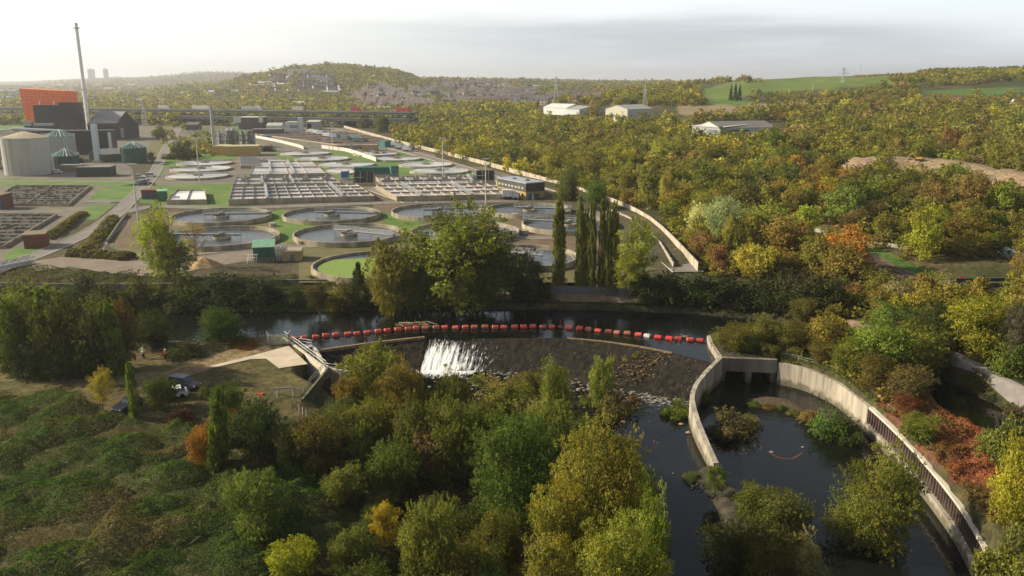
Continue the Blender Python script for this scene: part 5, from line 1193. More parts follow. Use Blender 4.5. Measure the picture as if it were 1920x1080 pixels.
cover('bank_undergrowth', 'mixed undergrowth between the flood wall and the side water', [(1470,670),(1560,640),(1700,690),(1830,800),(1960,860),(1960,1200),(1940,1200),(1895,1060),(1885,930),(1868,830),(1790,765),(1640,762),(1560,700)], None, 30000, .12, [(.10,.12,.03),(.12,.10,.035),(.09,.12,.03),(.07,.10,.025)], 'undergrowth', .5, 8)
cover('island_undergrowth', 'rough grass between the bushes of the island', [(1336,640),(1360,625),(1440,612),(1520,630),(1500,690),(1352,668)], None, 14000, .13, [(.15,.12,.04),(.12,.11,.035),(.09,.12,.03)], 'undergrowth', 1.1, 9)
cover('embankment_scrub', 'low scrub covering the bank below the works road', [(-40,505),(100,502),(190,512),(300,516),(420,520),(560,515),(620,530),(720,545),(300,556),(-40,556)], None, 18000, .18, [(.05,.065,.02),(.07,.075,.025),(.09,.08,.03)], 'scrub', .8, 10)
cover('path_verge', 'grass and weeds between the side water and the cycle path', [(1775,668),(1840,700),(1890,745),(1930,785),(1930,860),(1860,800),(1790,730),(1740,690)], None, 12000, .11, [(.10,.12,.03),(.12,.11,.035),(.07,.10,.025),(.14,.10,.04)], 'verge', .5, 14)
cover('spit_weeds', 'weeds and dead stems on the stony spit', [(1270,888),(1335,872),(1400,930),(1480,960),(1520,1050),(1500,1150),(1380,1150),(1345,980)], None, 9000, .12, [(.07,.08,.025),(.10,.08,.04),(.06,.10,.02)], 'weeds', .3, 11)
cover('sandbar_weeds', 'grass and debris on the low bar in the flood channel', [(1395,748),(1500,745),(1510,775),(1450,772),(1400,762)], None, 10, .1, [(.1,.09,.04)], 'weeds', .3, 12) if False else None

# tufts on the weir face, silt bars in the channel
T(1193,672,650,22,'bush',(.12,.17,.035),'small green tuft high on the weir face',z=-4.2)
T(1172,680,661,24,'bush',(.24,.19,.09),'straw-coloured tuft on the weir face beside the green one',z=-4.6)
T(1185,690,676,16,'bush',(.11,.15,.035),'tiny green tuft under the other two on the weir face',z=-5.0)
T(1080,790,770,60,'bush',(.12,.11,.04),'brownish scrub at the water edge below the rounded willow',z=ZL)
T(1188,752,732,30,'bush',(.15,.09,.045),'rusty tuft on the stones at the weir foot',z=ZL)
for k_, (a_, b_, w_) in enumerate([(1412,760,30),(1438,764,34),(1466,766,26),(1488,776,36),(1508,784,30)]): T(a_, b_, b_-14, w_, 'bush', [(.10,.13,.03),(.16,.13,.05)][k_ % 2], 'low weedy tuft on the silt bar, %s from the divider wall' % ordn(k_+1), z=ZL, group='tufts on the silt bar')
T(1400,790,772,46,'bush',(.12,.13,.04),'low grassy tuft on the silt beside the shaded channel bush',z=ZL)
for k, (pts, c_, hh, lb) in enumerate([([(1395,748),(1440,742),(1480,748),(1512,768),(1500,776),(1462,766),(1420,760)], (.075,.055,.032), .16, 'low silt bar with debris across the top of the flood channel'), ([(1440,846),(1462,856),(1490,856),(1503,840),(1508,844),(1500,862),(1478,868),(1452,862)], (.085,.04,.025), .06, 'curved rusty silt bar just breaking the water of the flood channel')]):
    P = smooth_line(WP(pts+[pts[0]], ZL), 60); c = P.mean(0); mb = MB(); n = 59; rings = []
    for q, (f, z_) in enumerate(((1, -.05), (.8, hh*.5), (.5, hh), (.15, hh*.9))): rings += [(c[0]*0+(p[0]-c[0])*f if True else 0, (p[1]-c[1])*f, z_+.05*math.sin(i*1.9+q)*(f < 1)*hh*4) for i, p in enumerate(P[:-1])]
    if k == 1: # keep it a crescent: a ribbon along its outline
        mb.strip([((a[0]+b[0])/2-c[0], (a[1]+b[1])/2-c[1]) for a, b in zip(P[:28], P[::-1][:28])], .3, .02)
    else: mb.add(rings, [(q*n+i, q*n+(i+1)%n, (q+1)*n+(i+1)%n, (q+1)*n+i) for q in range(3) for i in range(n)]+[tuple(range(3*n, 4*n))])
    o = mb.build('silt_bar', mat('silt_%d' % k, c_, .9, .4, 1.5, .05), loc=(c[0], c[1], ZL), smooth=True); tag(o, lb, 'silt bar', kind='stuff')
r6 = np.random.default_rng(8); mb = MB()
for (cx, cy, sx_, sy_, n) in ((1120,786,22,8,60),(1165,790,16,10,50),(1145,806,24,8,50),(1270,640,25,6,40),(1400,850,60,20,10),(1330,1010,40,60,16),(1220,830,25,30,24)):
    for q in range(n):
        x, y = W(cx+r6.normal()*sx_*.5, cy+r6.normal()*sy_*.5, ZL if cy > 700 else ZU); s_ = r6.uniform(.06, .16); mb.mat(q % 2).box(x, y, (ZL if cy > 700 else ZU)+.005, s_*1.5, s_, .02, r6.uniform(0, 3))
tag(mb.build('floating_leaves', [mat('leaf_tan', (.28,.17,.08), .8), mat('leaf_rust', (.22,.09,.04), .8)], world=True), 'scattered fallen leaves floating on the river', 'leaves', kind='stuff')
# trails of foam carried down from the falls
mb = MB()
for q in range(260):
    t_ = r6.random()**1.3; cx = 850+t_*300+r6.normal()*(8+30*t_); cy = 704+t_*150+r6.normal()*(3+14*t_); x, y = W(cx, cy, ZL); l = r6.uniform(.1, .7)*(1-.5*t_); mb.box(x, y, ZL+.01, l, .06+.1*r6.random(), .015, r6.normal()*.3)
for q in range(140):
    cx = r6.uniform(1200, 1300); cy = r6.uniform(725, 775); x, y = W(cx, cy, ZL); mb.box(x, y, ZL+.01, r6.uniform(.15, .8), .07, .02, -.2+r6.normal()*.25)
tag(mb.build('foam', mat('foam_white', (.6,.6,.56), .6), world=True), 'streaks of white foam drifting down the river below the weir', 'foam', kind='stuff')

mb = MB()
for q in range(110):
    x, y, z = WG(r6.uniform(0, 640), r6.uniform(790, 1075)); th = r6.uniform(0, 6.28); l = r6.uniform(.5, 1.6); mb.tube([(x, y, z+.3), (x+l*.5*math.cos(th), y+l*.5*math.sin(th), z+.75+.3*r6.random()), (x+l*math.cos(th), y+l*math.sin(th), z+.7+.8*r6.random())], .012, 3)
tag(mb.build('dead_stalks', mat('dead_stalk', (.34,.28,.18), .9), world=True), 'pale dead stalks sticking out of the bramble field', 'stalks', kind='stuff')

T(985,742,694,62,'tall',(.13,.13,.035),'loose olive shrub on the weir foot just past the half-bare tree')
T(900,732,698,46,'tall',(.12,.13,.035),'small feathery shrub at the foot of the shallow overflow')
T(1100,770,724,50,'bush',(.12,.12,.035),'low olive shrub between the two weir-foot willows')
# ================================================================== the treatment works
GRASS = mat('mown_grass', (.055,.13,.012), .95, .3, .10, .05, c2=(.125,.19,.03), detail=8)
GRASS2 = mat('worn_grass', (.085,.095,.025), .95, .3, .15, .05, c2=(.15,.125,.05), detail=8)
SOIL = mat('bare_brown_ground', (.105,.072,.040), .95, .3, .2, .05, c2=(.16,.115,.065), detail=8)
ROADM = mat('road_concrete', (.19,.17,.145), .9, .18, .25, .01, detail=8)
DIRT = mat('dirt_yard', (.16,.13,.095), .95, .2, .2, .03, detail=8, c2=(.23,.185,.135))
YARD = mat('yard_paving', (.10,.09,.06), .92, .25, .09, .01, detail=10, c2=(.19,.16,.12))
def ground_patch(name, pts, m, z, label=None, round_=0):
    P = WP(pts, 0)
    mb = MB(); mb.sheet(P, z); o = mb.build(name, m, world=True); tag(o, label, kind='structure'); return o
ground_patch('yard', [(-260,300),(0,300),(240,300),(250,338),(225,352),(205,385),(140,420),(90,470),(0,500),(-260,560)], YARD, .012)
ground_patch('yard', [(215,225),(330,238),(640,238),(740,272),(900,310),(1010,345),(1020,378),(700,383),(430,384),(290,345),(310,290),(215,300)], YARD, .010)
for p in ([(318,289),(448,289),(440,300),(330,300),(345,312),(312,312),(300,330),(288,337),(300,305)], [(275,350),(300,347),(445,345),(428,388),(330,388),(262,380),(268,362)], [(166,376),(190,352),(262,344),(262,350),(242,376),(205,378)],
 [(145,412),(165,386),(218,382),(180,412)], [(5,482),(25,466),(88,458),(78,474),(20,494)], [(-200,333),(265,338),(258,348),(-200,348)], [(503,287),(560,286),(740,284),(800,296),(880,318),(905,334),(880,350),(770,346),(640,335),(560,312)], [(500,400),(530,392),(600,415),(560,452),(530,455),(515,420)], [(700,400),(775,396),(800,430),(770,455),(730,420)], [(425,215),(540,240),(545,250),(440,252)], [(0,232),(45,232),(45,246),(0,246)]):
    ground_patch('lawn', p, GRASS, .020)
for p in ([(205,462),(245,402),(430,392),(500,395),(1080,384),(1180,430),(1260,500),(1100,530),(560,530),(560,466),(380,472),(345,480),(240,478)], ):
    ground_patch('worn_lawn', p, GRASS2, .014)
for p in ([(240,408),(332,396),(312,470),(215,464)], [(700,384),(780,380),(800,392),(700,400)], [(900,450),(980,400),(1080,385),(1180,440),(1220,500),(900,520)], [(660,372),(700,352),(740,345),(770,376),(700,384)]):
    ground_patch('bare_ground', p, SOIL, .018)
for p in ([(270,300),(283,262),(300,236),(322,236),(310,262),(296,292)], [(335,300),(345,266),(352,232),(425,232),(415,252),(398,262),(398,298)]): ground_patch('rough_grass', p, GRASS2, .016)
ground_patch('dirt_yard', [(60,490),(130,480),(230,478),(345,470),(360,482),(480,466),(480,486),(400,500),(300,520),(200,512),(130,500),(60,510)], DIRT, .024)
def road(pts, w, m=ROADM, z=.03, name='works_road', n=60):
    P = smooth_line(WP(pts, 0), n); mb = MB(); g = np.gradient(P, axis=0); g = np.c_[-g[:, 1], g[:, 0]]/np.hypot(*g.T)[:, None]
    A = P-g*w/2; B = P+g*w/2; nn = len(P)
    mb.add([(a[0], a[1], z) for a in A]+[(b[0], b[1], z) for b in B], [(i, i+1, nn+i+1, nn+i)[::1] for i in range(nn-1)])
    o = mb.build(name, m, world=True); tag(o, kind='structure')
    if m is ROADM:
        mb = MB(); mb.wall([tuple(p) for p in (P-g*(w/2+.12))], 0, .14, .18); mb.wall([tuple(p) for p in (P+g*(w/2+.12))], 0, .14, .18)
        tag(mb.build('kerb', CONCL, world=True), kind='structure')
road([(-20,512),(60,484),(130,455),(190,425),(228,392),(252,368),(275,345),(290,325),(303,295),(316,270),(335,240)], 4.6, z=.040)
road([(232,398),(280,386),(430,391),(620,384),(760,379),(960,372),(1015,362)], 4.8, z=.036)
road([(350,478),(480,463),(560,463),(700,452),(770,446),(960,447),(1040,446)], 3.6, z=.033)
road([(-150,340),(100,339),(270,342)], 3.4, z=.032)
road([(155,378),(215,377),(250,376)], 3.6, z=.030)
road([(690,352),(735,368),(770,380)], 4.6, z=.031)
road([(620,240),(745,280),(835,304),(940,338),(1020,362),(1110,393),(1200,440),(1290,510)], 6.5, z=.042)
road([(236,412),(205,440),(183,468),(200,484)], 2.6, mat('brick_ramp', (.28,.20,.16), .9, .2, .6), z=.034)
road([(680,262),(760,283),(840,301),(960,338)], 2.0, mat('rusty_ballast', (.13,.085,.06), .95, .3, .5), z=.048, name='track_bed')
# hedges by the roads
for k, (a, b, w, lb) in enumerate([((90,450),(155,402),5,'low brown hedge between the yard and the sloping road'),((165,470),(212,412),7,'rough brown hedge in the fork of the road and the brick ramp'),((135,478),(250,486),7,'low brown hedge along the edge of the dirt yard')]):
    A = np.array(W(*a)); B = np.array(W(*b)); n = 1500; r2 = np.random.default_rng(k); t_ = r2.random(n); P = A+(B-A)*t_[:, None]; d = (B-A)/np.hypot(*(B-A)); nn = np.array([-d[1], d[0]]); th = r2.uniform(0, math.pi, n); w_ = w*.35*(.7+.5*vnoise(t_*9, t_*0, 1, k))
    C = np.c_[P+nn*(np.cos(th)*w_)[:, None], np.sin(th)*1.3*(.6+.7*vnoise(t_*14, t_*0, 1, k+3))]
    Nn = np.c_[nn*np.cos(th)[:, None], np.sin(th)]+r2.normal(size=(n, 3))*.4; V, Fq = quads(C, Nn, .45, r2); T_ = np.array([(.10,.075,.03),(.07,.08,.025),(.13,.10,.045)])[r2.integers(0, 3, n)]*r2.uniform(.6, 1.3, (n, 1))
    l = np.array([*((A+B)/2), 0]); o = np_mesh('hedge', V-l, Fq, FOL, T_, loc=tuple(l)); tag(o, lb, 'hedge')

# ---- round settling tanks
RIM = mat('tank_concrete', (.30,.26,.18), .9, .45, .35, .02, streak=True); RIMIN = mat('tank_floor', (.06,.06,.05), .9, .3, 1)
TW = water_mat('tank_water', (.045,.05,.055), .14, 1.6, .10); TWF = water_mat('far_tank_water', (.30,.30,.28), .25, 1.2, .05)  # far water: pale base colour paints in the reflected horizon sky
ALG = mat('duckweed', (.17,.25,.045), .9, .12, 1.2); TRUSS = mat('truss_grey', (.20,.21,.20), .6, .2, 2)
def tank(px_, py_, hw, ang, label, far=False, short=.35, hgt=1.35, alg=False, railc=None):
    x, y = W(px_, py_, hgt*.8); r = hw*mpp(x, y, hgt*.8)*math.cos(math.atan2(x, y))**.9
    t = thing('settling_tank', label, 'settling tank', (x, y, 0), 0, 'round settling tanks of the works')
    mb = MB(); mb.ring(0, 0, -.2, hgt, r-.38, r, 72); mb.build('tank_wall', RIM, t, smooth=True)
    if not far:
        mb = MB(); mb.ring(0, 0, .35, .72, r-1.25, r-1.10, 72); mb.build('launder_ring', RIM, t, smooth=True)
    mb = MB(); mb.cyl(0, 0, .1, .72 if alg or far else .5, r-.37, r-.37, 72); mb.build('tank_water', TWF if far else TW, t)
    if alg:
        P = [((r-1.4)*math.cos(a), (r-1.4)*math.sin(a)) for a in np.linspace(R(148), R(392), 60)]; P.append((-.2*r, .62*r)); mb = MB(); mb.sheet(P, .75); mb.build('duckweed', ALG, t); return t
    cr = r*.155; mb = MB(); mb.ring(0, 0, .3, 1.15, cr-.22, cr, 32); mb.cyl(0, 0, .3, 1.9, .35, .3, 12); mb.cyl(0, 0, 1.9, 2.2, .8, .8, 12); mb.build('centre_well', RIM, t)
    a = R(ang); ca, sa = math.cos(a), math.sin(a); mb = MB(); e = r-.1
    for s in (-.55, .55):
        p = lambda d, z: (d*ca-s*sa, d*sa+s*ca, z)
        mb.tube([p(-short*r, 1.75), p(e, 1.75)], .09, 4); mb.tube([p(-short*r, 1.35), p(e, 1.35)], .07, 4)
        if not far:
            n = 18
            for k in range(n): d0 = -short*r+(e+short*r)*k/n; d1 = -short*r+(e+short*r)*(k+1)/n; mb.tube([p(d0, 1.35), p(d1, 1.75)] if k % 2 else [p(d0, 1.75), p(d1, 1.35)], .04, 3)
    mb.build('scraper_bridge', TRUSS, t)
    if not far:
        mb = MB(); p = lambda d, s, z: (d*ca-s*sa, d*sa+s*ca, z)
        mb.add([p(-short*r, -.5, 1.79), p(e, -.5, 1.79), p(e, .5, 1.79), p(-short*r, .5, 1.79)], [(0, 1, 2, 3)]); mb.build('walkway', mat('walkway_grating', (.30,.31,.30), .7), t)
        mb = MB()
        for s in (-.55, .55):
            mb.tube([p(-short*r, s, 2.85), p(e, s, 2.85)], .035, 4); mb.tube([p(-short*r, s, 2.3), p(e, s, 2.3)], .03, 4)
            for k in range(12): d = -short*r+(e+short*r)*k/11; mb.tube([p(d, s, 1.75), p(d, s, 2.85)], .035, 4)
        mb.build('handrail', railc or STEEL, t)
        mb = MB()
        for d in (-short*r*.95, -cr*1.2, cr*1.2, r*.5, r*.8): mb.tube([p(d, 0, 1.35), p(d, 0, .2)], .06, 5)
        mb.build('scraper_strut', TRUSS, t)
        mb = MB(); q = p(e-.4, 0, 0); mb.box(q[0], q[1], hgt+.02, 1.5, 1.1, .8, a); mb.build('drive_unit', mat('drive_grey', (.25,.26,.25), .5), t)
    return t
tank(415,404,96,6,'dark water round tank at the back of the left pair, next to the lawn')
tank(415,443,112,177,'round tank at the front of the left pair, behind the leaning yellow-green tree',short=.36,railc=mat('green_rail',(.13,.2,.17),.6))
tank(622,401,92,-8,'round tank in the second column from the left, back one by the aeration lanes')
tank(654,437,104,-28,'round tank in front of the aeration lanes tank, its bridge reaching the near rim')
tank(706,496,121,0,'round tank covered in bright green duckweed',alg=True)
tank(824,395,90,20,'round tank partly hidden behind the top of the tallest tree')
tank(872,433,102,-25,'round tank seen through the limbs of the tallest tree')
tank(992,392,80,-12,'round tank right of the tallest tree, nearest the office building')
tank(1068,419,90,165,'round tank behind the tops of the poplars')
tank(985,480,100,150,'round tank mostly hidden by dark bushes left of the poplars')
FT = [(384,305,53,20,'furthest of the three round tanks stacked by the tall lamp mast'),(377,316,58,-160,'middle one of the three round tanks stacked by the tall lamp mast'),(371,329,60,10,'nearest of the three round tanks stacked by the tall lamp mast'),
 (495,302,44,0,'pale round tank behind the covered end of the aeration lanes'),(573,287,47,10,'furthest pale round tank, just below the brown drying beds'),(604,297,52,170,'second pale round tank below the brown drying beds'),(649,308,54,12,'pale round tank just behind the one next to the green shed'),(668,319,58,160,'pale round tank with its front hidden by the green shed'),
 (704,288,42,0,'pale round tank by the small yellow hut beyond the long white wall'),(745,297,45,12,'pale round tank second from the yellow hut, beyond the white wall'),(798,308,51,150,'pale round tank with a slanted bridge, second from the lamp mast'),(824,320,56,165,'pale round tank with a lamp mast standing before it')]
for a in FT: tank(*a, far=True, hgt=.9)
for a, b, lb in ((850,423,'short round concrete manhole between the left and middle tank pairs'),(1065-8,458,'short round manhole by the poplars'),(565,458,'short round manhole below the middle tanks'),(966,406,'short round manhole beside the tank nearest the office'),(984,438,'short round manhole below the tank behind the poplars')):
    if a == 850: a, b = 512, 424
    if a == 1057: continue
    x, y = W(a, b); mb = MB(); mb.cyl(0, 0, -.1, .9, 1.05, 1.05, 24); mb.cyl(0, 0, .9, 1.0, 1.2, 1.2, 24); tag(mb.build('manhole', RIM, loc=(x, y, 0), smooth=True), lb, 'manhole', 'manhole drums between the tanks')
x, y = W(570,417); t = thing('valve_chamber', 'small concrete valve box with a rail between the middle tanks', 'box', (x, y, 0)); mb = MB(); mb.box(0, 0, 0, 2.2, 1.4, 1.0); mb.build('box_wall', RIM, t); mb = MB(); mb.tube([(-1, -.6, 1), (-1, -.6, 2), (1, -.6, 2), (1, -.6, 1)], .05, 5); mb.build('handrail', STEEL, t)

# ---- rectangular basins
BWALL = mat('basin_concrete', (.30,.25,.17), .9, .3, .3, .02, streak=True); BTOP = mat('basin_edge', (.36,.31,.24), .85, .25, .6)
BWAT = water_mat('basin_water', (.34,.31,.29), .22, 1.2, .06); BDARK = mat('dark_filter', (.045,.038,.028), .9, .5, .5, .05, c2=(.10,.08,.05))
def basin(name, label, cat, quad, h, nc, nr, content=BWAT, wl=None, rails=True, boxes=0, pipes=0, walk=(), group=None, seed=0, z=0, thick=.15, skip_rows=(), edge=None):
    Q = [np.array(W(*p, z)) for p in quad]; c = sum(Q)/4
    t = thing(name, label, cat, (c[0], c[1], z), 0, group); q = [p-c for p in Q]; rg3 = np.random.default_rng(seed)
    bl = lambda u, v: tuple((q[0]*(1-u)+q[1]*u)*(1-v)+(q[3]*(1-u)+q[2]*u)*v)
    wl = h*.72 if wl is None else wl
    mb = MB(); mb.wall([bl(0,0), bl(1,0), bl(1,1), bl(0,1)], -.2, h, .35, True); mb.build('outer_wall', BWALL, t)
    mb = MB(); mb.sheet([bl(.001,.001), bl(.999,.001), bl(.999,.999), bl(.001,.999)], wl); mb.build('content', content, t)
    for i in range(1, nc):
        mb = MB(); mb.wall([bl(i/nc, 0.004), bl(i/nc, .996)], -.1, h+.02, thick); mb.build('dividing_wall', edge or BTOP, t)
    for j in range(1, nr):
        mb = MB(); mb.wall([bl(.003, j/nr), bl(.997, j/nr)], -.1, h+.06, thick*1.7 if rails else thick); mb.build('cross_wall', edge or mat('gutter_grey', (.22,.22,.21), .8), t)
    for u in walk:
        mb = MB(); mb.wall([bl(u, 0), bl(u, 1)], h+.12, h+.28, 1.1); mb.build('walkway', mat('walkway_grating', (1, 1, 1)), t)
        mb = MB()
        for s in (-.004, .004):
            a, b = bl(u+s, 0), bl(u+s, 1)
            for hh in (.7, 1.2): mb.tube([(*a, h+hh), (*b, h+hh)], .045, 4)
            for k in range(13): p = bl(u+s, k/12); mb.tube([(*p, h+.2), (*p, h+1.2)], .04, 4)
        mb.build('handrail', STEEL, t)
    if rails:
        for j in [0]+list(range(1, nr))+[nr]:
            mb = MB(); a, b = bl(0, j/nr), bl(1, j/nr)
            for hh in (.6, 1.1): mb.tube([(*a, h+hh), (*b, h+hh)], .05, 4)
            n = 30
            for k in range(n+1): p = bl(k/n, j/nr); mb.tube([(*p, h), (*p, h+1.1)], .045, 4)
            mb.build('handrail', mat('grey_rail', (.24,.25,.24), .6), t)
    for k in range(boxes):
        u = (k+.5)/boxes; v = .5; p = bl(u, v); 
        mb = MB(); mb.box(p[0], p[1], h+.2, 2.3, 1.6, .9); mb.cyl(p[0]+.2, p[1], h+1.1, h+2.0, .45, .4, 10); mb.box(p[0], p[1], h+.02, 4.2, 2.8, .18); mb.build('aerator_drive', mat('machine_grey', (.26,.25,.22), .6, .3), t)
    for k in range(pipes):
        v = (k+.5)/pipes; a, b = bl(.005, v), bl(.995, v)
        mb = MB(); mb.tube([(*a, wl+.35), (*b, wl+.35)], .12, 5); mb.build('distribution_pipe', mat('pipe_dark', (.16,.15,.12), .6), t)
        n = 26; mb = MB()
        for i in range(n):
            p = bl((i+.5)/n, v); 
            if rg3.random() < .6: mb.box(p[0], p[1], wl, .9, .5, rg3.uniform(.3, .8), rg3.random())
        if len(mb.v): mb.build('pipe_support', mat('pipe_dark', (1, 1, 1)), t)['kind'] = 'stuff'
    return t
basin('aeration_basin', 'long low aeration basin of many cells, front row of the left block', 'basin', [(430,384),(702,377),(668,353),(437,357)], 1.9, 12, 4, walk=(.26,.78), seed=1)
basin('aeration_basin', 'aeration basin with drive units on top, second row of the left block', 'basin', [(438,353),(640,350),(622,338),(443,339)], 1.6, 8, 2, walk=(.27,.56), boxes=5, seed=2)
basin('aeration_basin', 'wide shallow basin of eight pale cells at the back of the left block', 'basin', [(470,333),(612,330),(583,307),(478,308)], 1.4, 4, 2, walk=(.26,.58), seed=3)
basin('covered_basin', 'grey covered basin at the back end of the left block', 'basin', [(452,316),(490,316),(482,300),(450,300)], 1.5, 1, 6, content=mat('grey_cover', (.20,.20,.19), .7), wl=1.45, seed=4)
basin('aeration_basin', 'aeration basin of the right block, front row beside the office building', 'basin', [(745,378),(968,373),(930,352),(706,356)], 1.9, 12, 3, walk=(.2,.62), seed=5)
basin('aeration_basin', 'aeration basin with drive units on top, back row of the right block', 'basin', [(722,354),(905,350),(895,336),(705,338)], 1.6, 7, 2, boxes=7, walk=(.9,), seed=6)
basin('filter_bed', 'dark rectangular filter bed of pipes beside the upper grass verge', 'filter bed', [(-30,386),(128,387),(170,351),(30,351)], .9, 2, 1, content=BDARK, wl=.45, rails=False, pipes=9, seed=7)
basin('filter_bed', 'dark rectangular filter bed above the small red-brown hut', 'filter bed', [(-90,470),(8,466),(108,405),(-20,405)], .9, 1, 1, content=BDARK, wl=.45, rails=False, pipes=9, seed=8)
basin('drying_bed', 'huge brown gridded drying bed at the back of the works', 'drying bed', [(648,275),(772,270),(652,248),(478,252)], .8, 8, 5, content=mat('dry_sludge', (.075,.055,.038), .95, .3, .1), wl=.5, rails=False, seed=9, thick=.2, edge=mat('brown_timber', (.11,.08,.05), .9))
basin('sludge_tank', 'pair of small square tanks with white water beside the green container', 'tank', [(314,384),(388,383),(384,364),(332,364)], 1.7, 2, 1, content=water_mat('milky_water', (.45,.44,.42), .3, 2, .05), rails=False, seed=10)
# tilted black screens
def screens(px_, py_, w, label, rz=0):
    x, y = W(px_, py_); m = mpp(x, y); t = thing('screen_unit', label, 'screening unit', (x, y, 0), rz); ww = w*m
    for k in range(3):
        xx = -ww/2+ww*(k+.5)/3; mb = MB(); mb.add([(xx-ww*.14, -.8, .6), (xx+ww*.14, -.8, .6), (xx+ww*.14, 1.2, 5.2), (xx-ww*.14, 1.2, 5.2), (xx-ww*.14, 1.2, .6), (xx+ww*.14, 1.2, .6)], [(0,1,2,3),(3,2,5,4),(0,3,4),(1,5,2),(0,4,5,1)]); mb.build('black_screen', mat('screen_black', (.022,.018,.016), .6), t)
    mb = MB()
    for k in range(4): xx = -ww/2+ww*k/3; mb.add([(xx-.15, -1, 0), (xx+.15, -1, 0), (xx+.15, 1.3, 5.4), (xx-.15, 1.3, 5.4), (xx-.15, 1.6, 0), (xx+.15, 1.6, 0)], [(0,1,2,3),(3,2,5,4),(0,3,4),(1,5,2)])
    mb.box(0, -1.3, 0, ww+.5, .5, 1.2); mb.build('frame', BWALL, t)
    mb = MB(); mb.tube([(ww/2+.5, 1, 0), (ww/2+.5, 1, 4), (ww/2+2, 1, 4), (ww/2+2, 1, 0)], .08, 5); mb.tube([(-ww/2-1, 0, 1.5), (-ww/2-1, 0, 3.2), (ww/2, .8, 3.2)], .12, 6); mb.build('pipe', STEEL, t)
screens(682,348,38,'three tilted black screens beside the left aeration block')
screens(910,344,34,'three tilted black screens behind the right aeration block, near the office')

# ---- buildings
GLS = mat('window_glass', (.03,.035,.04), .15, .2, 1, spec=.7)
YB = mat('yellow_brick', (.36,.27,.12), .9, .18, 1.2, .01); RB = mat('red_brown_brick', (.15,.055,.035), .9, .25, 1.2, .01); GREYC = mat('grey_cladding', (.30,.31,.31), .6, .1, .4); DKC = mat('dark_cladding', (.035,.036,.038), .6, .2, .4)
WHC = mat('white_cladding', (.55,.55,.50), .6, .08, .4); GRC = mat('green_cladding', (.03,.11,.075), .6, .15, .4); FLATR = mat('flat_roof', (.20,.20,.19), .9, .2, .3); TANR = mat('tan_roof', (.30,.25,.17), .8, .2, .5); REDC = mat('red_cladding', (.30,.06,.04), .7, .15, .5)
def building(name, label, Lp, Rp, depth, hpx, wallm, roofm, roof='flat', rise=1.5, feats=(), z=None, cat='building', lower=None, par=.3, h=None):
    if z is None:
        a = WG(*Lp); b = WG(*Rp); zz = min(a[2], b[2]) if max(a[2], b[2]) > .3 else 0.0
        if Lp[1] > 225 and max(a[2], b[2]) < 3: zz = 0.
    else: zz = z
    A = np.array(W(*Lp, zz)); B = np.array(W(*Rp, zz)); d = B-A; w = float(np.hypot(*d)); rz = math.atan2(d[1], d[0]); c = (A+B)/2; m = mpp(*c, zz); h = h or hpx*m
    t = thing(name, label, cat, (c[0], c[1], zz), rz)
    mb = MB(); mb.box(0, depth/2, -1.5 if zz > .5 else -.2, w, depth, h+(1.5 if zz > .5 else .2))
    if roof == 'gable_x': mb.add([(-w/2, 0, h), (-w/2, depth, h), (-w/2, depth/2, h+rise), (w/2, 0, h), (w/2, depth, h), (w/2, depth/2, h+rise)], [(0, 2, 1), (3, 4, 5)])
    if roof == 'gable_y': mb.add([(-w/2, 0, h), (w/2, 0, h), (0, 0, h+rise), (-w/2, depth, h), (w/2, depth, h), (0, depth, h+rise)], [(0, 1, 2), (3, 5, 4)])
    mb.build('wall', wallm, t)
    if lower: mb = MB(); mb.box(0, depth/2, 0, w+.06, depth+.06, h*lower[1]); mb.build('lower_wall', lower[0], t)
    mb = MB(); o = .25; th = .18
    if roof == 'flat': mb.box(0, depth/2, h, w+2*o*par, depth+2*o*par, .35)
    elif roof == 'mono': mb.add([(-w/2-o, -o, h), (w/2+o, -o, h), (w/2+o, depth+o, h+rise), (-w/2-o, depth+o, h+rise), (-w/2-o, -o, h+th), (w/2+o, -o, h+th), (w/2+o, depth+o, h+rise+th), (-w/2-o, depth+o, h+rise+th)], [(0,3,2,1),(4,5,6,7),(0,1,5,4),(1,2,6,5),(2,3,7,6),(3,0,4,7)])
    elif roof == 'gable_x':
        for s in (0, 1):
            y0 = -o if s == 0 else depth+o; dz = -o*rise/(depth/2)
            v = [(-w/2-o, y0, h+dz), (w/2+o, y0, h+dz), (w/2+o, depth/2, h+rise), (-w/2-o, depth/2, h+rise)]; v2 = [(a_, b_, c_+th) for a_, b_, c_ in v]
            mb.add(v+v2, [(0,3,2,1),(4,5,6,7),(0,1,5,4),(1,2,6,5),(3,0,4,7)])
    else:
        for s in (-1, 1):
            dz = -o*rise/(w/2); v = [(s*(w/2+o), -o, h+dz), (0, -o, h+rise), (0, depth+o, h+rise), (s*(w/2+o), depth+o, h+dz)]; v2 = [(a_, b_, c_+th) for a_, b_, c_ in v]
            mb.add(v+v2, [(0,3,2,1),(4,5,6,7),(0,1,5,4),(1,2,6,5),(2,3,7,6),(3,0,4,7)])
    mb.build('roof', roofm, t)
    for nm, face, u0, u1, z0, z1, mm in feats:
        mb = MB()
        if face == 'f': mb.box(-w/2+w*(u0+u1)/2, -.03, z0*h, w*(u1-u0), .12, (z1-z0)*h)
        elif face == 'l': mb.box(-w/2-.03, depth*(u0+u1)/2, z0*h, .12, depth*(u1-u0), (z1-z0)*h)
        else: mb.box(w/2+.03, depth*(u0+u1)/2, z0*h, .12, depth*(u1-u0), (z1-z0)*h)
        mb.build(nm, mm, t)
    t['w'] = w; t['h'] = h; return t
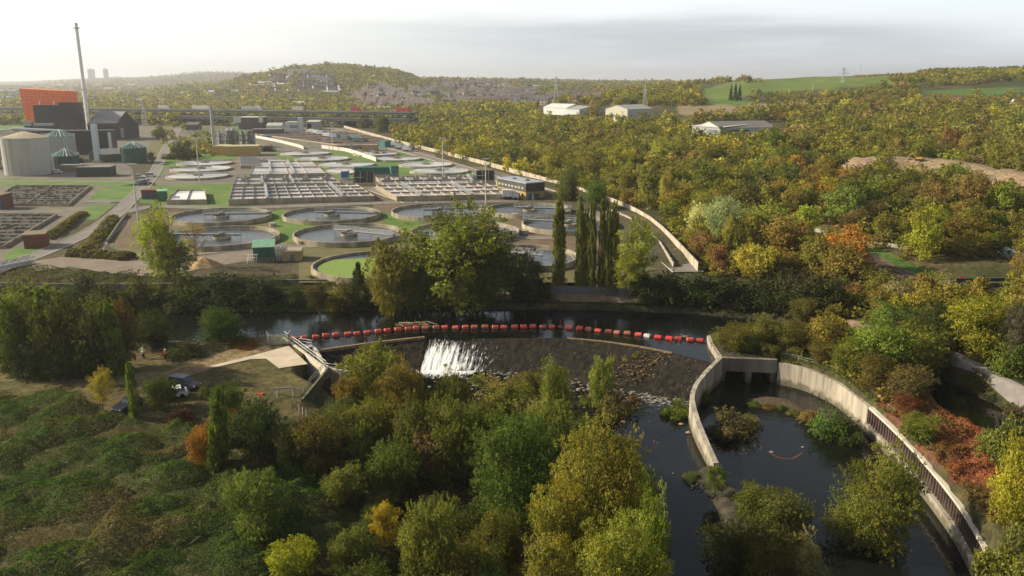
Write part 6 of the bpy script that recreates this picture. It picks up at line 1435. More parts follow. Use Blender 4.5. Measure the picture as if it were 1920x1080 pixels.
# office by the boundary wall: corner towards us at (987,374)
F3 = [('window', 'f', .03, .97, .66, .74, mat('brown_glazing', (.07,.05,.035), .4)), ('door', 'f', .12, .26, 0, .34, mat('blue_door', (.05,.16,.30), .5)), ('door', 'f', .36, .50, 0, .34, mat('blue_door', (1, 1, 1)))]
F3 += [('window', 'l', .08+.115*k, .15+.115*k, .62, .76, mat('pale_glazing', (.30,.34,.36), .3)) for k in range(8)]+[('window', 'l', .08+.115*k, .15+.115*k, .2, .34, GLS) for k in range(8)]
t = building('office_building', 'flat-roofed two-storey office with dark upper cladding over yellow brick', (986,375), (1021,372), 20, 30, mat('bronze_cladding', (.075,.062,.045), .5, .1, .4), mat('office_roof', (.30,.33,.36), .7, .1, .4), 'flat', feats=F3, z=0, lower=(YB, .48))
mb = MB(); mb.box(0, 6, t['h']+.35, 1.6, 1.6, .5); mb.box(-1, 13, t['h']+.35, 1.2, 1.2, .4); mb.build('roof_light', FLATR, t)
mb = MB(); mb.box(-1.0, -1.2, 0, 2.4, 2.2, 2.3); mb.build('porch', mat('porch_glass', (.06,.09,.09), .3), t)
building('workshop', 'long low yellow brick workshop with a tan roof behind the office', (930,356), (957,366), 9, 17, YB, TANR, 'mono', .6, z=0)
building('green_shed', 'very long low shed clad in dark green with a pale base', (665,336), (747,335), 6, 20, GRC, GRC, 'flat', z=0, lower=(CONC, .38))
building('green_shed', 'small teal annex at the end of the long green shed', (734,336), (748,335), 4, 22, mat('teal', (.05,.17,.15), .6), GRC, 'flat', z=0)
building('kiosk', 'small blue and white kiosk beside the long green shed', (640,338), (652,338), 4, 16, mat('blue_panel', (.05,.13,.32), .5), WHC, 'flat', z=0, cat='kiosk', lower=(WHC, .3))
building('green_kiosk', 'tall dark green box kiosk near the sand heap', (476,492), (515,490), 7, 27, mat('kiosk_green', (.035,.13,.085), .6, .15, .5), mat('kiosk_roof', (.15,.30,.19), .6), 'mono', .5, z=0, cat='kiosk', lower=(CONCD, .3), feats=[('door', 'f', .55, .8, .32, .9, mat('kiosk_door', (.03,.10,.07), .5))])
building('brick_hut', 'small yellow brick hut joined by pipes to the tall green kiosk', (531,490), (565,489), 5, 16, YB, TANR, 'flat', z=0, cat='hut', feats=[('door', 'f', .4, .62, 0, .8, mat('grey_door', (.13,.15,.16), .5))])
x, y = W(523,490); t = thing('pipe_manifold', 'white pipes and rails between the green kiosk and the brick hut', 'pipes', (x, y, 0)); 
for k in range(4):
    mb = MB(); mb.tube([(-1.2+k*.7, .3, 0), (-1.2+k*.7, .3, 3.4+k*.3), (-.4+k*.7, 1.2, 3.4+k*.3), (-.4+k*.7, 1.2, 0)], .12, 6); mb.build('pipe', mat('white_pipe', (.5,.5,.46), .5), t)
x, y = W(470,494); t = thing('access_frame', 'white steel access frame leaning against the tall green kiosk', 'frame', (x, y, 0)); mb = MB()
for k in range(5): mb.tube([(-.8+k*.5, 0, 0), (-.4+k*.5, .3, 2.2)], .05, 4)
for z in (.7, 1.4, 2.1): mb.tube([(-.9, 0, z), (1.6, 0, z)], .05, 4)
mb.build('lattice', WHITEP, t)
building('green_container', 'green container with a pale green roof beside the small square tanks', (296,378), (315,377), 5, 18, mat('container_green', (.035,.13,.07), .6), mat('pale_green_roof', (.22,.42,.25), .6), 'flat', z=0, cat='container')
building('brick_store', 'red-brown brick store with blue doors, left of the green container', (266,374), (294,374), 5, 16, RB, mat('rust_roof', (.17,.09,.06), .9), 'flat', z=0, cat='store', feats=[('door', 'f', .12, .34, 0, .7, mat('store_blue', (.03,.07,.16), .5)), ('door', 'f', .58, .8, 0, .7, mat('store_blue', (1, 1, 1)))])
building('brick_hut', 'red-brown brick hut at the edge of the sloping road', (46,467), (89,464), 6, 24, RB, mat('brown_roof', (.20,.15,.09), .9), 'flat', z=0, cat='hut')
building('brick_hut', 'red-brown brick hut cut by the frame beside the upper filter bed', (-30,393), (6,393), 6, 26, RB, mat('brown_roof', (1, 1, 1)), 'flat', z=0, cat='hut', feats=[('door', 'f', .75, .97, 0, .8, mat('store_blue', (1, 1, 1)))])
building('yellow_building', 'long yellow windowless building with a cream roof edge', (422,293), (485,292), 12, 17, mat('yellow_render', (.42,.28,.085), .8, .08, .4), mat('cream_roof', (.42,.36,.22), .8), 'flat', z=0)
building('yellow_building', 'small yellow building joined to the windowless long one', (400,291), (422,291), 12, 16, mat('yellow_render', (1, 1, 1)), mat('cream_roof', (1, 1, 1)), 'flat', z=0)
building('yellow_hut', 'small yellow brick hut among the farthest round tanks', (679,283), (707,283), 6, 10, YB, TANR, 'flat', z=0, cat='hut')
building('green_hut', 'small teal hut near the boundary wall at the back', (722,277), (733,276), 5, 11, mat('teal', (1, 1, 1)), mat('teal', (1, 1, 1)), 'flat', z=0, cat='hut')
building('long_hut', 'long low tan building in front of the brown drying beds', (617,280), (680,279), 4, 6, mat('tan_wall', (.24,.19,.11), .9), TANR, 'flat', z=0)
building('hopper_building', 'tall brown building with a white overhanging top', (448,243), (490,243), 18, 22, mat('brown_cladding', (.10,.072,.058), .8, .15, .3), WHC, 'flat', z=0, feats=[('white_cabin', 'f', -.22, .12, .58, 1.05, WHC), ('white_cabin', 'f', .92, 1.1, .6, 1.15, WHC)])
building('white_shed', 'white gabled shed between the brown building and the silo shed', (500,248), (528,248), 12, 12, WHC, mat('pale_roof', (.42,.42,.37), .7), 'gable_x', 2, z=0)
building('white_shed', 'large white shed with a grey tower at its end', (535,246), (560,246), 14, 16, WHC, mat('pale_roof', (1, 1, 1)), 'flat', z=0, feats=[('grey_door', 'f', .35, .95, 0, .7, GREYC)])
building('silo_tower', 'slim pale tower standing against the large white shed', (559,246), (567,246), 4, 24, WHC, WHC, 'flat', z=0, cat='tower')
building('grey_shed', 'grey shed with an open dark door near the end of the viaduct', (575,243), (598,243), 12, 14, GREYC, mat('pale_roof', (1, 1, 1)), 'mono', 1, z=0, feats=[('open_door', 'f', .05, .4, 0, .8, DARKM)])
building('brown_sheds', 'low brown sheds beside the blue container at the back', (472,252), (528,252), 8, 9, mat('brown_cladding', (1, 1, 1)), FLATR, 'flat', z=0)
building('brick_building', 'old brick building with a pitched roof behind the road fork', (350,244), (372,244), 9, 10, mat('dull_brick', (.14,.085,.07), .9, .2, 1), mat('slate', (.13,.12,.12), .8), 'gable_x', 2, z=0)
building('blue_container', 'blue shipping container on the far grass', (487,259), (507,259), 3, 4, mat('container_blue', (.06,.20,.32), .5), mat('container_blue', (1, 1, 1)), 'flat', z=0, cat='container')
# chemical plant: silos and pipework
x, y = W(440,276); t = thing('silo_plant', 'cluster of grey silos, vessels and pipework behind the yellow buildings', 'plant', (x, y, 0)); m = mpp(x, y); r3 = np.random.default_rng(4)
SIL = mat('silo_grey', (.30,.31,.31), .45, .2, .5, metal=.3)
for k in range(12):
    xx = (-33+k*5.8)*m; yy = r3.uniform(0, 10); hh = r3.uniform(14, 34)*m; rr = r3.uniform(1.8, 4.2)*m
    mb = MB(); mb.cyl(xx, yy, 1, hh, rr, rr, 14); mb.cyl(xx, yy, hh, hh+rr*.5, rr, rr*.25, 14); mb.build('silo', SIL if k % 3 else mat('silo_cream', (.48,.44,.36), .6), t, smooth=True)
for k in range(16):
    xx = r3.uniform(-34, 34)*m; y0 = r3.uniform(-2, 10); z0 = r3.uniform(8, 34)*m; mb = MB(); x2 = xx+r3.uniform(4, 16)*m; mb.tube([(xx, y0, 0), (xx, y0, z0), (x2, y0, z0), (x2, y0, z0*.5)], .22, 5); mb.build('pipe', mat('pipe_pale', (.36,.35,.31), .5) if k % 2 else mat('pipe_grey', (.16,.16,.15), .5), t)
mb = MB()
for z in (4, 7, 10): mb.box(0, 3, z, 66*m, 8, .2)
for k in range(9): mb.box((-33+k*8.25)*m, -1, 0, .25, .25, 11)
mb.build('gantry', mat('gantry_grey', (.17,.17,.16), .6), t)
# stack of the silo plant
x, y = W(402,282); t = thing('vent_stack', 'tall thin grey vent stack at the end of the silo plant', 'chimney', (x, y, 0)); mb = MB(); mb.cyl(0, 0, 0, 80*mpp(x, y), .85, .8, 12); mb.build('shaft', mat('stack_grey', (.34,.35,.34), .6), t, smooth=True); mb = MB(); mb.ring(0, 0, 80*mpp(x, y)-.5, 80*mpp(x, y)+.1, .6, 1.5, 12); mb.build('platform', STEEL, t)
# lamp masts
for px_, pyb, pyt, lb in ((375,346,262,'lamp mast beside the three stacked round tanks'),(262,440,312,'nearest and tallest-looking lamp mast, by the brown bare ground'),(911,384,300,'lamp mast in front of the right aeration block'),(831,334,262,'lamp mast before the pale tank with the boundary road behind'),(624,282,232,'lamp mast in front of the brown drying beds'),(402+500-870,262,262,'')):
    if not lb: continue
    x, y = W(px_, pyb); hh = (pyb-pyt)*mpp(x, y)/math.cos(math.atan2(CAM_H, y)); t = thing('lamp_mast', lb, 'lamp mast', (x, y, 0), 0, 'tall lamp masts of the works')
    mb = MB(); mb.cyl(0, 0, 0, hh, .26, .15, 10); mb.build('pole', mat('mast_grey', (.50,.50,.46), .5), t, smooth=True)
    mb = MB(); mb.tube([(-1.1, 0, hh-.1), (1.1, 0, hh-.1)], .08, 6); mb.build('crossbar', STEEL, t)
    for k in (-1, -.35, .35, 1):
        mb = MB(); mb.box(k, -.2, hh, .5, .5, .35); mb.build('floodlight', mat('lamp_housing', (.6,.6,.56), .4), t)
# boundary wall panels and walls
def wall_thing(name, label, pts, h, th, m, z=0, n=40, cap=None, cat='wall'):
    P = smooth_line(WP(pts, z), n); c = P[n//2]; t = thing(name, label, cat, (c[0], c[1], z)); q = [(p[0]-c[0], p[1]-c[1]) for p in P]
    mb = MB(); mb.wall(q, -1, h, th); mb.build('panels', m, t)
    Lp = np.hypot(*np.diff(P, axis=0).T).sum(); mb = MB(); Q = resample(P, min(90, int(Lp/4.5)))
    for p in Q: mb.box(p[0]-c[0], p[1]-c[1], -1, .3, .3+th, h+1.08, .3)
    mb.build('posts', CONC, t)['kind'] = 'stuff'; return t
wall_thing('boundary_wall', 'very long pale concrete panel wall dividing the works from the wooded hillside', [(640,238),(745,268),(900,307),(1060,352),(1140,378),(1215,410),(1270,465),(1308,508)], 2.0, .25, mat('panel_concrete', (.40,.34,.25), .9, .3, .25, .02, streak=True))
wall_thing('retaining_wall', 'lower inner concrete wall on the works side of the boundary road bend', [(1020,356),(1110,382),(1180,412),(1235,455),(1262,500)], 1.0, .25, CONC)
wall_thing('long_wall', 'long white wall beside the pale round tanks', [(604,278),(650,284),(700,300),(706,303)], 2.0, .8, mat('white_concrete', (.55,.52,.43), .85, .1, .3))
wall_thing('long_wall', 'long cream wall running in front of the brown drying beds from the silo plant', [(478,258),(520,266),(560,276),(570,280)], 1.8, .6, mat('white_concrete', (1, 1, 1)))
wall_thing('kerb_wall', 'low green-topped wall along the brick ramp', [(238,404),(222,425),(202,455)], .9, .35, mat('mossy_concrete', (.16,.18,.10), .9, .3, 1))
basin('drying_bed', 'small dark drying bed between the road and the round dark tree', 'drying bed', [(322,287),(388,287),(395,268),(345,268)], .7, 3, 2, content=mat('dry_sludge', (1,1,1)), wl=.4, rails=False, seed=11, thick=.2, edge=mat('brown_timber', (1,1,1)))
for k in range(3):
    x, y = W(352+k*16, 259-k*2); t = thing('switch_frame', 'grey switchgear frames in the yard above the small drying bed, %s from the road' % ordn(k+1), 'switchgear', (x, y, 0), .1, 'switchgear frames'); mb = MB()
    for q in range(5): mb.tube([(-4+q*2, 0, 0), (-4+q*2, 0, 5), (-3+q*2, 0, 5)], .14, 4)
    mb.tube([(-4, 0, 4.6), (5, 0, 4.6)], .14, 4); mb.build('frame', STEEL, t)
# sand heap
x, y = W(383,498); mb = MB(); n = 26; v = []
for k, (rr, zz) in enumerate(((3.6, 0), (2.6, .55), (1.5, 1.25), (.6, 1.8))): v += [(rr*(1+.12*math.sin(3*i+k))*math.cos(2*math.pi*i/n)*1.15, rr*(1+.1*math.sin(5*i))*math.sin(2*math.pi*i/n), zz+.08*math.sin(i*7+k)) for i in range(n)]
v.append((0, 0, 2.0)); mb.add(v, [(k*n+i, k*n+(i+1)%n, (k+1)*n+(i+1)%n, (k+1)*n+i) for k in range(3) for i in range(n)]+[(3*n+i, 3*n+(i+1)%n, 4*n) for i in range(n)])
tag(mb.build('sand_heap', mat('sand', (.36,.25,.12), .95, .15, 2, .03), loc=(x, y, 0), smooth=True), 'conical heap of orange sand at the edge of the dirt yard', 'sand heap')
# steel walkway at the far left under the dirt yard
a = np.array(W(-60,520,0)); b = np.array(W(62,494,0)); d = b-a; Lw = float(np.hypot(*d)); t = thing('pipe_bridge', 'grey lattice pipe bridge at the left edge below the road', 'pipe bridge', (*((a+b)/2), 0), math.atan2(d[1], d[0]))
for s in (-.9, .9):
    mb = MB(); mb.tube([(-Lw/2, s, .4), (Lw/2, s, .4)], .09, 5); mb.tube([(-Lw/2, s, 1.7), (Lw/2, s, 1.7)], .09, 5)
    for k in range(16): mb.tube([(-Lw/2+Lw*k/16, s, .4), (-Lw/2+Lw*(k+1)/16, s, 1.7)] if k % 2 else [(-Lw/2+Lw*k/16, s, 1.7), (-Lw/2+Lw*(k+1)/16, s, .4)], .05, 4)
    mb.build('truss', STEEL, t)
mb = MB(); mb.tube([(-Lw/2, 0, .7), (Lw/2, 0, .7)], .35, 10); mb.build('pipe', STEEL, t)

# ---- the power station and its tanks
ORG = new_mat('orange_panels'); _t = ORG[1]; _b = ORG[2]; _tc2 = N(_t, 'ShaderNodeTexCoord'); _br = N(_t, 'ShaderNodeTexBrick', i_Scale=.16, i_Mortar_Size=.012, offset=0.0); L(_t, _tc2.outputs['Object'], _br.inputs['Vector'])
_rot = N(_t, 'ShaderNodeVectorRotate', rotation_type='X_AXIS', i_Angle=R(90)); L(_t, _tc2.outputs['Object'], _rot.inputs[0]); L(_t, _rot.outputs[0], _br.inputs['Vector'])
_br.inputs['Color1'].default_value = (1.0,.20,.02,1); _br.inputs['Color2'].default_value = (.95,.15,.015,1); _br.inputs['Mortar'].default_value = (.5,.07,.015,1); L(_t, _br.outputs[0], _b.inputs['Base Color']); _b.inputs['Roughness'].default_value = .4; ORG = ORG[0]
BLK = mat('black_cladding', (.016,.014,.014), .55, .2, .3)
base = np.array(W(101,262)); m = mpp(*base); t = thing('power_station', 'power station block with a slanted orange back wall and black front', 'power station', (base[0], base[1], 0), 0)
ow = 122*m; mb = MB()
# orange box leaning outwards: front face trapezium
x0, x1 = -61*m, 44*m; zt0, zt1 = 93*m, 88*m
mb.add([(x0+6*m, 6, 18*m), (x1, 6, 18*m), (x1, 6, zt1), (x0, 6, zt0), (x0+6*m+3, 20, 0), (x1-6, 20, 0), (x1-6, 20, zt1), (x0+3, 20, zt0), (x0+6*m, 6, 0), (x1, 6, 0)], [(8,9,1,0),(0,1,2,3),(4,7,6,5),(8,0,3,7,4),(9,5,6,2,1),(3,2,6,7)]); mb.build('orange_wall', ORG, t)
mb = MB(); mb.box(0, 2.5, 0, 60*m, 6, 63*m); mb.build('black_block', BLK, t)
mb = MB(); mb.box(38*m, 1.5, 0, 32*m, 9, 68*m); mb.build('black_tower', BLK, t)
mb = MB(); mb.box(6*m, -2, 0, 104*m, 3, 26*m); mb.build('black_base', BLK, t)
for k, (xx, zz) in enumerate(((-18*m, 64*m), (8*m, 64*m))): mb = MB(); mb.cyl(xx, 2, zz, zz+6*m, .9, .9, 10); mb.build('roof_vent', STEEL, t)
mb = MB(); mb.box(-38*m, -4, 26*m, 16*m, 3, 8*m); mb.box(-8*m, -4, 26*m, 36*m, 3, 5*m); mb.build('cooling_unit', mat('unit_grey', (.28,.32,.28), .6), t)
x, y = W(163,250); m = mpp(x, y); t = thing('chimney', 'very tall slender pale chimney beside the orange power station', 'chimney', (x, y+4, 0)); hc = 195*m
mb = MB(); mb.cyl(0, 0, 0, hc, 1.45, 1.25, 20); mb.build('shaft', mat('chimney_grey', (.78,.78,.76), .55, .06, .2), t, smooth=True)
mb = MB(); mb.ring(0, 0, hc-2.8, hc-2.2, 1.4, 2.7, 20); mb.ring(0, 0, hc*.41, hc*.41+.4, 1.6, 2.6, 20); mb.build('gallery', STEEL, t); mb = MB(); mb.cyl(0, 0, hc, hc+1.3, 1.2, 1.1, 16); mb.build('flue', STEEL, t)
# gabled black plant hall behind
building('boiler_hall', 'dark gabled hall with a steep grey roof next to the power station', (218,262), (262,258), 24, 26, BLK, mat('hall_roof', (.20,.20,.21), .5, .1, .2), 'gable_y', 9, z=0, feats=[('cladding_panel', 'f', .02, .35, .1, .8, mat('dirty_white', (.25,.25,.23), .8))])
building('conveyor_house', 'dark low plant building with a pale sloping conveyor roof behind the chimney', (170,262), (222,262), 14, 30, mat('black_cladding', (1, 1, 1)), mat('conveyor_roof', (.30,.28,.24), .6), 'mono', 4, z=0, feats=[('machinery', 'f', .2, .6, .05, .5, mat('machinery_blue', (.16,.19,.22), .6))])
building('dark_shed', 'long black shed running under the silver pipe', (60,290), (212,288), 10, 42, BLK, DKC, 'flat', z=0, feats=[('pale_end', 'f', .96, 1.0, 0, .95, WHC)])
building('pump_house', 'brown shed with a grey pitched roof between the silver duct and the green tank', (190,305), (232,302), 14, 14, mat('olive_cladding', (.10,.095,.065), .8), mat('shed_roof', (.22,.21,.19), .8), 'gable_x', 2.4, z=0)
building('olive_shed', 'low dark olive shed with a tan roof in front of the silver duct', (144,332), (208,331), 8, 17, mat('olive_dark', (.035,.045,.03), .8), mat('shed_roof', (1, 1, 1)), 'flat', z=0)
building('plant_cabin', 'low tan cabin between the big silo and the olive shed', (112,322), (150,322), 5, 11, mat('tan_wall', (1, 1, 1)), FLATR, 'flat', z=0)
x, y = W(184,305); m = mpp(x, y); t = thing('silver_duct', 'square silver exhaust duct standing in front of the power station', 'chimney', (x, y, 0)); mb = MB(); mb.box(0, 0, 0, 11*m/2*1.6, 11*m/2*1.6, 71*m); mb.build('shaft', mat('silver', (.45,.52,.55), .35, .05, 1, metal=.3), t); mb = MB(); mb.box(0, 0, 0, 16*m, 3, 1.2); mb.build('base', CONC, t)
a = np.array(W(50,262)); m = mpp(*a); t = thing('overhead_pipe', 'fat silver pipe running level above the storage tanks', 'pipe', (a[0], a[1]-14, 0)); mb = MB(); zc = 19*m; mb.tube([(0, 0, zc+1), (60*m, 0, zc), (155*m, 0, zc-2)], 1.3, 14); mb.build('pipe', mat('lagged_pipe', (.36,.38,.37), .45, .1, .4), t, smooth=True)
mb = MB(); mb.tube([(-60*m, 0, zc-1.5), (0, 0, zc+1)], .6, 8); mb.build('branch_pipe', mat('lagged_pipe', (1, 1, 1)), t)
for k in range(5):
    mb = MB(); mb.box(k*36*m, 0, 0, .5, .5, zc-1); mb.build('trestle', STEEL, t)
def silo(px_, pyb, wpx, hpx, m_, roofm, label, dome=2.2, ribs=False):
    x, y = W(px_, pyb); mm = mpp(x, y); r = wpx/2*mm; x *= 1+r/y; y += r; mm = mpp(x, y); r = wpx/2*mm*math.cos(math.atan2(x, y)); h = hpx*mm*.98; t = thing('storage_tank', label, 'storage tank', (x*y/(y) , y, 0))
    mb = MB(); mb.cyl(0, 0, 0, h, r, r, 40); mb.build('shell', m_, t, smooth=True)
    mb = MB(); mb.cyl(0, 0, h, h+dome, r+.15, .5, 32); mb.build('dome', roofm, t, smooth=not ribs)
    if ribs:
        mb = MB()
        for k in range(20): a = 2*math.pi*k/20; mb.tube([(r*math.cos(a), r*math.sin(a), h+.1), (.4*math.cos(a), .4*math.sin(a), h+dome+.15)], .11, 4)
        mb.build('dome_ribs', mat('pale_rib', (.55,.62,.55), .5), t)
    mb = MB(); 
    for hh in (.55, 1.1): mb.ring(0, 0, h+hh, h+hh+.06, r-.05, r+.05, 40)
    for k in range(24): a = 2*math.pi*k/24; mb.tube([(r*math.cos(a), r*math.sin(a), h), (r*math.cos(a), r*math.sin(a), h+1.15)], .05, 4)
    mb.build('railing', STEEL, t)
    mb = MB()
    for k in range(1, 6): mb.ring(0, 0, h*k/6, h*k/6+.12, r-.05, r+.06, 40)
    mb.build('shell_bands', m_, t)
    mb = MB(); mb.tube([(-r*.5, -r*.9, 0), (-r*.5, -r*.9, h)], .12, 5); mb.build('downpipe', STEEL, t); return t
SC1 = mat('silo_concrete', (.37,.355,.31), .85, .22, .16, .01, streak=True); GD = mat('green_dome', (.03,.12,.075), .5, .1, 1)
silo(56,331,93,69,SC1,mat('tan_dome', (.40,.33,.22), .8),'largest pale concrete storage tank at the left of the works',2.6)
silo(117,304,60,46,mat('panel_grey', (.30,.31,.28), .7, .2, .3, streak=True),GD,'grey panelled tank with a green ribbed dome right behind the largest pale tank',3.4,True)
silo(126,318,52,24,mat('tank_green', (.02,.055,.04), .6),GD,'squat dark green tank with a ribbed dome in front of the grey panelled one',3.2,True)
silo(253,307,50,28,mat('tank_green2', (.02,.085,.055), .5),GD,'dark green tank with a ribbed dome standing alone by the car park',2.8,True)
silo(186,286,18,22,mat('tank_green', (1, 1, 1)),GD,'small green vessel just behind the silver duct',2.5)
silo(-25,318,60,60,mat('panel_grey', (1, 1, 1)),GD,'grey tank mostly outside the frame behind the largest pale tank',3)

# ---- parked vehicles in the works
for k, (a, b, c_, rz, lb) in enumerate([(262,333,(.5,.5,.48),.2,'pale car beside the green ribbed tank'),(272,338,(.45,.45,.44),.3,'silver car second from the green ribbed tank'),(284,332,(.55,.55,.52),.1,'white van nose-on near the road fork'),(265,347,(.03,.03,.035),1.2,'dark car at the edge of the lawn below the white van'),(307,309,(.5,.5,.48),1.5,'white car alone on the road by the three round tanks'),(275,345,(.3,.3,.3),.3,'grey car between the dark car and the white van'),(107,325,(.5,.5,.5),.1,'white car at the foot of the largest pale tank')]):
    x, y = W(a, b); car(lb, 'parked_car', x, y, .03, rz, c_, 4.4, 1.8, 1.9 if 'van' in lb else 1.5, 'van' in lb, 'van' if 'van' in lb else 'car')
def truck(label, x, y, z, rz, cabc, boxc, L_=9.5, name='parked_truck', wb=2.5, hb=3.4):
    t = thing(name, label, 'truck', (x, y, z), rz)
    mb = MB(); mb.box(-1.1, 0, 1.1, L_-2.4, wb, hb-1.1); mb.build('cargo_box', mat('box_%d' % int(boxc[0]*99+boxc[2]*9), boxc, .6), t)
    mb = MB(); v = [(L_/2-2.1, s, z_) for s in (-wb/2, wb/2) for z_ in (.6, 2.7)]
    mb.add([(L_/2-2.2, -wb/2, .6), (L_/2-.1, -wb/2, .6), (L_/2-.1, -wb/2, 1.7), (L_/2-.5, -wb/2, 2.8), (L_/2-2.2, -wb/2, 2.8), (L_/2-2.2, wb/2, .6), (L_/2-.1, wb/2, .6), (L_/2-.1, wb/2, 1.7), (L_/2-.5, wb/2, 2.8), (L_/2-2.2, wb/2, 2.8)], [(0,1,2,3,4),(9,8,7,6,5),(1,6,7,2),(2,7,8,3),(3,8,9,4),(4,9,5,0),(0,5,6,1)]); mb.build('cab', mat('cab_%d' % int(cabc[0]*99+cabc[2]*9), cabc, .4), t)
    mb = MB(); mb.add([(L_/2-.06, -1.1, 1.75), (L_/2-.06, 1.1, 1.75), (L_/2-.44, 1.1, 2.7), (L_/2-.44, -1.1, 2.7)], [(0, 1, 2, 3)]); mb.build('windscreen', mat('car_glass', (1, 1, 1)), t)
    for wx in (-L_/2+1.2, -L_/2+2.4, L_/2-1.3):
        for wy in (-wb/2+.15, wb/2-.15):
            mb = MB(); n = 12; v = [(wx+.5*math.cos(2*math.pi*i/n), wy+s, .5+.5*math.sin(2*math.pi*i/n)) for s in (-.15, .15) for i in range(n)]
            mb.add(v, [tuple(range(n)), tuple(range(n, 2*n))[::-1]]+[(i, n+i, n+(i+1)%n, (i+1)%n) for i in range(n)]); mb.build('wheel', mat('tyre', (1, 1, 1)), t)
    return t
tk = [(548,250,.1,(.5,.5,.5),(.5,.5,.48),12,'white lorry in front of the large white shed'),(583,250,2.6,(.4,.4,.4),(.45,.42,.36),8,'cream lorry at the head of the vehicle yard'),(592,252,2.6,(.3,.3,.3),(.5,.5,.46),8,'second cream lorry of the vehicle yard'),(603,254,-.5,(.03,.07,.16),(.35,.37,.4),9,'lorry with a blue cab in the vehicle yard'),(616,258,-.5,(.3,.1,.05),(.5,.5,.5),9,'white lorry with a reddish cab in the vehicle yard'),(628,260,-.5,(.05,.12,.25),(.2,.27,.34),9,'blue-grey lorry in the vehicle yard'),(649,264,-.5,(.05,.06,.06),(.10,.13,.13),8,'dark lorry alone past the middle of the vehicle yard'),(668,262,-.3,(.35,.35,.34),(.25,.30,.34),11,'long pale blue lorry in the vehicle yard'),(676,268,-.3,(.1,.1,.1),(.10,.12,.14),11,'long dark lorry in front of the pale blue one'),(740,275,-.5,(.3,.3,.3),(.33,.36,.37),7,'grey skip lorry by the boundary wall'),(752,280,-.5,(.2,.2,.2),(.22,.25,.25),7,'second grey skip lorry by the boundary wall'),(766,284,-.5,(.2,.2,.2),(.30,.32,.33),7,'third grey skip lorry by the boundary wall'),(957,374,.05,(.5,.5,.5),(.55,.55,.53),6,'white tanker lorry parked beside the office')]
for a, b, rz, cc_, bc, Lt, lb in tk: x, y = W(a, b); truck(lb, x, y, .05, rz, cc_, bc, Lt)
for k in range(14):
    a = 600+k*10.5+(k % 3)*3; b = 262+k*2.6-(k % 2)*3; x, y = W(a, b+2); c_ = [(.05,.05,.06), (.35,.35,.34), (.03,.06,.12), (.30,.05,.04), (.5,.5,.48)][k % 5]; nm = ['black', 'silver', 'dark blue', 'red', 'white'][k % 5]
    car('%s car in the vehicle yard, %s from the viaduct end' % (nm, ordn(k+1)), 'parked_car', x, y, .03, .6*k, c_)['group'] = 'cars in the vehicle yard'
# ================================================================== far things
# two-deck viaduct
A = np.array(W(-150,199,14.6)); B = np.array(W(768,213,13.0)); d = B-A; Lv = float(np.hypot(*d)); rz = math.atan2(d[1], d[0])
t = thing('viaduct', 'long two-deck grey-green steel viaduct crossing the whole valley behind the works', 'viaduct', (*((A+B)/2), 0), rz)
VG = mat('viaduct_steel', (.095,.11,.09), .7, .2, .1); VD = mat('viaduct_concrete', (.24,.235,.20), .85, .15, .1)
sl_ = -2.0/Lv
for nm, zt, hh in (('upper_deck', 13.6, 1.8), ('lower_deck', 8.0, 2.2)):
    mb = MB(); mb.box(0, 9, zt-hh, Lv, 18, hh); mb.build(nm, VG, t)
    mb = MB(); mb.box(0, -.05, zt, Lv, .3, .9); mb.build('parapet', VD, t); mb = MB(); mb.box(0, 18, zt, Lv, .3, .9); mb.build('parapet', VD, t)
for k in range(int(Lv/31)+1):
    xx = -Lv/2+12+k*31
    for y_ in (.6, 17.4):
        mb = MB(); mb.tube([(xx, y_, 0), (xx-6, y_, 5.9)], .55, 4); mb.tube([(xx, y_, 0), (xx+6, y_, 5.9)], .55, 4); mb.tube([(xx-9, y_, 8.0), (xx, y_, 11.9)], .42, 4); mb.tube([(xx+9, y_, 8.0), (xx, y_, 11.9)], .42, 4); mb.tube([(xx+15.5, y_, 8.0), (xx+15.5, y_, 11.9)], .35, 4); mb.tube([(xx-9, y_, 8.1), (xx+15.5, y_, 8.1)], .3, 4); mb.tube([(xx-6, y_, 5.8), (xx+6, y_, 5.8)], .3, 4); mb.tube([(xx, y_, 5.8), (xx, y_, 8.1)], .4, 4)
        mb.build('trestle', VG, t)
for k in range(14):
    xx = -Lv/2+18+k*Lv/14; mb = MB(); mb.tube([(xx, 9, 13.5), (xx, 9, 22)], .14, 5); mb.tube([(xx-1.4, 9, 22), (xx+1.4, 9, 22)], .1, 4); mb.build('lamp_post', STEEL, t)
def on_deck(px_, side=5):
    # world point on the upper deck at photo column px_
    for s in np.linspace(0, 1, 800):
        p = A+d*s
        if proj(p[0], p[1], 13.6)[0] >= px_: break
    n = np.array([-d[1], d[0]])/Lv; p = p+n*side; return p
for px_, c_, bc, Lt, lb in ((302,(.5,.5,.5),(.5,.5,.48),13,'white lorry on the viaduct nearest the power station'),(372,(.3,.3,.3),(.55,.55,.52),20,'long white lorry on the viaduct left of the vent stack'),(463,(.3,.3,.3),(.38,.4,.4),17,'long grey lorry on the viaduct above the brown building'),(555,(.3,.1,.05),(.5,.42,.35),14,'lorry with an orange cab on the viaduct above the white sheds'),(662,(.4,.03,.03),(.4,.05,.04),9,'short red lorry on the viaduct'),(752,(.35,.04,.03),(.42,.06,.05),14,'red lorry at the wooded end of the viaduct'),(480,(.4,.4,.4),(.5,.5,.5),8,'small white lorry close behind the long grey one on the viaduct')):
    p = on_deck(px_); truck(lb, p[0], p[1], 13.7, rz, c_, bc, Lt, 'lorry', 2.6, 4.2)
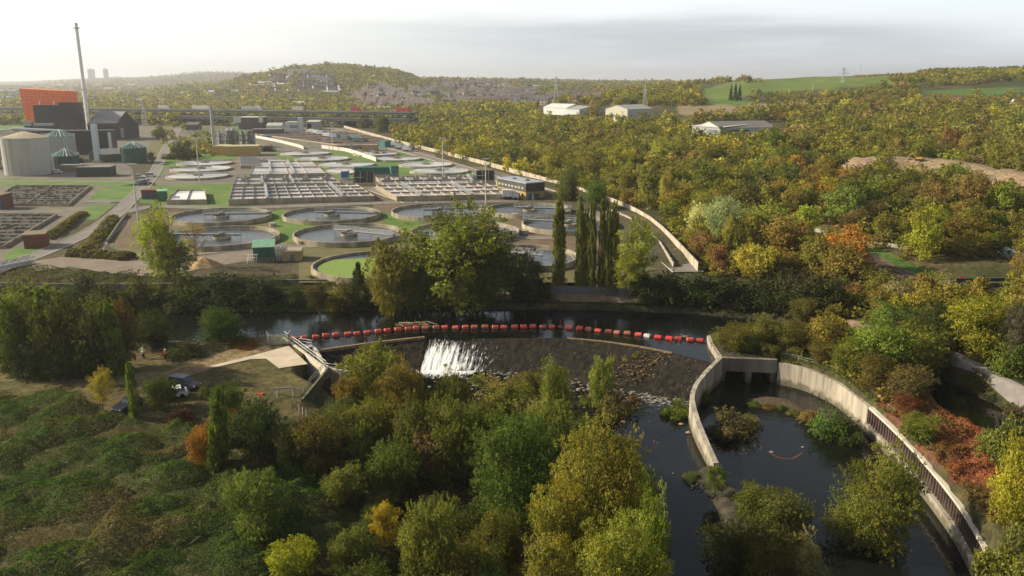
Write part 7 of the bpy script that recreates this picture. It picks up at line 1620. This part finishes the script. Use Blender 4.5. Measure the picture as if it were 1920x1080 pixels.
# pylons
def pylon(px_, pyb, pyt, label, Y=None):
    if Y: dd_ = ray(px_, pyb); tt = Y/dd_[1]; x, y, z = dd_[0]*tt, Y, CAM_H+dd_[2]*tt
    else: x, y, z = WG(px_, pyb)
    hh = (pyb-pyt)*mpp(x, y, z); t = thing('pylon', label, 'pylon', (x, y, z), .2); w = hh*.09; mb = MB(); r = hh*.0030+.03
    lv = np.linspace(0, 1, 9); wd_ = lambda q: w*(1-q)**1.3+hh*.012
    for sx_, sy_ in ((-1,-1),(1,-1),(1,1),(-1,1)): mb.tube([(sx_*wd_(q), sy_*wd_(q), q*hh) for q in lv], r*1.3, 4)
    for q0, q1 in zip(lv[:-1], lv[1:]):
        for (a, b), (c, e) in (((-1,-1),(1,-1)),((1,-1),(1,1)),((1,1),(-1,1)),((-1,1),(-1,-1))):
            mb.tube([(a*wd_(q0), b*wd_(q0), q0*hh), (c*wd_(q1), e*wd_(q1), q1*hh)], r*.7, 3); mb.tube([(c*wd_(q0), e*wd_(q0), q0*hh), (a*wd_(q1), b*wd_(q1), q1*hh)], r*.7, 3)
    mb.build('tower', mat('pylon_steel', (.42,.43,.43), .6), t)
    for q, s in ((.68, .16), (.80, .20), (.91, .14)):
        mb = MB(); mb.tube([(-hh*s, 0, q*hh), (hh*s, 0, q*hh)], r*1.2, 4); mb.tube([(-hh*s, 0, q*hh), (0, 0, (q+.06)*hh)], r*.8, 3); mb.tube([(hh*s, 0, q*hh), (0, 0, (q+.06)*hh)], r*.8, 3); mb.build('crossarm', mat('pylon_steel', (1, 1, 1)), t)
pylon(1042,197,145,'tallest pylon, beside the long pale warehouse'); pylon(1209,200,158,'pylon behind the cream warehouse'); pylon(1577,186,128,'pylon standing on the slope in front of the green field',Y=900)
pylon(1613,139,121,'pylon on the skyline of the green field'); pylon(967,206,184,'small pylon among the houses left of the pale warehouse'); pylon(272,236,190,'thin pylon above the dark gabled hall')
# lamp post on slope etc. hillside warehouses
CRM = mat('cream_cladding', (.46,.44,.34), .6, .06, .3); RT = mat('red_trim', (.30,.06,.05), .6)
def bld_y(name, label, Lp, Rp, Y, depth, hpx, *a, **k):
    P = []
    for q in (Lp, Rp):
        dd_ = ray(*q); tt = Y/dd_[1]; P.append((dd_[0]*tt, Y, CAM_H+dd_[2]*tt))
    return building(name, label, Lp, Rp, depth, hpx, *a, z=(P[0][2]+P[1][2])/2, **k)
building('warehouse', 'cream warehouse with a shallow grey roof and two dark doorways on the hillside', (1135,224), (1176,226), 26, 20, CRM, mat('wh_roof', (.33,.34,.30), .7), 'gable_y', 2.6, feats=[('door', 'f', .03, .16, 0, .45, DARKM), ('door', 'f', .78, .93, 0, .45, DARKM), ('door', 'f', .2, .36, .1, .45, mat('brown_shutter', (.25,.14,.09), .7)), ('window', 'f', .5, .58, .2, .45, mat('brown_shutter', (1, 1, 1)))], z=14.5)
building('warehouse', 'long pale warehouse with a white roof, left of the cream one', (1019,211), (1062,213), 20, 10, WHC, mat('white_roof', (.55,.57,.53), .6), 'gable_x', 3, z=13.5)
building('warehouse', 'pale green annex with a dull roof joined to the long pale warehouse', (1062,214), (1086,216), 22, 10, mat('pale_green', (.38,.42,.38), .6), mat('dull_roof', (.28,.27,.24), .7), 'gable_x', 2.5, z=13.2, feats=[('door', 'f', .8, .95, 0, .6, mat('brown_shutter', (1, 1, 1)))])
building('factory', 'grey-walled end of the red-trimmed factory on the hillside', (1297,252), (1350,256), 20, 16, GREYC, mat('white_roof', (1, 1, 1)), 'mono', 1, z=11.5, feats=[('trim', 'f', 0, 1, .94, 1.0, RT), ('door', 'f', .6, .92, 0, .7, mat('grey_door', (1, 1, 1))), ('window', 'l', .2, .8, .5, .8, GLS)])
building('factory', 'long low factory with a brown roof and a red base on the hillside', (1350,254), (1455,252), 26, 13, mat('pale_green', (1, 1, 1)), mat('brown_grey_roof', (.17,.155,.13), .8, .15, .2), 'gable_x', 3, z=12, lower=(RT, .35), feats=[('window', 'f', .1, .5, .5, .75, GLS)])
building('house', 'white house with a red tiled roof at the right edge of the hillside', (1905,206), (1945,206), 10, 10, WHC, mat('red_tile', (.22,.09,.06), .85), 'gable_x', 4, feats=[('window', 'f', .1, .3, .3, .7, GLS)])
for k, (a, b, c_, lb) in enumerate([(1128,220,(.4,.4,.4),'silver car left of the cream warehouse'),(1122,218,(.3,.32,.35),'grey car second left of the cream warehouse'),(1183,231,(.5,.5,.5),'white car in front of the cream warehouse corner'),(1200,231,(.45,.4,.3),'beige van right of the cream warehouse'),(1330,260,(.2,.25,.35),'blue-grey car in front of the grey factory end'),(1341,261,(.4,.42,.45),'silver car in front of the grey factory end')]):
    x, y, z = WG(a, b+4); car(lb, 'parked_car', x, y, z+.3, .3*k, c_)
# excavator on the spoil heap
x, y = SPOIL[1]; x, y, z = WG(1722,301); t = thing('excavator', 'yellow excavator working on top of the earth spoil heap', 'excavator', (x, y, h1(x, y)), 2.6); t.scale = (.62, .62, .62); YEL = mat('digger_yellow', (.55,.30,.02), .5)
for s in (-1.1, 1.1): mb = MB(); mb.box(0, s, 0, 3.6, .6, .9); mb.build('track', mat('tyre', (1, 1, 1)), t)
mb = MB(); mb.box(-.2, 0, .95, 3.2, 2.5, 1.2); mb.build('body', YEL, t); mb = MB(); mb.box(.7, .7, 2.15, 1.4, 1.0, 1.2); mb.build('cab', mat('cab_glass', (.05,.05,.05), .3), t)
mb = MB(); mb.tube([(1.2, -.3, 1.8), (3.2, -.3, 4.2), (5.2, -.3, 3.2)], .28, 6); mb.tube([(5.2, -.3, 3.2), (5.6, -.3, 1.2)], .2, 6); mb.build('boom_arm', YEL, t); mb = MB(); mb.box(5.4, -.3, .3, .9, 1.2, .9); mb.build('bucket', mat('bucket_steel', (.15,.12,.1), .6), t)
for a, b, tp, lb in ((1522,186,160,'white signal mast on the upper slope among the dark trees'),(1618,272,258,'short white pole in the wood left of the spoil heap')):
    x, y, z = WG(a, b); t = thing('white_pole', lb, 'pole', (x, y, z)); hh = (b-tp)*mpp(x, y, z); mb = MB(); mb.cyl(0, 0, 0, hh, .12, .1, 8); mb.build('pole', WHITEP, t); mb = MB(); mb.box(0, 0, hh-.8, .8, .4, .8); mb.build('sign_box', WHITEP, t)
# ---- houses: five house types, copied
HB = [mat('house_brick', (.14,.10,.075), .9, .2, 1), mat('house_render', (.42,.38,.31), .85, .1, 1), mat('house_cream', (.36,.31,.25), .9, .2, 1)]
HR = [mat('roof_red', (.12,.075,.055), .85, .2, 1), mat('roof_grey', (.10,.095,.09), .85, .2, 1), mat('roof_brown', (.11,.085,.065), .85, .2, 1)]
protos = []
for k, (w, dp, h, rs_, terr) in enumerate(((8, 8, 5.2, 3.0, 1), (15, 8, 5.4, 3.2, 2), (30, 8.5, 5.6, 3.2, 4), (9, 8, 5.0, 2.8, 1), (15, 9, 5.2, 3.4, 2))):
    mb = MB(); mb.box(0, 0, -3, w, dp, h+3); mb.add([(-w/2, -dp/2, h), (-w/2, dp/2, h), (-w/2, 0, h+rs_), (w/2, -dp/2, h), (w/2, dp/2, h), (w/2, 0, h+rs_)], [(0, 2, 1), (3, 4, 5)]); mb.mat(1)
    for s in (-1, 1): mb.add([(-w/2-.3, s*(dp/2+.3), h-.1), (w/2+.3, s*(dp/2+.3), h-.1), (w/2+.3, 0, h+rs_), (-w/2-.3, 0, h+rs_)], [(0, 1, 2, 3) if s < 0 else (3, 2, 1, 0)])
    mb.mat(0)
    for q in range(terr): mb.box(-w/2+1.5+q*w/terr, 0, h+rs_-.8, 1.0, .8, 1.9)
    mb.mat(2)
    for q in range(terr*2):
        for z_ in (.8, 3.4): mb.box(-w/2+(q+.5)*w/(terr*2), -dp/2-.03, z_, 1.3, .1, 1.3)
    o = mb.build('house', [HB[k % 3 if k != 3 else 1], HR[k % 3], GLS]); protos.append(o.data); bpy.data.objects.remove(o)
GRP = [('small house among the trees on the left shoulder of the domed hill', [(500,150),(560,136),(640,150),(652,172),(600,178),(505,172)], 62, .35), ('small house in the dense rows below the wooded side of the domed hill', [(665,178),(700,165),(790,180),(815,207),(690,207),(660,192)], 85, -.5), ('small house on the wooded ridge right of the domed hill', [(790,156),(900,156),(1000,166),(1000,196),(830,200),(795,180)], 95, -.35), ('small house with a pale wall in the rows left of the tallest pylon', [(940,183),(1035,182),(1035,200),(960,206)], 30, -.3), ('small house above the long pale warehouse, right of the tallest pylon', [(1050,180),(1110,182),(1105,194),(1050,194)], 12, -.3)]
r4 = np.random.default_rng(9); nh = 0
for lb, poly, cnt, ang in GRP:
    placed = []; tries = 0
    while len(placed) < cnt and tries < 4000:
        tries += 1; P_ = np.array(poly, float); a = r4.uniform(P_[:, 0].min(), P_[:, 0].max()); b = r4.uniform(P_[:, 1].min(), P_[:, 1].max())
        if not inpoly(np.array([a]), np.array([b]), poly)[0]: continue
        x, y, z = WG(a, b)
        if y > 3800 or any((x-p[0])**2+(y-p[1])**2 < 17**2 for p in placed): continue
        placed.append((x, y)); o = bpy.data.objects.new('house', protos[int(r4.integers(0, 5))]); COL.objects.link(o); o.location = (x, y, z+.5); o.rotation_euler = (0, 0, ang+r4.choice([0, math.pi/2, math.pi], p=[.6, .2, .2])+r4.normal()*.12); s = r4.uniform(.9, 1.25); o.scale = (s, s, s)
        tag(o, lb, 'house', lb.replace('small house', 'houses')); nh += 1
# white terrace rows that read as lines on the hill
for k, (a0, b0, a1, b1, n, lb) in enumerate([(592,152,615,158,4,'pale rendered terrace near the summit of the domed hill'),(712,166,742,180,5,'pale rendered terrace stepping down the wooded side of the domed hill'),(776,172,792,181,3,'pale rendered terrace at the right foot of the domed hill'),(546,142,575,139,3,'pale terrace below the left skyline of the domed hill')]):
    for i in range(n):
        f = i/(n-1); x, y, z = WG(a0+(a1-a0)*f, b0+(b1-b0)*f); o = bpy.data.objects.new('terraced_house', protos[1]); COL.objects.link(o); o.location = (x, y, z+2); o.rotation_euler = (0, 0, -.4 if k else -.2); o.scale = (1.2, 1.2, 1.2)
        tag(o, lb+', '+ordn(i+1)+' block down', 'house', 'pale terraces on the domed hill')
protos2 = []
# ---- far sheds on the valley floor and hill foot
SH = [WHC, mat('shed_blue', (.28,.36,.40), .6), mat('shed_grey', (.30,.31,.30), .7), mat('shed_brick', (.22,.12,.09), .9)]
sheds = [(0,178,60,9,'teal-roofed shed at the left edge behind the orange building'),(10,190,50,8,'second pale blue shed at the left edge'),(20,166,90,8,'long grey hall on the haze above the orange building'),(165,186,20,7,'brick shed right of the chimney above the viaduct'),(210,170,34,5,'long white hall in the hazy trees behind the chimney'),(245,167,16,9,'white church-like block in the hazy trees'),(220,196,30,6,'white shed just above the viaduct left of the caravan rows'),(262,192,60,5,'long row of cream roofs above the viaduct'),(300,193,22,7,'pale green shed above the viaduct'),(345,178,10,5,'white shed in the trees left of the hill foot'),(392,177,26,6,'grey shed in the trees left of the hill foot'),(440,176,14,6,'small white shed below the school on the hill foot'),(478,167,30,8,'low white school with red lower walls on the hill foot'),(535,163,44,6,'long grey school hall under the domed hill'),(498,160,26,6,'cream school block beside the long grey hall'),(558,200,20,8,'brick shop with a cream sign band just above the viaduct'),(612,168,20,5,'pale works shed at the right foot of the school'),(630,177,50,4,'long low grey works shed under the domed hill'),(690,177,34,4,'long pale roof below the dense rows of houses'),(875,190,30,6,'dark shed at the foot of the ridge houses'),(1000,166,26,5,'long brick school on the ridge left of the tallest pylon'),(1028,168,10,6,'small orange brick block on the ridge by the tallest pylon'),(910,163,16,5,'white block on the ridge skyline'),(730,209,24,4,'grey shed just above the red lorry on the viaduct'),(690,206,30,5,'pair of pale roofs left of the red lorry on the viaduct'),(805,204,30,4,'white fence-like shed at the wooded end of the viaduct'),(870,212,26,3,'low white-roofed shed in the scrub right of the viaduct'),(130,172,22,4,'white roof left of the chimney in the haze'),(70,180,30,5,'blue-grey shed above the orange building'),(-20,184,30,6,'pale shed cut by the left frame edge'),(320,168,26,4,'low white roof in the haze right of the church-like block'),(180,163,20,4,'small pale roof in the far haze'),(60,158,24,4,'faint white roof in the far haze above the orange building'),(110,163,18,4,'faint grey roof in the far haze')]
for k, (a, b, w, h_, lb) in enumerate(sheds):
    x, y, z = WG(a, b); m = mpp(x, y, z); ww = w*m; hh = max(4.5, h_*m*.85); t = thing('shed', lb, 'shed', (x, y, z), r4.normal()*.12)
    i = 1 if ('teal' in lb or 'blue' in lb) else 3 if 'brick' in lb else 2 if ('grey' in lb or 'dark' in lb) else 0
    mb = MB(); mb.box(0, 8, -3, ww, 22, hh+3); mb.build('wall', SH[i] if i else mat('shed_cream', (.40,.37,.30), .8), t)
    mb = MB(); mb.add([(-ww/2-.5, -3.5, hh), (ww/2+.5, -3.5, hh), (ww/2+.5, 8, hh+2.2), (-ww/2-.5, 8, hh+2.2), (-ww/2-.5, 19.5, hh), (ww/2+.5, 19.5, hh)], [(0,1,2,3),(3,2,5,4),(0,3,4),(1,5,2)]); mb.build('roof', SH[[0, 1, 2, 0, 0][k % 5]] if i != 1 else SH[1], t)
# city towers in the haze
for k, (a, yb, w, h_, lb) in enumerate([(174,160,11,22,'wider of the two hazy tower blocks of the far city'),(201,160,7,22,'slimmer of the two hazy tower blocks of the far city')]):
    dd_ = ray(a, yb); Y = 5200; x = dd_[0]*Y/dd_[1]; z = float(H(np.array([x]), np.array([Y]))[0]); m = mpp(x, Y, z); t = thing('tower_block', lb, 'tower block', (x, Y, z)); mb = MB(); mb.box(0, 0, -20, w*m, 18, h_*m+16); mb.build('wall', mat('far_tower', (.5,.51,.52), .8), t)
    mb = MB(); mb.box(0, 0, h_*m-4, w*m*.5, 9, 5); mb.build('roof_plant', mat('far_tower', (1, 1, 1)), t)
# rows of parked vehicles under the viaduct: too far to tell apart
mb = MB(); r5 = np.random.default_rng(3)
for k in range(520):
    a = r5.uniform(232, 450); b = r5.choice([222.5, 225, 228, 231, 234]) + r5.normal()*.3
    if a > 330 and b > 230: continue
    x, y = W(a, b); mb.mat(int(r5.integers(0, 4))).box(x, y, .05, 4.2, 1.8, .9, r5.choice([0, 1.57])+.2); mb.box(x, y, .95, 2.2, 1.6, .5, .2)
tag(mb.build('parked_vehicles', [mat('pv_white', (.55,.55,.53), .4), mat('pv_silver', (.35,.36,.38), .4), mat('pv_dark', (.05,.05,.06), .4), mat('pv_red', (.3,.05,.04), .4)], world=True), 'packed rows of tiny parked vehicles seen under the viaduct', 'vehicles', kind='stuff')
# scrub and trees around the works
for k, (a, b, tp, w, kd, c_, lb) in enumerate([(345,300,262,42,'round',(.06,.075,.02),'dark round tree beside the road near the three stacked tanks'),(365,297,274,22,'bush',(.07,.085,.022),'small bush left of the small yellow building'),(285,305,285,16,'tall',(.13,.14,.03),'narrow olive tree right of the green ribbed tank'),(300,262,235,26,'round',(.10,.11,.03),'olive tree below the dark gabled hall roof'),(320,298,283,40,'bush',(.06,.065,.02),'dark hedge bush between the road and the round tree'),(500,284,268,30,'bush',(.06,.07,.02),'dark scrub bush behind the yellow buildings'),(230,236,222,20,'bush',(.07,.09,.03),'bush beside the boiler hall'),(636,236,210,18,'poplar',(.13,.15,.03),'pointed yellow-green poplar at the wooded end of the viaduct'),(660,238,216,34,'round',(.10,.13,.03),'green tree right of the pointed poplar'),(688,240,215,30,'round',(.09,.12,.03),'second green tree from the pointed poplar'),(715,248,215,36,'round',(.09,.12,.03),'green tree above the head of the boundary wall'),(700,206,190,15,'conifer',(.03,.045,.025),'dark conifer just above the viaduct below the houses'),(709,206,188,13,'conifer',(.03,.045,.025),'second dark conifer beside the first above the viaduct'),(150,305,290,18,'bush',(.05,.06,.02),'bush beside the olive shed'),(20,430,416,30,'bush',(.10,.10,.04),'clump of weeds growing in the near filter bed')]):
    T(a, b, tp, w, kd, c_, lb, lod='mid')
# ================================================================== air
mb = MB(); mb.box(0, 5600, -14, 19000, 16000, 170)
hz = mb.build('haze', []) if False else None
me = MB(); me.box(0, 0, 0, 26000, 20000, 175); hz = me.build('haze', bpy.data.materials.new('haze_air'), loc=(0, 8000, -14))
m = hz.data.materials[0]; m.use_nodes = True; t = m.node_tree; t.nodes.clear()
pv = N(t, 'ShaderNodeVolumePrincipled', i_Density=.000125, i_Anisotropy=.45); m.cycles.homogeneous_volume = True; pv.inputs['Density Attribute'].default_value = ''; pv.inputs['Color'].default_value = (.93, .94, .96, 1)
ou = N(t, 'ShaderNodeOutputMaterial'); L(t, pv.outputs[0], ou.inputs['Volume']); tag(hz, 'pale haze thickening towards the far hills', kind='stuff')
